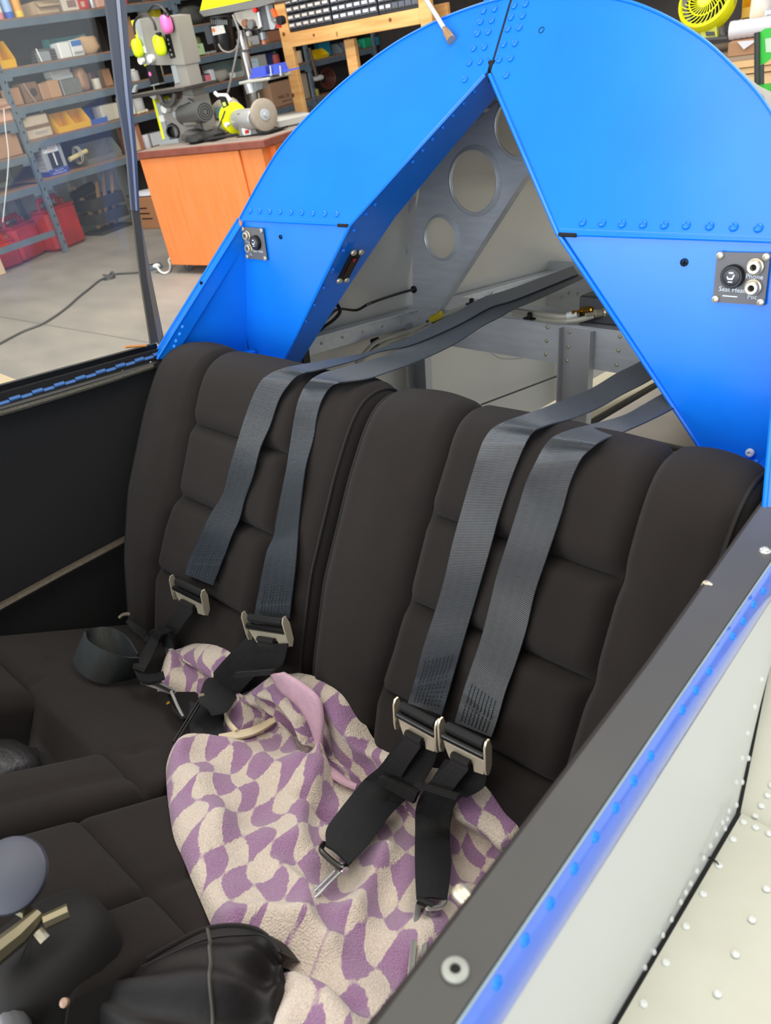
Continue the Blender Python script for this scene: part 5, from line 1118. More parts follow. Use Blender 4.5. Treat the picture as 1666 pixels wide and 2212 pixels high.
# bay seen through the canopy, top shelf
can('pink and white spray can, leftmost on the top shelf', -3, 12, -40, 34, Z1[1], mat('pink_can', (.80, .50, .52), .35), group=GS, band=WHITEPL)
can('blue spray can between the pink and the yellow can', 17, 35, -40, 33, Z1[1], mat('blue_can', (.22, .38, .75), .3), group=GS, band=mat('pale_blue_band', (.6, .72, .88), .4))
can('yellow spray can right of the blue can', 38, 56, -40, 30, Z1[1], mat('yellow_can', (.90, .78, .30), .35), group=GS, band=mat('orange_band', (.88, .62, .25), .5))
carton('open pale cardboard box beside the yellow spray can', (80, 26), (128, 17), (82, 2), Z1[1], CARDL, d=.22, opened=True, group=GC)
r_, f_ = carton('off-white card box with a framed label, top shelf', (136, 15), (170, 11), (136, -6), Z1[1], mat('off_white_card', (.82, .77, .70), .8), group=GC); sticker(r_, f_, .3, .85, .25, .75, mat('brown_print', (.55, .42, .38), .7))
r_, f_ = carton('small red box on the top shelf', (171, 12), (193, 9), (171, -8), Z1[1], REDM, group=GC); sticker(r_, f_, .2, .55, .2, .6, CARDL)
can('grey tin on the top shelf beside the red box', 197, 208, -8, 8, Z1[1], GREYL, name='tin', cat='can', neck=False)
carton('pinkish card box on the top shelf by the canopy bow', (210, 8), (228, 5), (210, -10), Z1[1], mat('pinkish_card', (.78, .62, .55), .8), group=GC)
r_, f_ = carton('red box on the top shelf right of the canopy bow', (256, 3), (276, 1), (256, -12), Z1[1], REDM, group=GC)
# second shelf
binbox('yellow storage bin at the left edge of the second shelf', (-12, 118), (26, 112), (0, 88), Z1[2], n0=7.2, group=GB_)
co = hthing('hose_coil', 'grey rubber hose coil lying on the second shelf', 'hose', (7.3, 5.12, Z1[2]))
for k in range(4):
    c = Hn(103, 112, 7.28); b = HB(); b.tube([(7.30 + .10 * math.cos(t * math.pi / 12), c[1] + (.17 - .012 * k) * math.sin(t * math.pi / 12), Z1[2] + .014 + .024 * k + .01 * math.sin(t * .5)) for t in range(25)], .012, 7); b.build('loop', mat('grey_hose', (.33, .31, .30), .7), co)
carton('small grey metal bracket box lying near the hose coil', (86, 121), (109, 117), (84, 112), Z1[2], GREYL, d=.06, name='metal_bracket', cat='bracket')
a = Hn(84, 113, 7.12); b = HB(); b.tube([(7.12, a[1], Z1[2] + .005), (7.13, a[1] - .01, Z1[2] + .11)], .006, 6); tag(b.build('white_rod', WHITEPL), 'short white plastic rod standing on the second shelf', 'rod')
binbox('teal plastic tub behind the white jug', (118, 106), (200, 96), (114, 82), Z1[2], TEALC, n0=7.28, d=.16, group=None)
r_, f_ = carton('white plastic jug with a sloping front, second shelf', (131, 116), (155, 112), (127, 92), Z1[2], WHITEPL, d=.12, name='plastic_jug', cat='jug')
r_, f_ = carton('white box with a blue printed top, right of the white jug', (157, 111), (181, 107), (152, 87), Z1[2], mat('white_card', (.85, .85, .83), .7), d=.12, group=GC); sticker(r_, f_, .05, .95, .62, .95, mat('blue_print', (.25, .45, .70), .6)); sticker(r_, f_, .1, .9, .12, .3, mat('grey_print', (.62, .60, .58), .7))
lump('tan paper bag slumped on the second shelf', (172, 108), (220, 101), (182, 77), Z1[2], mat('tan_paper', (.80, .65, .47), .85), seed=4, amp=.2, name='paper_bag', n0=7.16)
a = Hn(261, 52, 7.12); c = Hn(273, 18, 7.12); b = HB(); b.tube([tuple(a), tuple(c)], .011, 8); b.tube([tuple(c), (c[0], c[1] + .01, c[2] + .02)], [.009, .005], 8); tag(b.build('blue_tube', mat('sky_blue_tube', (.45, .70, .86), .4)), 'sky blue tube with a white tip leaning beside the bow', 'tube')
can('red tube bottle with a white label, right of the bow', 258, 272, 55, 93, Z1[2], REDM, name='tube_bottle', cat='bottle', cap=REDM, group=GCan, band=WHITEPL)
carton('brown cardboard box behind the red tube bottle', (272, 82), (293, 78), (262, 36), Z1[2], CARD, n0=7.2, group=GC)
can('white bottle cap jar behind the band saw', 312, 332, 18, 40, Z1[2], WHITEPL, name='jar', cat='jar', neck=False, group=GCan, n0=7.3)
r_, f_ = carton('yellow box between the band saw and the shelf post', (338, 48), (353, 45), (338, 18), Z1[2], mat('yellow_card', (.88, .80, .15), .6), n0=7.25, group=GC)
# third shelf
carton('small tan carton, leftmost on the third shelf', (28, 220), (50, 214), (24, 191), Z1[3], CARD, group=GC, d=.14)
r_, f_ = carton('brown box with a looped cord hanging over its front', (55, 213), (88, 206), (50, 180), Z1[3], CARDD, group=GC, d=.14); b = HB(); s0, s1, h, n0, d, z = f_; b.tube(smooth_path([(n0 - .004, s0 + .03, z + h), (n0 - .012, s0 + .05, z + h * .5), (n0 - .01, s0 + .10, z - .04), (n0 - .012, s0 + .11, z - .09)], 4), .007, 6); b.build('cord_loop', mat('tan_cord', (.62, .52, .45), .8), r_); b = HB(); b.lathe([(.032, 0), (.034, .004), (.024, .006), (.022, .001), (0, .001)], (n0 - .001, s0 + (s1 - s0) * .62, z + h * .5), (-1, 0, 0), 14); b.build('ring', mat('dark_ring', (.25, .20, .18), .6), r_)
carton('tan carton with plain faces beside the corded box', (91, 206), (110, 201), (84, 181), Z1[3], CARD, group=GC, d=.12)
carton('larger tan carton right of the plain one, third shelf', (110, 201), (133, 196), (103, 175), Z1[3], mat('card_2', (.70, .54, .39), .8), group=GC, d=.12)
carton('long white box, topmost of the stacked white boxes', (112, 164), (153, 156), (109, 153), Z1[3] + .155, mat('white_card', (.85, .85, .83), .7), d=.12, n0=7.2, name='white_box', group=GC)
carton('white and grey box under the long white box', (118, 176), (160, 168), (116, 163), Z1[3] + .10, mat('pale_grey_card', (.78, .79, .79), .6), d=.12, n0=7.2, name='white_box', group=GC)
carton('galvanised square tin under the stacked white boxes', (136, 195), (176, 186), (128, 173), Z1[3], mat('galvanised_tin', (.62, .62, .60), .4, .6, var=.2, vscale=20), d=.16, n0=7.15, name='square_tin', cat='tin')
can('large clear jar with a pale lid behind the tool bag', 150, 190, 134, 184, Z1[3], mat('cloudy_jar', (.72, .69, .62), .3), n0=7.3, name='jar', cat='jar', neck=False, group=GCan)
lump('tan leather tool pouch on the third shelf', (176, 186), (199, 180), (178, 143), Z1[3], mat('tan_leather', (.66, .50, .38), .7, var=.4, vscale=18), seed=9, amp=.2, name='tool_pouch', cat='pouch')
can('dark red jar beside the tool pouch', 196, 216, 154, 182, Z1[3], mat('dark_red', (.38, .14, .14), .35), name='jar', cat='jar', neck=False, group=GCan, n0=7.25)
can('small white tin in front of the dark red jar', 206, 222, 168, 180, Z1[3], mat('off_white_tin', (.74, .71, .64), .5), name='tin', cat='can', neck=False)
carton('little tan box half hidden by the canopy bow', (224, 164), (240, 160), (223, 149), Z1[3], CARD, n0=7.25, group=GC, d=.08)
can('clear plastic bottle just right of the bow, third shelf', 266, 277, 138, 170, Z1[3], mat('pale_plastic', (.80, .83, .84), .3), name='bottle', cat='bottle', group=GCan)
can('white capped jar between the bow and the band saw', 289, 306, 147, 165, Z1[3], mat('jar_grey', (.70, .70, .68), .3), name='jar', cat='jar', group=GCan)
can('patterned jar seen through the band saw throat', 336, 360, 141, 156, Z1[3], mat('cream_jar', (.80, .76, .62), .5, var=.3, vscale=60), name='jar', cat='jar', neck=False, group=GCan)
# fourth shelf
r_, f_ = carton('crumpled cream carton with worn brown tape, fourth shelf', (60, 291), (112, 279), (48, 255), Z1[4], mat('worn_cream_card', (.78, .71, .62), .85, var=.25, vscale=12), d=.18, group=GC); sticker(r_, f_, 0, 1, .42, .58, CARDD, 'tape_band'); sticker(r_, f_, .3, .8, .18, .3, mat('grey_print', (.62, .60, .58), .7))
binbox('double yellow parts bin on the fourth shelf', (123, 271), (194, 259), (117, 246), Z1[4], cells=2, group=GB_, n0=7.13)
b_ = binbox('blue plastic tray right of the double yellow bin', (193, 257), (229, 249), (190, 234), Z1[4], BLUEP, n0=7.15)
carton('white tray stacked behind the canopy bow', (222, 249), (262, 242), (221, 228), Z1[4], mat('off_white_tin', (.74, .71, .64), .5), n0=7.15, name='white_tray', cat='tray', d=.14)
carton('white card box left of the white bowl, fourth shelf', (272, 236), (290, 231), (270, 208), Z1[4], mat('white_card', (.85, .85, .83), .7), d=.12, name='white_box', group=GC)
can('white bowl under the band saw table', 290, 322, 204, 232, Z1[4], mat('white_bowl', (.80, .80, .78), .4), name='bowl', cat='bowl', neck=False, n0=7.2)
b = HB(); rd = random.Random(4); a = Hn(300, 236, 7.12)
for k in range(26): b.blob((7.11 + rd.random() * .04, a[1] + rd.uniform(-.14, .14), Z1[4] + .008 + rd.random() * .012), (.022, .026, .018), 6, 4, k)
tag(b.build('shell_scraps', mat('bone_white', (.82, .78, .66), .7)), 'loose heap of bone white scraps on the fourth shelf edge', 'scraps', kind='stuff')
# fifth shelf
r_, f_ = carton('blue and grey motor oil box with a large white numeral', (106, 372), (148, 361), (90, 308), Z1[5], mat('oil_box_grey', (.60, .61, .63), .4), d=.14, name='oil_box', cat='oil box')
DB = mat('oil_blue', (.22, .28, .60), .5); sticker(r_, f_, 0, 1, 0, .19, DB, 'blue_base'); sticker(r_, f_, 0, 1, .90, 1, DB, 'blue_top'); sticker(r_, f_, .22, .80, .2, .66, mat('oil_black', (.15, .16, .19), .4), 'dark_panel'); sticker(r_, f_, .05, .78, .68, .89, WHITEPL, 'logo_panel')
s0, s1, h, n0, d, z = f_
for ch, u, m_ in (('M', .20, DB), ('o', .38, REDM), ('bil', .58, DB)): words(r_, f_, ch, u, .775, .058, m_)
words(r_, f_, '1', .5, .44, .16, WHITEPL); words(r_, f_, 'Advanced Full', .5, .135, .017, WHITEPL); words(r_, f_, '5W-30 Motor Oil', .5, .06, .021, WHITEPL)
b = HB(); b.box((n0 + d / 2, s0 - .0012, z + h * .5), (d * .9, .001, h * .72)); b.build('side_print', mat('oil_side', (.72, .72, .72), .5), r_); b = HB(); b.box((n0 + d / 2, s0 - .0014, z + h * .08), (d, .001, h * .15)); b.build('blue_base', DB, r_)
for v in (.62, .52, .36, .26): b = HB(); b.box((n0 + d * .5, s0 - .002, z + h * v), (d * .6, .0008, h * .03)); b.build('print_line', mat('grey_print', (.62, .60, .58), .7), r_)
wr = hthing('wire_spool', 'pale yellow handled wire spool on the lowest shelf', 'spool', (7.2, 5.0, Z1[5])); a, c = Hn(150, 345, 7.15), Hn(187, 326, 7.15); b = HB(); b.tube([tuple(a), tuple(c)], .022, 10); b.build('core', mat('pale_yellow', (.80, .73, .50), .6), wr)
for q in (.45, .55): 
    p = a * (1 - q) + c * q; b = HB(); b.tube([(p[0] + .06 * math.cos(t * math.pi / 10), p[1], p[2] + .075 * math.sin(t * math.pi / 10)) for t in range(21)], .005, 5); b.build('flange_wire', mat('pale_wire', (.66, .64, .58), .5), wr)
binbox('long grey sheet-metal trough on the lowest shelf', (188, 345), (262, 328), (170, 316), Z1[5], mat('galvanised_tin', (.62, .62, .60), .4, .6, var=.2, vscale=20), n0=7.14)
r_, f_ = carton('brown box with a pale strip on its face, lowest shelf', (285, 318), (312, 310), (278, 268), Z1[5], mat('red_brown_card', (.60, .40, .30), .8), d=.16, group=GC); sticker(r_, f_, .1, .62, .05, .96, CARDL, 'pale_strip')
can('white paper roll standing on the lowest shelf', 314, 331, 289, 312, Z1[5], PAPER, name='paper_roll', cat='roll', neck=False)
carton('grey lidded box behind the band saw foot', (330, 308), (362, 300), (330, 288), Z1[5], mat('pale_grey_card', (.78, .79, .79), .6), d=.16, name='grey_box', group=GC, n0=7.2)
# left bay
carton('cardboard box with an open top, middle shelf of the left bay', (-30, 262), (29, 248), (5, 222), 1.17, mat('salmon_card', (.80, .62, .50), .85), opened=True, group=GC, d=.3)
carton('big tan cardboard box on the left bay, above the red cans', (-40, 345), (49, 325), (30, 283), .895, CARD, group=GC, d=.3)
carton('small orange-tan box, upper left bay edge', (-14, 190), (3, 186), (-6, 165), 1.47, CARD, group=GC, d=.1) if False else None
b = HB(); a = Hn(-40, 387, 7.3); c = Hn(78, 374, 7.3); b.box((7.32, 4.0, .56), (.16, 1.1, .03), .003); tag(b.build('loose_plank', mat('bare_plank', (.70, .58, .45), .8)), 'bare wood plank lying low across the left bay', 'plank')
# bay behind the machines
carton('small tan box beside the dusty grey bag, upper middle bay', (383, 60), (397, 57), (380, 37), 1.66, mat('card_2', (.70, .54, .39), .8), group=GC, d=.1)
r_, f_ = carton('yellow packet under the shelf beam left of the grey bag', (367, 36), (386, 32), (367, 14), 1.66 + .09, mat('yellow_card', (.88, .80, .15), .6), group=GC, d=.1) if False else (None, None)
lump('dusty grey plastic sack on the shelf beside the drill press', (396, 57), (452, 47), (400, 10), 1.66, mat('dusty_grey_sack', (.33, .33, .31), .75, var=.4, vscale=12), seed=12, amp=.2, name='sack', cat='sack', d=.24)
rr, f_ = lump('lime green hardware bag with a printed card', (405, 126), (446, 118), (410, 76), 1.375, mat('lime_bag', (.60, .66, .42), .35, var=.5, vscale=14), seed=21, amp=.14, extra=1); sticker(rr, f_, .2, .95, .05, .55, mat('pale_green_card', (.70, .80, .60), .6), 'card'); words(rr, f_, '50 Pack', .57, .42, .035, BLK)
b = HB(); rd = random.Random(8); a = Hn(455, 118, 7.15)
for k in range(14): b.blob((7.13 + rd.random() * .08, a[1] + rd.uniform(-.08, .08), 1.375 + .014), (.03, .035, .028), 6, 4, k)
tag(b.build('small_fittings', mat('grey_fittings', (.60, .60, .57), .5)), 'scattered small grey fittings beside the lime green bag', 'fittings', kind='stuff')
carton('long grey tray behind the drill press column', (532, 100), (562, 93), (532, 80), 1.375, mat('pale_grey_card', (.78, .79, .79), .6), d=.14, name='grey_tray', cat='tray', n0=7.2)
can('short cream tin beside the drill press column', 533, 551, 88, 99, 1.375, mat('cream_jar2', (.82, .78, .64), .5), name='tin', cat='can', neck=False)
can('small blue bottle left of the pine post', 573, 581, 78, 90, 1.375, mat('bright_blue', (.2, .38, .75), .4), name='bottle', cat='bottle', group=GCan)
carton('reddish-brown board box at the shelf end by the pine post', (580, 92), (612, 85), (580, 68), 1.375, mat('red_brown_card', (.60, .40, .30), .8), d=.14, group=GC)
r_, f_ = carton('orange carton with a white label, middle bay', (411, 193), (441, 186), (407, 178), 1.095, ORNG, d=.12, group=GC); sticker(r_, f_, .4, .75, .3, .7, PAPER)
r_, f_ = carton('dark grey box with a pink label', (443, 186), (460, 181), (435, 162), 1.095, GREYD, d=.12, group=GC); sticker(r_, f_, .25, .9, .1, .9, mat('pink_label', (.85, .45, .50), .6))
carton('white box on top of the orange carton', (414, 176), (436, 171), (413, 165), 1.095 + .075, mat('white_card', (.85, .85, .83), .7), d=.1, name='white_box', group=GC)
carton('tall white box right of the pink-labelled box', (460, 182), (469, 179), (448, 152), 1.095, mat('pale_grey_card', (.78, .79, .79), .6), d=.1, name='white_box', group=GC)
carton('dark red packet behind the white boxes, middle bay', (416, 168), (440, 162), (416, 143), 1.095, mat('dark_red', (.38, .14, .14), .35), n0=7.3, d=.08, group=GC)
lump('grey rag bundle on the middle shelf beside the tote', (470, 178), (502, 170), (470, 152), 1.095, mat('grey_rag', (.58, .56, .52), .85), seed=31, amp=.25, name='rag_bundle', cat='rag')
binbox('clear pale green tote on the middle shelf behind the power cord', (450, 176), (536, 158), (446, 140), 1.095, mat('pale_green_tote', (.66, .72, .69), .3), n0=7.26, d=.2)
lump('small white bag of parts beside the tote', (500, 172), (516, 168), (500, 157), 1.095, WHITEPL, seed=33, amp=.2, d=.08)
r_, f_ = carton('grey card box with a red and blue label behind the blue vise', (543, 158), (580, 148), (543, 122), 1.095, mat('grey_card', (.62, .61, .58), .75), d=.14, group=GC); sticker(r_, f_, .08, .5, .3, .85, mat('pale_blue_label', (.72, .80, .86), .6)); sticker(r_, f_, .15, .42, .62, .78, REDM, 'red_print')
carton('dark blue box behind the blue vise, near the pine post', (578, 152), (598, 146), (576, 114), 1.095, mat('navy_card', (.18, .23, .42), .6), n0=7.2, d=.14, group=GC)
can('red and green bottle left of the pine post', 598, 612, 108, 145, 1.095, mat('red_bottle', (.65, .28, .28), .4), cap=mat('green_cap', (.2, .5, .4), .5), name='bottle', cat='bottle', group=GCan)
r_, f_ = carton('large tan nail carton with stencilled lettering', (592, 234), (650, 222), (588, 180), .70, mat('card_3', (.62, .48, .37), .85), d=.24, group=GC, n0=7.12); words(r_, f_, 'NAILS  50', .42, .38, .05, BLK); words(r_, f_, 'MADE IN U.S.A.', .5, .18, .026, BLK)
carton('grey-brown carton behind the nail carton', (562, 240), (592, 232), (562, 172), .70, mat('grey_brown_card', (.46, .41, .36), .85), d=.2, n0=7.25, group=GC)
can('white and red plastic bottle left of the nail carton', 558, 572, 190, 236, .70, WHITEPL, name='bottle', cat='bottle', group=GCan, band=REDM)
# bay behind the drawer rack
can('dark blue bottle with a pale band right of the pine post', 633, 646, 105, 138, 1.10, mat('navy_bottle', (.20, .28, .40), .4), name='bottle', cat='bottle', group=GCan, band=WHITEPL)
can('tan cardboard tube beside the dark blue bottle', 647, 660, 108, 136, 1.10, CARDL, name='cardboard_tube', cat='tube', neck=False)
binbox('yellow parts bin under the drawer rack beam', (682, 125), (710, 119), (681, 108), 1.10, mat('yellow_plastic_b', (.88, .74, .08), .4), n0=7.15, group=GB_)
carton('teal box hidden behind the pine beam', (694, 118), (716, 113), (694, 92), 1.10, mat('teal_card', (.15, .55, .65), .5), n0=7.3, d=.1, group=GC)
lump('white crumpled bag under the yellow parts bin', (684, 130), (698, 127), (684, 121), 1.10, WHITEPL, seed=41, d=.06, amp=.2) if False else None
for k, (x0, x1) in enumerate(((740, 752), (754, 764), (766, 779))):
    binbox(('grey parts bin, leftmost of three under the pine beam', 'grey parts bin, middle of three under the pine beam', 'grey parts bin, rightmost of three under the pine beam')[k], (x0, 113 - 3 * k), (x1, 110 - 3 * k), (x0, 92 - 3 * k), 1.10, mat('grey_bin', (.42, .45, .47), .4), n0=7.14, group='grey parts bins')
carton('green box with a white lid right of the grey bins', (788, 100), (806, 96), (788, 83), 1.10, mat('green_card', (.10, .60, .42), .5), d=.12, group=GC)
carton('bright teal box beside the green box', (806, 97), (820, 93), (806, 81), 1.10, mat('teal_card2', (.15, .55, .68), .5), d=.12, group=GC)
carton('stack of grey magazines at the arch edge', (822, 94), (845, 88), (822, 74), 1.10, mat('grey_pages', (.62, .60, .58), .7, var=.4, vscale=90, stretch=(1, 1, .1)), d=.12, name='magazines', cat='magazines')
carton('tall grey-tan carton between the pine post and the shelf post', (656, 214), (672, 210), (646, 160), .70, mat('grey_tan_card', (.62, .56, .48), .85), d=.2, n0=7.16, group=GC)
lump('white plastic jug lying behind the shelf post', (686, 186), (706, 181), (686, 163), .70 + .16, WHITEPL, seed=44, amp=.08, name='plastic_jug', cat='jug', d=.1)
co = hthing('wire_coil', 'red and brown wire coil beside the white jug', 'wire', (7.25, 9.0, .70))
for k in range(5):
    a = Hn(712, 175, 7.2); b = HB(); b.tube([(7.22 + .02 * k, a[1] + (.16 - .02 * k) * math.cos(t * math.pi / 12), .86 + (.12 - .015 * k) * math.sin(t * math.pi / 12)) for t in range(25)], .010, 6); b.build('loop', mat('wire_red', (.42, .14, .12), .5) if k % 2 else mat('wire_brown', (.36, .22, .18), .5), co)
can('small yellow and blue bottle near the arch edge', 684, 694, 188, 208, .70, mat('yellow_can2', (.75, .68, .30), .4), name='bottle', cat='bottle', group=GCan, cap=mat('navy_cap', (.2, .25, .5), .4))
a, c = Hn(668, 104, 7.05), Hn(684, 165, 7.05); b = HB(); b.tube([tuple(a), tuple(c)], .022, 10); tag(b.build('rusty_pipe', mat('rusty_pipe', (.42, .34, .30), .6, .4, var=.4, vscale=20)), 'rusty pipe standing against the shelf post', 'pipe')
# ---- floor: fuel cans, crate, cartons, cords
def fuel_can(label, c, w, d, h, rz):
    M = HM @ Matrix.Translation(V3(c)) @ Matrix.Rotation(rz, 4, 'Z'); root = thing('fuel_can', label, 'fuel can', M, 'red fuel cans'); L = lambda p: M @ V3(p)
    b = MB(L); b.box((0, 0, h * .40), (w, d, h * .80), .03); b.prism([(-w * .48, -d * .46, h * .79), (w * .48, -d * .46, h * .79), (w * .48, d * .46, h * .79), (-w * .48, d * .46, h * .79)], (0, 0, h * .03)); b.build('body', REDP, root)
    b = MB(L); b.tube([(-w * .36, 0, h * .80), (-w * .34, 0, h * .98), (w * .22, 0, h * 1.0), (w * .30, 0, h * .80)], .022, 8, flat=1.2); b.build('handle', REDP, root)
    b = MB(L); b.lathe([(.034, h * .80), (.034, h * .90), (.03, h * .93), (0, h * .93)], (w * .38, 0, 0), (0, 0, 1), 14); b.build('cap', mat('dusty_red_cap', (.50, .22, .20), .7), root)
    b = MB(L); b.box((0, -d * .5 - .004, h * .22), (w * .82, .01, .012)); b.box((0, -d * .5 - .004, h * .58), (w * .82, .01, .012)); b.build('ridge', REDP, root)
    return root
p = Hz(120, 533, 0); fuel_can('red plastic fuel can standing behind the shelf leg', (7.36, 4.74, 0), .40, .24, .47, math.radians(82))
fuel_can('red plastic fuel can left of the shelf leg', (7.44, 4.34, 0), .36, .24, .40, math.radians(70))
fuel_can('low red fuel can cut by the left edge of the photo', (7.36, 4.05, 0), .30, .22, .30, math.radians(95))
cr_ = hthing('crate', 'dark plastic crate with scrap lumber in front of the ribbed wall', 'crate', (7.40, 5.33, 0)); 
q0, q1 = Hz(170, 506, 0), Hz(229, 487, 0); cxx, cyy = 7.40, (q0[1] + q1[1]) / 2 - .03
for dz, h_ in ((.015, .03), (.12, .10), (.255, .11)):
    b = HB(); w_, d_ = .40, .30
    for q in ((cxx, cyy - w_ / 2, d_, .012), (cxx, cyy + w_ / 2, d_, .012), (cxx - d_ / 2, cyy, .012, w_), (cxx + d_ / 2, cyy, .012, w_)): b.box((q[0], q[1], dz + h_ / 2 - .015), (q[2], q[3], h_))
    b.build('slat_band', mat('dark_crate', (.17, .17, .17), .6), cr_)
b = HB(); b.box((cxx, cyy, .01), (.3, .4, .02)); b.build('crate_floor', mat('dark_crate', (.17, .17, .17), .6), cr_)
for k, (dx, dy, tx, ty, L_) in enumerate(((0, -.10, .05, -.16, .44), (.02, .02, .02, .30, .50), (-.04, .08, .05, .34, .48), (.05, -.02, -.05, .12, .42))):
    b = HB(); b.tube([(cxx + dx, cyy + dy, .05), (cxx + dx + tx, cyy + dy + ty * .6, .05 + L_)], .028, 4, flat=.5); tag(b.build('lumber_offcut', mat('offcut_wood', (.72, .58, .42), .75, var=.3, vscale=6)), ('leaning pale lumber offcut, leftmost in the dark crate', 'long lumber offcut leaning right out of the dark crate', 'second lumber offcut leaning right in the dark crate', 'short lumber offcut at the back of the dark crate')[k], 'lumber', 'lumber offcuts in the crate')
b = HB(); c = Hz(160, 500, 0); b.box((c[0] + .06, c[1] + .03, .19), (.02, .14, .38), .004, .3); tag(b.build('board_offcut', DARKW), 'grey board leaning between the fuel can and the crate', 'board')
b = HB(); c = Hz(158, 460, .3); b.tube([(7.45, 5.08, .40), (7.45, 5.34, .44)], .05, 10); tag(b.build('black_roll', BLK), 'black plastic roll lying across the crate end', 'roll')
c = Hz(222, 482, 0); b = HB(); b.prism([(c[0], c[1] - .02, 0), (c[0] - .02, c[1] + .26, 0), (c[0] + .06, c[1] + .20, .36), (c[0] + .08, c[1] + .0, .38)], (.012, 0, 0)); o = b.build('folded_carton', mat('pale_tan_card', (.80, .68, .50), .85)); tag(o, 'flattened tan carton leaning right of the dark crate', 'box')
b = HB(); b.blob((c[0] - .03, c[1] + .10, .12), (.05, .18, .16), 10, 6, 5, .2); tag(b.build('paper_scrap', PAPER), 'crumpled white paper against the flattened carton', 'paper')
b = HB(); rd = random.Random(11)
for k in range(60): b.blob((7.45 + rd.uniform(-.12, .1), 5.86 + rd.uniform(-.12, .14), .02 + rd.random() * .22), (.05, .06, .03), 5, 3, k)
tag(b.build('leaf_litter', mat('leaf_brown', (.36, .29, .24), .9, var=.5, vscale=20)), 'heap of brown leaf litter at the foot of the timber post', 'leaves', kind='stuff')
q = Hz(10, 590, 0); b = HB(); b.box((q[0] + .12, q[1] - .13, .12), (.3, .3, .24), .006, .2); o = b.build('pale_carton', CARDL); tag(o, 'pale carton corner on the floor at the left photo edge', 'box')
cd_ = [Hz(x, y, .008) for x, y in ((-60, 775), (0, 742), (50, 716), (95, 698), (140, 668), (172, 640), (190, 626), (215, 606), (235, 598), (250, 592), (280, 590), (305, 588), (318, 583))]
ec = hthing('extension_cord', 'black extension cord with a knot crossing the concrete floor', 'cord', (5.4, 3.4, 0)); b = HB(); b.tube(smooth_path(cd_, 5), .0075, 6); b.build('cord', CORDG, ec)
kq = Hz(236, 597, .02); b = HB()
for k in range(2): b.tube([(kq[0] + .035 * math.cos(t * math.pi / 6 + k), kq[1] + .04 * math.sin(t * math.pi / 6 + k), .012 + .018 * k + .012 * math.sin(t)) for t in range(13)], .010, 6)
b.build('knot', CORDG, ec)
a, c = Hz(318, 580, .02), Hz(345, 573, .02); ps = hthing('power_strip', 'grey-blue power strip on the floor by the orange cabinet', 'power strip', tuple(a)); b = HB(); dv = c - a; rz = math.atan2(dv[1], dv[0]); mid = (a + c) / 2; b.box((mid[0], mid[1], .02), (float(np.linalg.norm(dv)) + .03, .07, .04), .006, rz); b.build('strip_body', mat('slate_strip', (.36, .42, .47), .5), ps)
for k in (.3, .6): 
    p = a * (1 - k) + c * k; b = HB(); b.box((p[0], p[1], .0412), (.03, .03, .002), 0, rz); b.build('socket', BLK, ps)
wc = hthing('white_plug_cord', 'white power cord with a plug running under the orange cabinet', 'cord', tuple(Hz(350, 575, 0))); b = HB(); b.tube(smooth_path([Hz(x, y, z) for x, y, z in ((338, 573, .06), (345, 585, .02), (355, 590, .012), (366, 585, .012), (368, 572, .02), (365, 562, .05), (372, 552, .09))], 5), .009, 6); b.build('cord', WHITEPL, wc); p = Hz(338, 574, .055); b = HB(); b.box(tuple(p), (.05, .05, .03), .01); b.build('plug', WHITEPL, wc)
jt = HB(); a, c = Hz(-60, 674, 0), Hz(420, 757, 0); dv = c - a; dv = dv / np.linalg.norm(dv); w_ = np.array((-dv[1], dv[0], 0)) * .004
jt.prism([a - w_, c - w_, c + w_, a + w_], (0, 0, .0008)); jt.build('slab_joint', mat('joint_dark', (.40, .39, .37), .9), bpy.data.objects['floor'])
# boxes beyond the cabinet, low
r_, f_ = None, None
q = Hz(338, 452, 0); q[0] = 6.70; q[1] = 5.45; b = HB(); root = hthing('storage_carton', 'brown carton with handwritten lines left of the orange cabinet', 'box', (q[0] + .1, q[1] + .1, 0)); b.box((q[0] + .05, q[1] + .05, .15), (.34, .3, .30), .006, .0); b.build('body', mat('card_4', (.60, .42, .28), .85), root)
for k in range(3): b = HB(); b.box((q[0] + .10 - .02 * k, q[1] - .1012, .20 - .05 * k), (.16, .001, .012)); b.build('handwriting', BLK, root)
b = HB(); b.blob((q[0] + .06, q[1] + .02, .325), (.34, .22, .05), 12, 5, 3, .2); tag(b.build('paper_bundle', PAPER), 'white paper bundle on top of the brown carton', 'paper')
b = HB(); b.box((q[0] + .30, q[1] + .0, .06), (.10, .12, .12), .02); tag(b.build('red_tool', REDP), 'small red case beside the brown carton', 'case')
b = HB(); b.tube(smooth_path([Hn(x, y, 6.9) for x, y in ((8, 235), (12, 280), (18, 330), (17, 370), (12, 420), (6, 480))], 4), .004, 5); tag(b.build('reflection_streak', WHITEPL), 'thin white thread standing for a streak reflected in the canopy pane', 'reflection streak')  # white thread put in for a streak reflected in the canopy
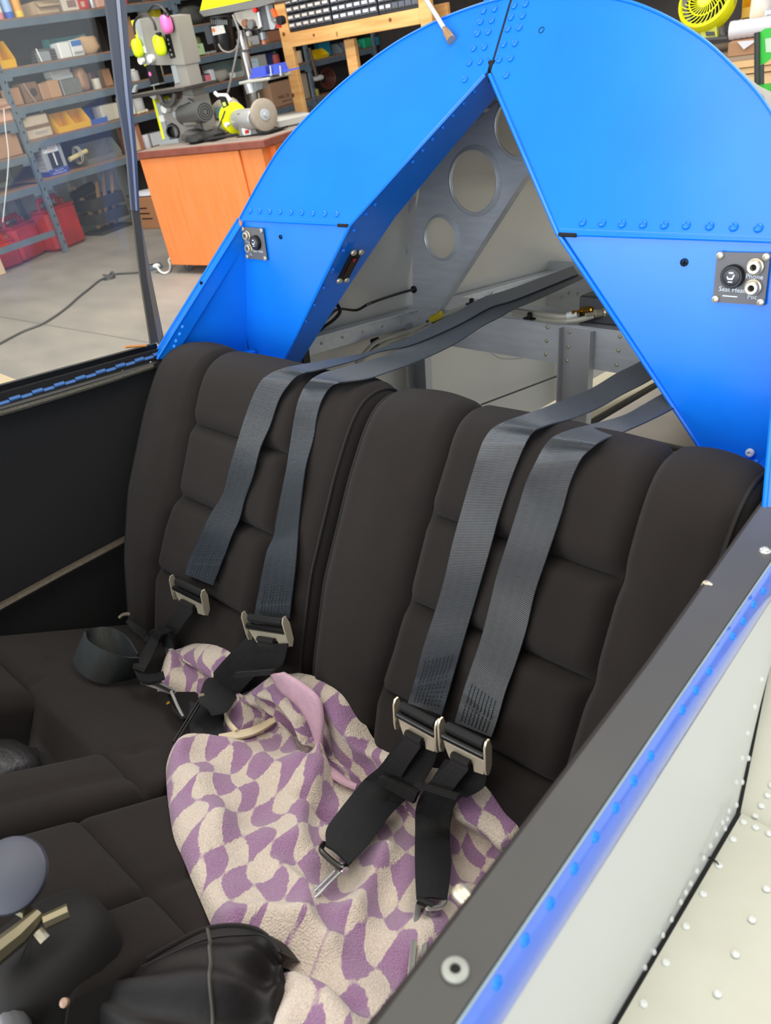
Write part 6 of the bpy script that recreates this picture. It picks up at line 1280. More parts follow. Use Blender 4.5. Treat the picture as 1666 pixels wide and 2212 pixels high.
# ---------------------------------------------------------------- orange cabinet and the machines on it
DS = 4.043
a, c = Hs(371, 572, DS), Hs(545, 574, DS); n1, n0_ = 4.992, 3.745
cab = hthing('workshop_cabinet', 'orange wood-laminate cabinet on casters carrying the machines', 'cabinet', ((n0_ + n1) / 2, DS + .4, 0))
b = HB(); b.box(((n0_ + n1) / 2 + .02, DS + .42, .45), (n1 - n0_ - .10, .80, .76), .004); b.build('carcass', DESKW, cab)
b = HB(); b.box(((n0_ + n1) / 2 + .13, DS + .008, .45), (n1 - n0_ - .26, .018, .76), .003); b.build('front_panel', DESKW, cab)
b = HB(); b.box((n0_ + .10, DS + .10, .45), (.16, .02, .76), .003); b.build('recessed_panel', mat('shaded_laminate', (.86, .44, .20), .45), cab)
b = HB(); b.box(((n0_ + n1) / 2, DS + .43, .857), (n1 - n0_, .90, .046), .004); b.build('worktop', DESKT, cab)
b = HB(); b.box(((n0_ + n1) / 2, DS + .43, .8808), (n1 - n0_ - .01, .89, .0016)); b.build('dusty_surface', DUST, cab)
def caster(n, s):
    b = HB(); b.lathe([(.038, -.014), (.042, -.008), (.042, .008), (.038, .014), (.012, .015), (0, .015)], (n, s, .042), (.9, .4, 0), 18); k = b.build('caster_wheel', RUBBER, cab); b = HB(); b.box((n, s, .068), (.05, .05, .008)); b.prism([(n - .02, s - .02, .07), (n + .02, s - .02, .07), (n + .012, s - .02, .035), (n - .012, s - .02, .035)], (0, .004, 0)); b.prism([(n - .02, s + .018, .07), (n + .02, s + .018, .07), (n + .012, s + .018, .035), (n - .012, s + .018, .035)], (0, .004, 0)); b.build('caster_fork', GREYL, k)
for nn in (n0_ + .36, n1 - .08):
    for ss in (DS + .09, DS + .74): caster(nn, ss)
ZT = .882
def P_(L, s): return [Hs(x, y, s) for x, y in L]
def slab(root, name, L, s, d, m):
    b = HB(); b.prism(P_(L, s), (0, d, 0)); return b.build(name, m, root)
def disc(root, name, x, y, s, r, d, m, n=18, ax=(0, -1, 0)):
    p = Hs(x, y, s); b = HB(); b.lathe([(r * .94, 0), (r, d * .2), (r, d * .8), (r * .92, d), (0, d)], p, ax, n); return b.build(name, m, root)
# band saw
SB_ = 4.34
bs_ = hthing('band_saw', 'grey and lime band saw on the orange cabinet', 'band saw', (4.85, SB_ + .08, ZT))
GS_ = mat('saw_grey', (.56, .545, .515), .45, var=.1, vscale=5)
slab(bs_, 'upper_wheel_box', [(300, 43), (352, 35), (376, 36), (392, 100), (400, 140), (325, 141)], SB_, .15, GS_)
slab(bs_, 'column', [(372, 80), (386, 78), (418, 208), (376, 214), (380, 143), (374, 140)], SB_ + .01, .12, GS_)
slab(bs_, 'column_face', [(369, 142), (379, 141), (388, 178), (378, 181)], SB_ + .004, .02, GREYL)
slab(bs_, 'lower_wheel_box', [(333, 222), (398, 205), (418, 208), (432, 262), (442, 308), (368, 313)], SB_, .15, GS_)
slab(bs_, 'lime_edge', [(283, 45), (288, 43), (319, 143), (312, 143)], SB_ - .006, .15, LIMEY)
slab(bs_, 'pale_edge', [(288, 43), (299, 41), (313, 96), (324, 139), (316, 141), (304, 98)], SB_ - .012, .15, GREYL)
slab(bs_, 'lime_edge', [(329, 214), (335, 218), (357, 300), (351, 301)], SB_ - .006, .15, LIMEY)
slab(bs_, 'pale_edge', [(337, 224), (345, 224), (367, 301), (357, 303)], SB_ - .012, .15, GREYL)
slab(bs_, 'door_latch', [(302, 101), (312, 100), (316, 114), (306, 116)], SB_ - .016, .02, WHITEPL); slab(bs_, 'door_latch', [(342, 250), (352, 248), (356, 262), (346, 264)], SB_ - .016, .02, WHITEPL)
disc(bs_, 'tension_knob', 309, 130, SB_ - .02, .026, .03, WHITEPL); disc(bs_, 'tracking_knob', 331, 126, SB_ - .002, .026, .035, WHITEPL)
slab(bs_, 'scale_strip', [(356, 75), (367, 73), (379, 124), (368, 127)], SB_ - .004, .004, BLK)
for (x, y) in ((363, 86), (365, 95), (368, 108), (371, 118)): disc(bs_, 'scale_mark', x, y, SB_ - .0045, .008, .001, GREYL, 8)
slab(bs_, 'blade_guard', [(315, 141), (334, 141), (344, 179), (325, 184)], SB_ - .02, .05, BLK); disc(bs_, 'pink_sticker', 324, 160, SB_ - .021, .014, .001, PINK, 12); slab(bs_, 'guide_block', [(323, 178), (341, 174), (344, 182), (326, 186)], SB_ - .018, .05, GREYL)
slab(bs_, 'blade', [(330, 182), (332, 182), (336, 202), (334, 202)], SB_ + .02, .004, STEEL)
zt_ = Hs(335, 200, SB_)[2]; t0, t1 = Hs(272, 206, SB_ - .10), Hs(404, 180, SB_ - .10)
b = HB(); b.box(((t0[0] + t1[0]) / 2, SB_ + .02, zt_), (abs(t0[0] - t1[0]), .32, .022), .003); b.build('saw_table', mat('dark_table', (.20, .19, .185), .45), bs_)
b = HB(); b.box(((t0[0] + t1[0]) / 2, SB_ + .02, zt_ + .0116), (abs(t0[0] - t1[0]) - .02, .30, .001)); b.build('table_surface', mat('table_top', (.52, .50, .46), .4, .5), bs_)
slab(bs_, 'rip_fence', [(283, 200), (290, 184), (294, 186), (292, 200)], SB_ - .08, .02, GREYL)
slab(bs_, 'trunnion', [(318, 205), (340, 202), (333, 216)], SB_ - .01, .06, WHITEPL); b = HB(); b.tube(smooth_path(P_([(345, 205), (352, 222), (362, 228), (374, 218), (378, 200)], SB_ - .05), 4), .018, 6); b.build('trunnion_arc', mat('dark_casting', (.36, .35, .33), .5), bs_)
disc(bs_, 'tilt_knob', 364, 233, SB_ - .005, .030, .05, WHITEPL); disc(bs_, 'lock_knob', 384, 246, SB_ - .002, .022, .03, GREYL); disc(bs_, 'switch_cap', 377, 193, SB_ - .01, .008, .012, ORNG)
slab(bs_, 'warning_plate', [(378, 198), (390, 196), (394, 212), (383, 215)], SB_ - .003, .002, mat('warning_brown', (.35, .27, .22), .6))
slab(bs_, 'foot', [(343, 306), (384, 299), (387, 313), (346, 317)], SB_ - .05, .28, GREYL)
p = Hs(376, 283, SB_); b = HB(); b.lathe([(.052, 0), (.055, .006), (.050, .01), (.046, .05), (.038, .05), (.036, .0), (0, .0)], p, (-.5, -.85, 0), 20); b.build('dust_port', BLK, bs_)
a, c = Hs(398, 249, SB_ - .02), Hs(443, 241, SB_ - .15); b = HB(); b.tube([tuple(a), tuple(a * .1 + c * .9), tuple(c)], [.066, .066, .062], 20); mo = b.build('motor', mat('motor_grey', (.36, .36, .355), .4, .3), bs_)
for k in range(3): b = HB(); d_ = (c - a) / np.linalg.norm(c - a); q = c + d_ * .002; x_, y_, _ = basis(d_); b.tube([tuple(q + np.array(x_ * (.018 + .016 * k) * math.cos(t * math.pi / 8) + y_ * (.018 + .016 * k) * math.sin(t * math.pi / 8))) for t in range(17)], .003, 4); b.build('motor_grille', BLKM, mo)
a, c = Hs(402, 267, SB_ - .07), Hs(428, 263, SB_ - .13); b = HB(); b.tube([tuple(a), tuple(c)], .022, 12); b.build('capacitor', mat('dusty_grey', (.52, .50, .46), .6), bs_)
slab(bs_, 'switch_box', [(396, 226), (408, 221), (414, 232), (402, 237)], SB_ - .01, .05, BLK)
b = HB(); b.tube(smooth_path(P_([(407, 213), (420, 222), (428, 250), (437, 275), (438, 290)], SB_ - .03), 4), .006, 6); b.build('power_cord', CORDG, bs_)
# ear muffs hung over the saw
def muff(label, m, P0, cup, cupfar, r, s):
    root = hthing('ear_muffs', label, 'ear muffs', tuple(Hs(*cup, s)), 'ear muffs on the band saw'); b = HB(); b.tube(smooth_path(P_(P0, s), 5), .012, 6, flat=.5); b.build('headband', mat('dark_band', (.22, .19, .18), .6), root)
    p = Hs(*cup, s); b = HB(); b.blob((p[0], p[1], p[2]), (r * 1.05, .075, r * 1.75), 14, 9, 1, .02); b.build('ear_cup', m, root, ang=80); b = HB(); b.blob((p[0] + .012, p[1] + .035, p[2]), (r * 1.0, .05, r * 1.55), 12, 7, 1, .02); b.build('cushion', BLKM, root, ang=80); b = HB(); q = Hs(cup[0] - 2, cup[1] - 25 * r / .075, s); b.box((q[0], q[1], q[2]), (.035, .03, .022), .004); b.build('yoke', BLKM, root)
    if cupfar: p = Hs(*cupfar, s + .02); b = HB(); b.blob((p[0], p[1], p[2]), (r * .8, .075, r * 1.6), 12, 8, 2, .02); b.build('ear_cup', m, root, ang=80)
    return root
muff('lime green ear muffs hung over the band saw top', LIME, [(292, 75), (290, 50), (303, 34), (320, 35), (332, 48), (337, 66)], (345, 98), (297, 104), .072, SB_ - .07)
muff('pink ear muffs hung over the band saw column', PINK, [(320, 26), (332, 11), (346, 12), (356, 22), (364, 35)], (360, 52), None, .064, SB_ - .05)
# drill press
SD_ = 4.72
dp = hthing('drill_press', 'lime-topped drill press behind the bench grinder', 'drill press', tuple(Hs(560, 285, SD_)))
slab(dp, 'belt_cover', [(432, 24), (440, -10), (560, -30), (555, -2)], SD_ - .10, .24, LIMEY); slab(dp, 'cover_rim', [(430, 26), (433, 23), (556, -1), (592, -8), (595, 4), (560, 15), (440, 36)], SD_ - .11, .25, mat('drill_grey', (.42, .42, .41), .5))
a, c = Hs(476, 36, SD_ + .02), Hs(486, 106, SD_ + .02); b = HB(); b.tube([tuple(a), tuple(a * .88 + c * .12), tuple(a * .2 + c * .8), tuple(c)], [.070, .076, .076, .066], 22); mo = b.build('motor', mat('gloss_black_motor', (.10, .10, .105), .3), dp)
for k in range(9): 
    x = 456 + k * 4; slab(mo, 'vent_slot', [(x, 43), (x + 1.6, 43), (x + 3, 53), (x + 1.4, 53)], SD_ - .062, .002, GREYL)
slab(mo, 'rating_label', [(456, 58), (482, 54), (487, 71), (460, 77)], SD_ - .064, .004, mat('label_white', (.80, .78, .76), .6)); slab(mo, 'orange_print', [(457, 62), (463, 61), (465, 68), (459, 69)], SD_ - .066, .001, mat('label_orange', (.85, .45, .2), .6))
slab(dp, 'capacitor_box', [(439, 58), (452, 55), (462, 92), (449, 96)], SD_ - .02, .06, mat('slate_metal', (.38, .40, .43), .4, .3))
b = HB(); b.tube(smooth_path(P_([(472, 95), (480, 108), (495, 113), (508, 107), (512, 98)], SD_ - .08), 4), .006, 6); b.build('motor_cable', mat('grey_cable', (.50, .48, .46), .6), dp)
slab(dp, 'head_casting', [(505, 28), (560, 14), (568, 22), (575, 55), (560, 62), (530, 66), (512, 45)], SD_ - .05, .08, mat('cream_casting', (.80, .77, .72), .5)); slab(dp, 'front_casting', [(560, 12), (574, 12), (590, 62), (568, 66), (560, 55)], SD_ - .07, .07, mat('drill_dark', (.32, .32, .33), .5)); slab(dp, 'pale_front', [(572, 10), (578, 11), (586, 46), (595, 55), (592, 63), (584, 64)], SD_ - .08, .05, GREYL)
slab(dp, 'orange_switch', [(584, 22), (590, 18), (597, 35), (592, 39)], SD_ - .09, .02, mat('orange_red', (.90, .35, .12), .5)); slab(dp, 'red_button', [(596, 52), (603, 50), (605, 60), (598, 61)], SD_ - .085, .02, REDM)
disc(dp, 'pulley', 546, 52, SD_ - .06, .028, .03, mat('drill_grey', (.42, .42, .41), .5)); disc(dp, 'clamp_knob', 541, 72, SD_ - .07, .016, .03, CHROME); disc(dp, 'brown_spring_cap', 533, 50, SD_ - .055, .024, .03, mat('copper_brown', (.52, .35, .26), .5)); slab(dp, 'rack_box', [(527, 62), (556, 56), (562, 72), (532, 80)], SD_ - .05, .08, BLK)
b = HB(); b.tube(P_([(558, 26), (564, 58)], SD_ - .08), .012, 8); b.build('depth_rod', GREYL, dp); disc(dp, 'depth_stop', 556, 21, SD_ - .08, .016, .03, REDM)
for (p, q, r, m_) in (((565, 60), (568, 72), .016, BLK), ((567, 70), (570, 85), .028, mat('chuck_steel', (.45, .46, .47), .3, .8)), ((570, 85), (571, 95), .018, mat('copper_bit', (.66, .45, .36), .4, .5))):
    b = HB(); b.tube(P_([p, q], SD_ - .06), r, 14); b.build('chuck', m_, dp)
b = HB(); b.tube(P_([(592, 45), (612, 43)], SD_ - .10), .006, 6); b.build('feed_rod', CHROME, dp); disc(dp, 'feed_knob', 612, 43, SD_ - .12, .026, .045, BLK)
b = HB(); b.tube(P_([(520, 66), (530, 108)], SD_ + .03), .034, 18); b.build('quill_column', mat('column_steel', (.62, .60, .58), .28, .9), dp)
b = HB(); b.tube(P_([(527, 108), (545, 185), (556, 262)], SD_ + .03), .032, 18); b.build('column', mat('column_steel', (.62, .60, .58), .28, .9), dp); b = HB(); b.tube(P_([(528, 106), (529, 112)], SD_ + .03), .040, 16); b.build('column_collar', mat('drill_dark', (.32, .32, .33), .5), dp)
b = HB(); b.tube(P_([(538, 172), (546, 200)], SD_ + .03), .046, 18); b.build('table_bracket', GREYL, dp); slab(dp, 'table_arm', [(548, 178), (568, 172), (566, 192), (552, 196)], SD_ - .01, .06, GREYL)
t0 = Hs(540, 174, SD_ - .06); t1 = Hs(605, 160, SD_ - .06); b = HB(); b.box(((t0[0] + t1[0]) / 2, SD_ - .06, t1[2] - .012), (abs(t0[0] - t1[0]), .24, .018), .004); b.build('drill_table', mat('table_grey', (.66, .66, .62), .5), dp)
b = HB(); b.lathe([(.12, 0), (.12, .014), (.05, .03), (.045, .05), (0, .05)], (Hs(560, 285, SD_ + .03)[0], SD_ + .03, ZT), (0, 0, 1), 20); b.build('base_plate', GREYL, dp)
vs_ = hthing('drill_vise', 'blue drill press vise bolted to the drill table', 'vise', tuple(Hs(565, 165, SD_ - .1))); VS = SD_ - .16
slab(vs_, 'vise_base', [(538, 170), (582, 164), (619, 155), (617, 152), (580, 160), (538, 166)], VS, .14, BLUEM); slab(vs_, 'fixed_jaw', [(543, 148), (573, 143), (575, 160), (543, 167)], VS + .01, .12, BLUEM); slab(vs_, 'sliding_jaw', [(584, 142), (596, 138), (604, 155), (588, 158)], VS + .01, .10, BLUEM)
for x in (586, 607): b = HB(); b.tube(P_([(x - 2, 142), (x, 160)], VS - .005), .006, 8); b.tube(P_([(x, 160), (x, 163)], VS - .005), .011, 8); b.build('clamp_bolt', GREYL, vs_)
b = HB(); b.tube(smooth_path(P_([(503, 32), (512, 55), (517, 75), (512, 110), (504, 150), (495, 190), (492, 200)], SD_ - .12), 4), .0075, 6); tag(b.build('machine_cord', mat('grey_cable', (.50, .48, .46), .6)), 'grey power cord hanging from the drill press head', 'cord')
# bench grinder
SG = 4.30
bg_ = hthing('bench_grinder', 'silver bench grinder with a pale stone wheel and lime guard', 'bench grinder', tuple(Hz(533, 292, ZT)))
ax_ = np.array((-.80, -.60, .0)); c0 = Hs(515, 259, SG + .03); c1 = Hs(550, 250, SG - .04); ax_ = (c1 - c0); ax_[2] = 0; L_ = np.linalg.norm(ax_); ax_ /= L_
b = HB(); b.lathe([(.050, -.012), (.064, 0), (.066, .02), (.066, L_ - .0), (.058, L_ + .012), (.03, L_ + .016), (0, L_ + .016)], c0, ax_, 26); mb_ = b.build('motor_body', mat('grinder_silver', (.70, .70, .69), .35, .5), bg_)
cw_ = Hs(570, 248, SG - .06); b = HB(); b.lathe([(.090, -.016), (.096, -.012), (.096, .012), (.090, .016), (.036, .016), (.034, .020), (.012, .021), (.010, .030), (0, .030)], cw_, ax_, 32); gw = b.build('grinding_wheel', mat('stone_wheel', (.60, .56, .50), .85, var=.1, vscale=40), bg_)
b = HB(); b.lathe([(.036, .0165), (.034, .021), (.014, .022), (.012, .034), (0, .034)], cw_, ax_, 20); b.build('wheel_washer', GREYL, gw)
cl__ = Hs(505, 256, SG + .05); b = HB(); b.lathe([(.075, -.03), (.098, -.026), (.100, .022), (.086, .026), (.02, .026)], cl__, ax_, 30); b.build('wheel_guard', LIMEY, bg_)
b = HB(); b.lathe([(.085, -.045), (.090, -.042), (.090, -.028), (.03, -.027)], cl__, ax_, 26); b.build('grinding_wheel', mat('brown_wheel', (.42, .32, .26), .85), bg_)
slab(bg_, 'rating_plate', [(513, 246), (534, 240), (538, 256), (517, 262)], SG - .055, .003, mat('plate_black', (.16, .16, .16), .5)); 
slab(bg_, 'pedestal', [(516, 276), (548, 270), (556, 290), (518, 294)], SG - .05, .14, mat('pedestal_grey', (.52, .52, .52), .45)); disc(bg_, 'switch_plate', 533, 284, SG - .052, .040, .004, WHITEPL, 20); slab(bg_, 'red_switch', [(529, 282), (537, 280), (538, 287), (530, 289)], SG - .06, .008, REDM)
slab(bg_, 'base_foot', [(510, 296), (562, 288), (580, 284), (582, 288), (560, 293), (512, 300)], SG - .07, .20, BLK)
for x, y in ((494, 268), (551, 272)): disc(bg_, 'guard_knob', x, y, SG - .04, .014, .03, WHITEPL)
slab(bg_, 'eye_shield', [(472, 206), (483, 203), (493, 228), (482, 234)], SG - .06, .01, BLK); slab(bg_, 'shield_print', [(480, 222), (486, 220), (489, 228), (483, 230)], SG - .062, .002, mat('pale_lime', (.75, .85, .4), .5))
b = HB(); b.tube(P_([(464, 200), (470, 206), (490, 206), (498, 218)], SG - .05), .012, 8); b.build('shield_arm', WHITEPL, bg_); b = HB(); b.tube(P_([(486, 240), (475, 270), (464, 292)], SG - .05), .005, 6); b.build('shield_rod', CORDG, bg_)
# odds and ends on the worktop
def wl_(label, x0, x1, y0, y1, m, s, d, name, cat, seed, amp=.25):
    a, c = Hs(x0, y1, s), Hs(x1, y0, s); b = HB(); b.blob(((a[0] + c[0]) / 2, s + d / 2, ZT + max(.02, (c[2] - ZT)) / 2), (abs(a[0] - c[0]), d, max(.02, c[2] - ZT)), 16, 9, seed, amp); tag(b.build(name, m, None, ang=70), label, cat)
wl_('black work glove crumpled at the worktop edge', 396, 430, 292, 313, mat('black_cloth', (.16, .155, .15), .85, var=.3, vscale=30), 4.12, .14, 'work_glove', 'glove', 3)
wl_('second black work glove lying toward the grinder', 424, 464, 282, 304, mat('black_cloth', (.16, .155, .15), .85, var=.3, vscale=30), 4.16, .12, 'work_glove', 'glove', 8)
wl_('dark grey fabric hood slumped beside the dust port', 390, 418, 282, 304, mat('grey_hood', (.33, .32, .31), .85), 4.22, .12, 'fabric_hood', 'cloth', 5)
wl_('grey cardboard offcut behind the gloves', 412, 440, 272, 290, mat('grey_offcut', (.50, .48, .45), .85), 4.32, .06, 'card_offcut', 'cardboard', 13, .08)
a, c = Hs(452, 300, 4.14), Hs(512, 290, 4.14); b = HB(); b.tube([tuple(a), tuple(c)], .008, 6); tag(b.build('metal_rod', mat('dark_rod', (.22, .22, .22), .4, .5)), 'dark metal rod lying along the worktop front', 'rod')
rr = hthing('plastic_bag_pack', 'clear bag with a teal and orange label behind the grinder', 'bag', tuple(Hs(478, 265, 4.55))); a, c = Hs(456, 268, 4.6), Hs(505, 212, 4.6); b = HB(); b.blob(((a[0] + c[0]) / 2, 4.65, (ZT + c[2]) / 2), (abs(a[0] - c[0]), .12, c[2] - ZT), 14, 9, 17, .12); b.build('bag_body', mat('clear_bag', (.70, .66, .58), .35), rr, ang=70); slab(rr, 'teal_label', [(464, 232), (484, 229), (488, 252), (468, 256)], 4.585, .003, mat('teal_label', (.55, .75, .76), .5)); slab(rr, 'orange_label', [(484, 240), (495, 236), (500, 262), (488, 264)], 4.583, .003, mat('orange_label', (.78, .50, .30), .5))
a, c = Hz(590, 285, ZT), Hz(640, 262, ZT); b = HB(); b.box((a[0] * .5 + c[0] * .5 + .05, a[1] * .5 + c[1] * .5 + .10, ZT + .03), (.42, .24, .06), .012, .6); o = b.build('grey_tool_case', mat('grey_case', (.62, .61, .58), .6)); tag(o, 'grey plastic tool case at the right end of the worktop', 'case')
wl_('pale tangle of wire and fittings between saw motor and grinder', 452, 482, 262, 278, mat('pale_tangle', (.62, .60, .56), .5, .3, var=.4, vscale=60), 4.45, .10, 'wire_tangle', 'wire', 23, .3)
# ---------------------------------------------------------------- pine rack with drawer cabinets
RS = 5.2
rk = hthing('pine_rack', 'pine lumber rack holding three drawer cabinets', 'rack', (3.8, RS + .1, 0))
def lumber(c, d, name='rack_post'):
    b = HB(); b.box(c, d, .003); return b.build(name, PINE, rk)
lumber((4.395, RS + .02, 1.1), (.092, .04, 2.2)); lumber((3.175, RS + .02, 1.1), (.092, .04, 2.2)); lumber((3.885, RS + .10, .66), (.09, .04, 1.31))
lumber((3.785, RS + .02, 1.373), (1.128, .04, .092), 'rack_beam'); lumber((3.785, RS + .24, 1.373), (1.30, .04, .092), 'rack_beam');
KN = mat('wood_knot', (.42, .24, .12), .7)
for x, y, r in ((613, 74, .014), (633, 206, .015), (678, 76, .010), (843, 43, .013), (618, 48, .006)):
    p = Hs(x, y, RS - .0006); b = HB(); b.lathe([(r, 0), (r * .6, .0006), (0, .0006)], p, (0, -1, 0), 12); b.build('wood_knot', KN, rk)
for x, y in ((606, 90), (617, 89), (727, 74), (729, 73)): 
    p = Hs(x, y, RS - .0006); b = HB(); b.box(tuple(p), (.004, .0008, .03 if x > 700 else .006)); b.build('pencil_mark', mat('dark_mark', (.3, .2, .14), .7), rk)
CABM = mat('cabinet_black', (.15, .155, .165), .5); DRM = mat('smoky_drawer', (.34, .355, .39), .3); LBM = mat('label_white2', (.86, .85, .86), .6); LBC = mat('label_cream', (.84, .80, .76), .6)
dm_ = bpy.data.meshes.new('drawer'); b = MB(); b.box((0, 0, 0), (.050, .012, .036), .003); b.box((0, -.009, -.010), (.018, .008, .004)); dm_.from_pydata(b.v, [], b.f); dm_.materials.append(DRM)
lm_ = bpy.data.meshes.new('drawer_label'); b = MB(); b.box((0, -.0066, .004), (.038, .0008, .017)); lm_.from_pydata(b.v, [], b.f); lm_.materials.append(LBM)
lm2 = lm_.copy(); lm2.materials.clear(); lm2.materials.append(LBC)
edges = [(626, 68.7, 718, 51.5), (720.5, 51, 817, 33.5), (820, 33, 905, 17)]
for ci, (xa, ya, xb, yb) in enumerate(edges):
    pa, pb = Hs(xa, ya, RS + .01), Hs(xb, yb, RS + .01); nl, nr = pa[0], pb[0]; w_ = nl - nr; zb = 1.421
    root = hthing('drawer_cabinet', ('black small-parts drawer cabinet, leftmost on the pine rack', 'black small-parts drawer cabinet in the middle of the pine rack', 'black small-parts drawer cabinet, rightmost on the rack, some drawers unlabelled')[ci], 'drawer cabinet', ((nl + nr) / 2, RS + .08, zb), 'drawer cabinets on the pine rack')
    b = HB(); rows_n = 6; hh = rows_n * .049 + .03
    b.box(((nl + nr) / 2, RS + .165, zb + hh / 2), (w_ - .004, .005, hh)); 
    for q in (nl - .004, nr + .004): b.box((q, RS + .09, zb + hh / 2), (.008, .15, hh))
    for q in range(rows_n + 1): b.box(((nl + nr) / 2, RS + .09, zb + .012 + q * .049), (w_ - .006, .15, .006 if q else .024))
    for k in range(1, 6): b.box((nl - w_ * k / 6, RS + .09, zb + hh / 2), (.005, .15, hh))
    b.build('case', CABM, root)
    for r in range(rows_n):
        for k in range(6):
            pos = (nl - w_ * (k + .5) / 6, RS + .014, zb + .038 + r * .049); sc_ = (w_ / 6 - .007) / .050
            M = HM @ Matrix.Translation(pos) @ Matrix.Rotation(math.pi, 4, 'Z') @ Matrix.Rotation(math.pi, 4, 'Z') @ Matrix.Diagonal((sc_, 1, 1, 1)); d_ = inst(dm_, 'drawer', root, M)
            if not (ci == 2 and r == 0 and k > 1): inst(lm2 if (ci == 0 and r < 3) else lm_, 'drawer_label', d_, M)
# ---------------------------------------------------------------- bench at the right with the fan
BZ = .90
wbn = hthing('workbench', 'plywood workbench behind the blue arch, upper right', 'workbench', (1.6, 5.7, 0))
b = HB(); b.box((1.55, 5.78, BZ - .009), (3.0, 1.08, .018), .002); b.build('bench_top', mat('dusty_plywood', (.62, .54, .45), .75, var=.2, vscale=6), wbn)
b = HB(); b.box((1.55, 5.245, BZ - .035), (3.0, .03, .034), .002); b.build('edge_board', PLY, wbn); b = HB(); b.box((1.55, 5.25, BZ - .07), (3.0, .02, .03), .002); b.build('edge_board', PLY, wbn); b = HB(); b.box((1.55, 5.262, BZ - .20), (3.0, .02, .22), .002); b.build('apron', mat('light_plywood', (.87, .73, .53), .65, var=.15, vscale=3), wbn)
for nn in (.15, 2.9): b = HB(); b.box((nn, 5.4, .42), (.09, .09, .84), .003); b.build('bench_leg', PINE, wbn)
b = HB(); b.box((1.55, 6.28, 1.35), (3.0, .03, .9)); b.build('back_panel', mat('dark_peg_panel', (.24, .225, .22), .85, var=.3, vscale=4), wbn)
b = HB(); b.box((2.35, 6.1, 1.36), (1.1, .3, .03), .002); b.build('upper_shelf', BOARD, wbn)
# fan
fp_ = Hz(1545, 80, BZ); FS = 5.62
fan = hthing('fan', 'lime yellow and grey cordless fan on the workbench', 'fan', tuple(Hs(1545, 85, FS)))
fc = Hs(1527, 4, FS); fa = np.array((.10, -.86, .50)); fa /= np.linalg.norm(fa); rf = .155
b = HB(); b.lathe([(rf * .80, -.08), (rf, -.06), (rf * 1.04, .0), (rf * .99, .035), (rf * .90, .045), (rf * .86, .03), (rf * .86, .0)], fc, fa, 36, cap=False); b.build('fan_ring', LIMEY, fan)
b = HB(); b.lathe([(rf * .5, -.11), (rf * .85, -.10), (rf * 1.0, -.05), (rf * 1.0, -.03)], fc, fa, 30); b.build('rear_shell', GREYD, fan)
x_, y_, z_ = basis(V3(fa)); x_, y_, z_ = np.array(x_), np.array(y_), np.array(z_)
b = HB(); b.lathe([(rf * .85, -.02), (0, -.02)], fc, fa, 24); b.build('dark_cavity', BLKM, fan)
sl_m = None
for k in range(28):
    t0_ = 2 * math.pi * k / 28; pts = []
    for j in range(6):
        q = j / 5; rr2 = rf * (.26 + .62 * q); t = t0_ + .75 * q; pts.append(fc + x_ * rr2 * math.cos(t) + y_ * rr2 * math.sin(t) + z_ * (.026 + .012 * (1 - q)))
    b = HB(); b.tube(pts, .0026, 4); b.build('grille_blade', LIMEY, fan)
for rr2 in (.26, .58): b = HB(); b.tube([fc + x_ * rf * rr2 * math.cos(t * math.pi / 12) + y_ * rf * rr2 * math.sin(t * math.pi / 12) + z_ * .034 for t in range(25)], .004, 5); b.build('grille_ring', LIMEY, fan)
b = HB(); b.lathe([(rf * .26, .03), (rf * .24, .04), (0, .042)], fc, fa, 20); b.build('hub', LIMEY, fan)
for L in ([(1580, -10), (1580, 10), (1556, 38), (1555, 60), (1562, 82)], [(1482, -6), (1480, 20), (1490, 48), (1500, 66), (1505, 82)]): b = HB(); b.tube(smooth_path(P_(L, FS + .0), 4), .020, 8, flat=1.0); b.build('stand_arm', mat('grey_stand', (.42, .41, .42), .5), fan)
slab(fan, 'battery_base', [(1512, 72), (1522, 54), (1548, 52), (1550, 82), (1520, 84)], FS - .06, .16, mat('dull_lime', (.78, .80, .28), .45)); slab(fan, 'base_slot', [(1524, 69), (1543, 68), (1545, 77), (1526, 78)], FS - .065, .006, GREYD); slab(fan, 'base_foot', [(1502, 84), (1570, 78), (1572, 84), (1504, 88)], FS - .08, .24, GREYD)
# yellow bins stacked, hat-like tool, bag, box
def ybin(label, L, s):
    root = hthing('stacking_bin', label, 'bin', tuple(Hs(*L[0], s)), 'yellow stacking bins'); q = P_(L, s); zlo = min(p[2] for p in q); zhi = max(p[2] for p in q); na, nb = max(p[0] for p in q), min(p[0] for p in q); h = zhi - zlo; th = .005; d = .26; b = HB()
    b.box(((na + nb) / 2, s + d / 2, zlo + th / 2), (na - nb, d, th)); b.box(((na + nb) / 2, s + d, zlo + h / 2), (na - nb, th, h))
    for q2 in (na - th / 2, nb + th / 2): b.box((q2, s + d / 2, zlo + h / 2), (th, d, h))
    b.build('body', YEL, root); b = HB(); b.box(((na + nb) / 2, s + .002, zlo + h * .25), (na - nb, th, h * .5), .001); b.build('front_wall', YEL, root); return root
BS2 = 5.75
ybin('lower yellow stacking bin on the workbench', [(1602, 64), (1640, 64), (1640, 36), (1602, 36)], BS2); ybin('upper yellow stacking bin on the workbench', [(1605, 34), (1642, 34), (1642, -6), (1605, -6)], BS2)
hh_ = hthing('yellow_sander', 'yellow rounded tool shell with a black vent on the workbench', 'tool', tuple(Hs(1635, 60, 5.5))); p = Hs(1634, 56, 5.52); b = HB(); b.blob((p[0], p[1], p[2]), (.20, .20, .085), 16, 8, 2, .05); b.build('shell', mat('warm_yellow', (.90, .70, .20), .5), hh_, ang=80); p = Hs(1618, 61, 5.43); b = HB(); b.blob((p[0], p[1], p[2]), (.05, .03, .04), 10, 6, 1, .02); b.build('vent', GREYD, hh_)
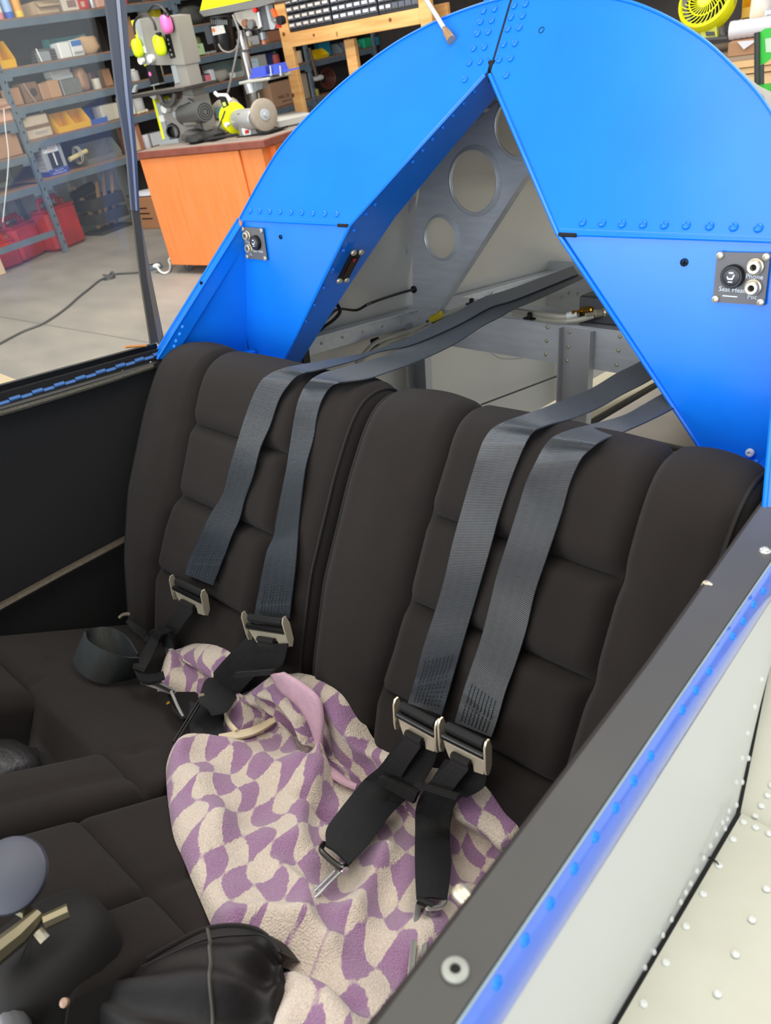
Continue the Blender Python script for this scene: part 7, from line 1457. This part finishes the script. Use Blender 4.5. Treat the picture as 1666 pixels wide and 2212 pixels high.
wl2 = HB(); p = Hs(1645, 18, 5.6); wl2.blob((p[0], p[1], p[2]), (.12, .12, .18), 14, 9, 6, .12); tag(wl2.build('plastic_bag', mat('clear_bag2', (.84, .82, .78), .4)), 'clear plastic bag above the yellow tool shell', 'bag')
bx_ = hthing('label_box', 'white box with blue print at the right photo edge', 'box', tuple(Hs(1662, 55, 5.45))); q = P_([(1652, 52), (1690, 52), (1690, 22), (1652, 22)], 5.45); b = HB(); b.prism(q, (0, .1, 0)); b.build('body', PAPER, bx_); lettering('PEI', .028, BLK, bx_, HW(Hs(1664, 36, 5.448)), HW((-1, 0, 0)), HW((0, 0, 1))); lettering('105', .028, mat('blue_print', (.25, .45, .70), .6), bx_, HW(Hs(1664, 45, 5.448)), HW((-1, 0, 0)), HW((0, 0, 1)))
# carton with a paper roll draped over it
q = P_([(1571, 119), (1640, 114), (1700, 110), (1700, 82), (1634, 86), (1573, 93)], 5.30); zb = BZ; h_ = Hs(1573, 93, 5.30)[2] - BZ; nl, nr = Hs(1571, 119, 5.30)[0], Hs(1700, 110, 5.30)[0]
ct = hthing('bench_carton', 'tan carton under the white paper roll on the workbench', 'box', ((nl + nr) / 2, 5.4, BZ)); b = HB(); b.box(((nl + nr) / 2, 5.42, BZ + h_ / 2), (nl - nr, .22, h_), .004); b.build('body', CARD, ct); b = HB(); b.box(((nl + nr) / 2, 5.42, BZ + h_ + .001), (nl - nr - .01, .10, .002)); b.build('flap', CARD, ct)
pr_ = hthing('paper_roll', 'white paper roll with a loose pointed end on the tan carton', 'roll', ((nl + nr) / 2, 5.4, BZ + h_)); a, c = Hs(1577, 85, 5.40), Hs(1690, 60, 5.40); rr3 = .048; zc_ = BZ + h_ + rr3 + .003
b = HB(); m_ = 26; b.lathe([(rr3 * (.96 + .05 * ((k * 7) % 3) / 2), (a[0] - c[0]) * k / m_) for k in range(m_ + 1)], (a[0], 5.40, zc_), (-1, 0, 0), 24); b.build('roll_body', PAPER, pr_, ang=60); q = P_([(1593, 90), (1637, 86), (1607, 107)], 5.296); b = HB(); b.prism(q, (0, .002, 0)); b.build('loose_end', PAPER, pr_)
# green folding chair in front of the bench
CS = 4.55
chn = hthing('folding_chair', 'green folding chair with a dark grey tube frame in front of the bench', 'chair', tuple(Hs(1650, 200, CS)))
cb_ = P_([(1641, 70), (1652, 62), (1672, 60), (1700, 58), (1700, 118), (1672, 122), (1652, 138), (1641, 140)], CS); b = HB(); b.prism(cb_, (0, .012, 0)); b.build('backrest', GREENB, chn); b = HB(); b.prism(P_([(1653, 84), (1690, 78), (1690, 112), (1655, 113)], CS - .002), (0, .002, 0)); b.build('clear_pocket', mat('pale_pocket', (.72, .80, .70), .3), chn)
for x in (1635.5, 1645): b = HB(); b.tube(P_([(x, 70 if x < 1640 else 140), (x + .5, 260), (x + 1, 330)], CS - .01), .013, 8); b.build('frame_tube', mat('dark_tube', (.25, .25, .25), .4, .4), chn)
b = HB(); b.blob(tuple(Hs(1680, 196, CS - .12)), (.36, .36, .05), 18, 7, 1, .03); b.build('seat', GREENB, chn, ang=80)
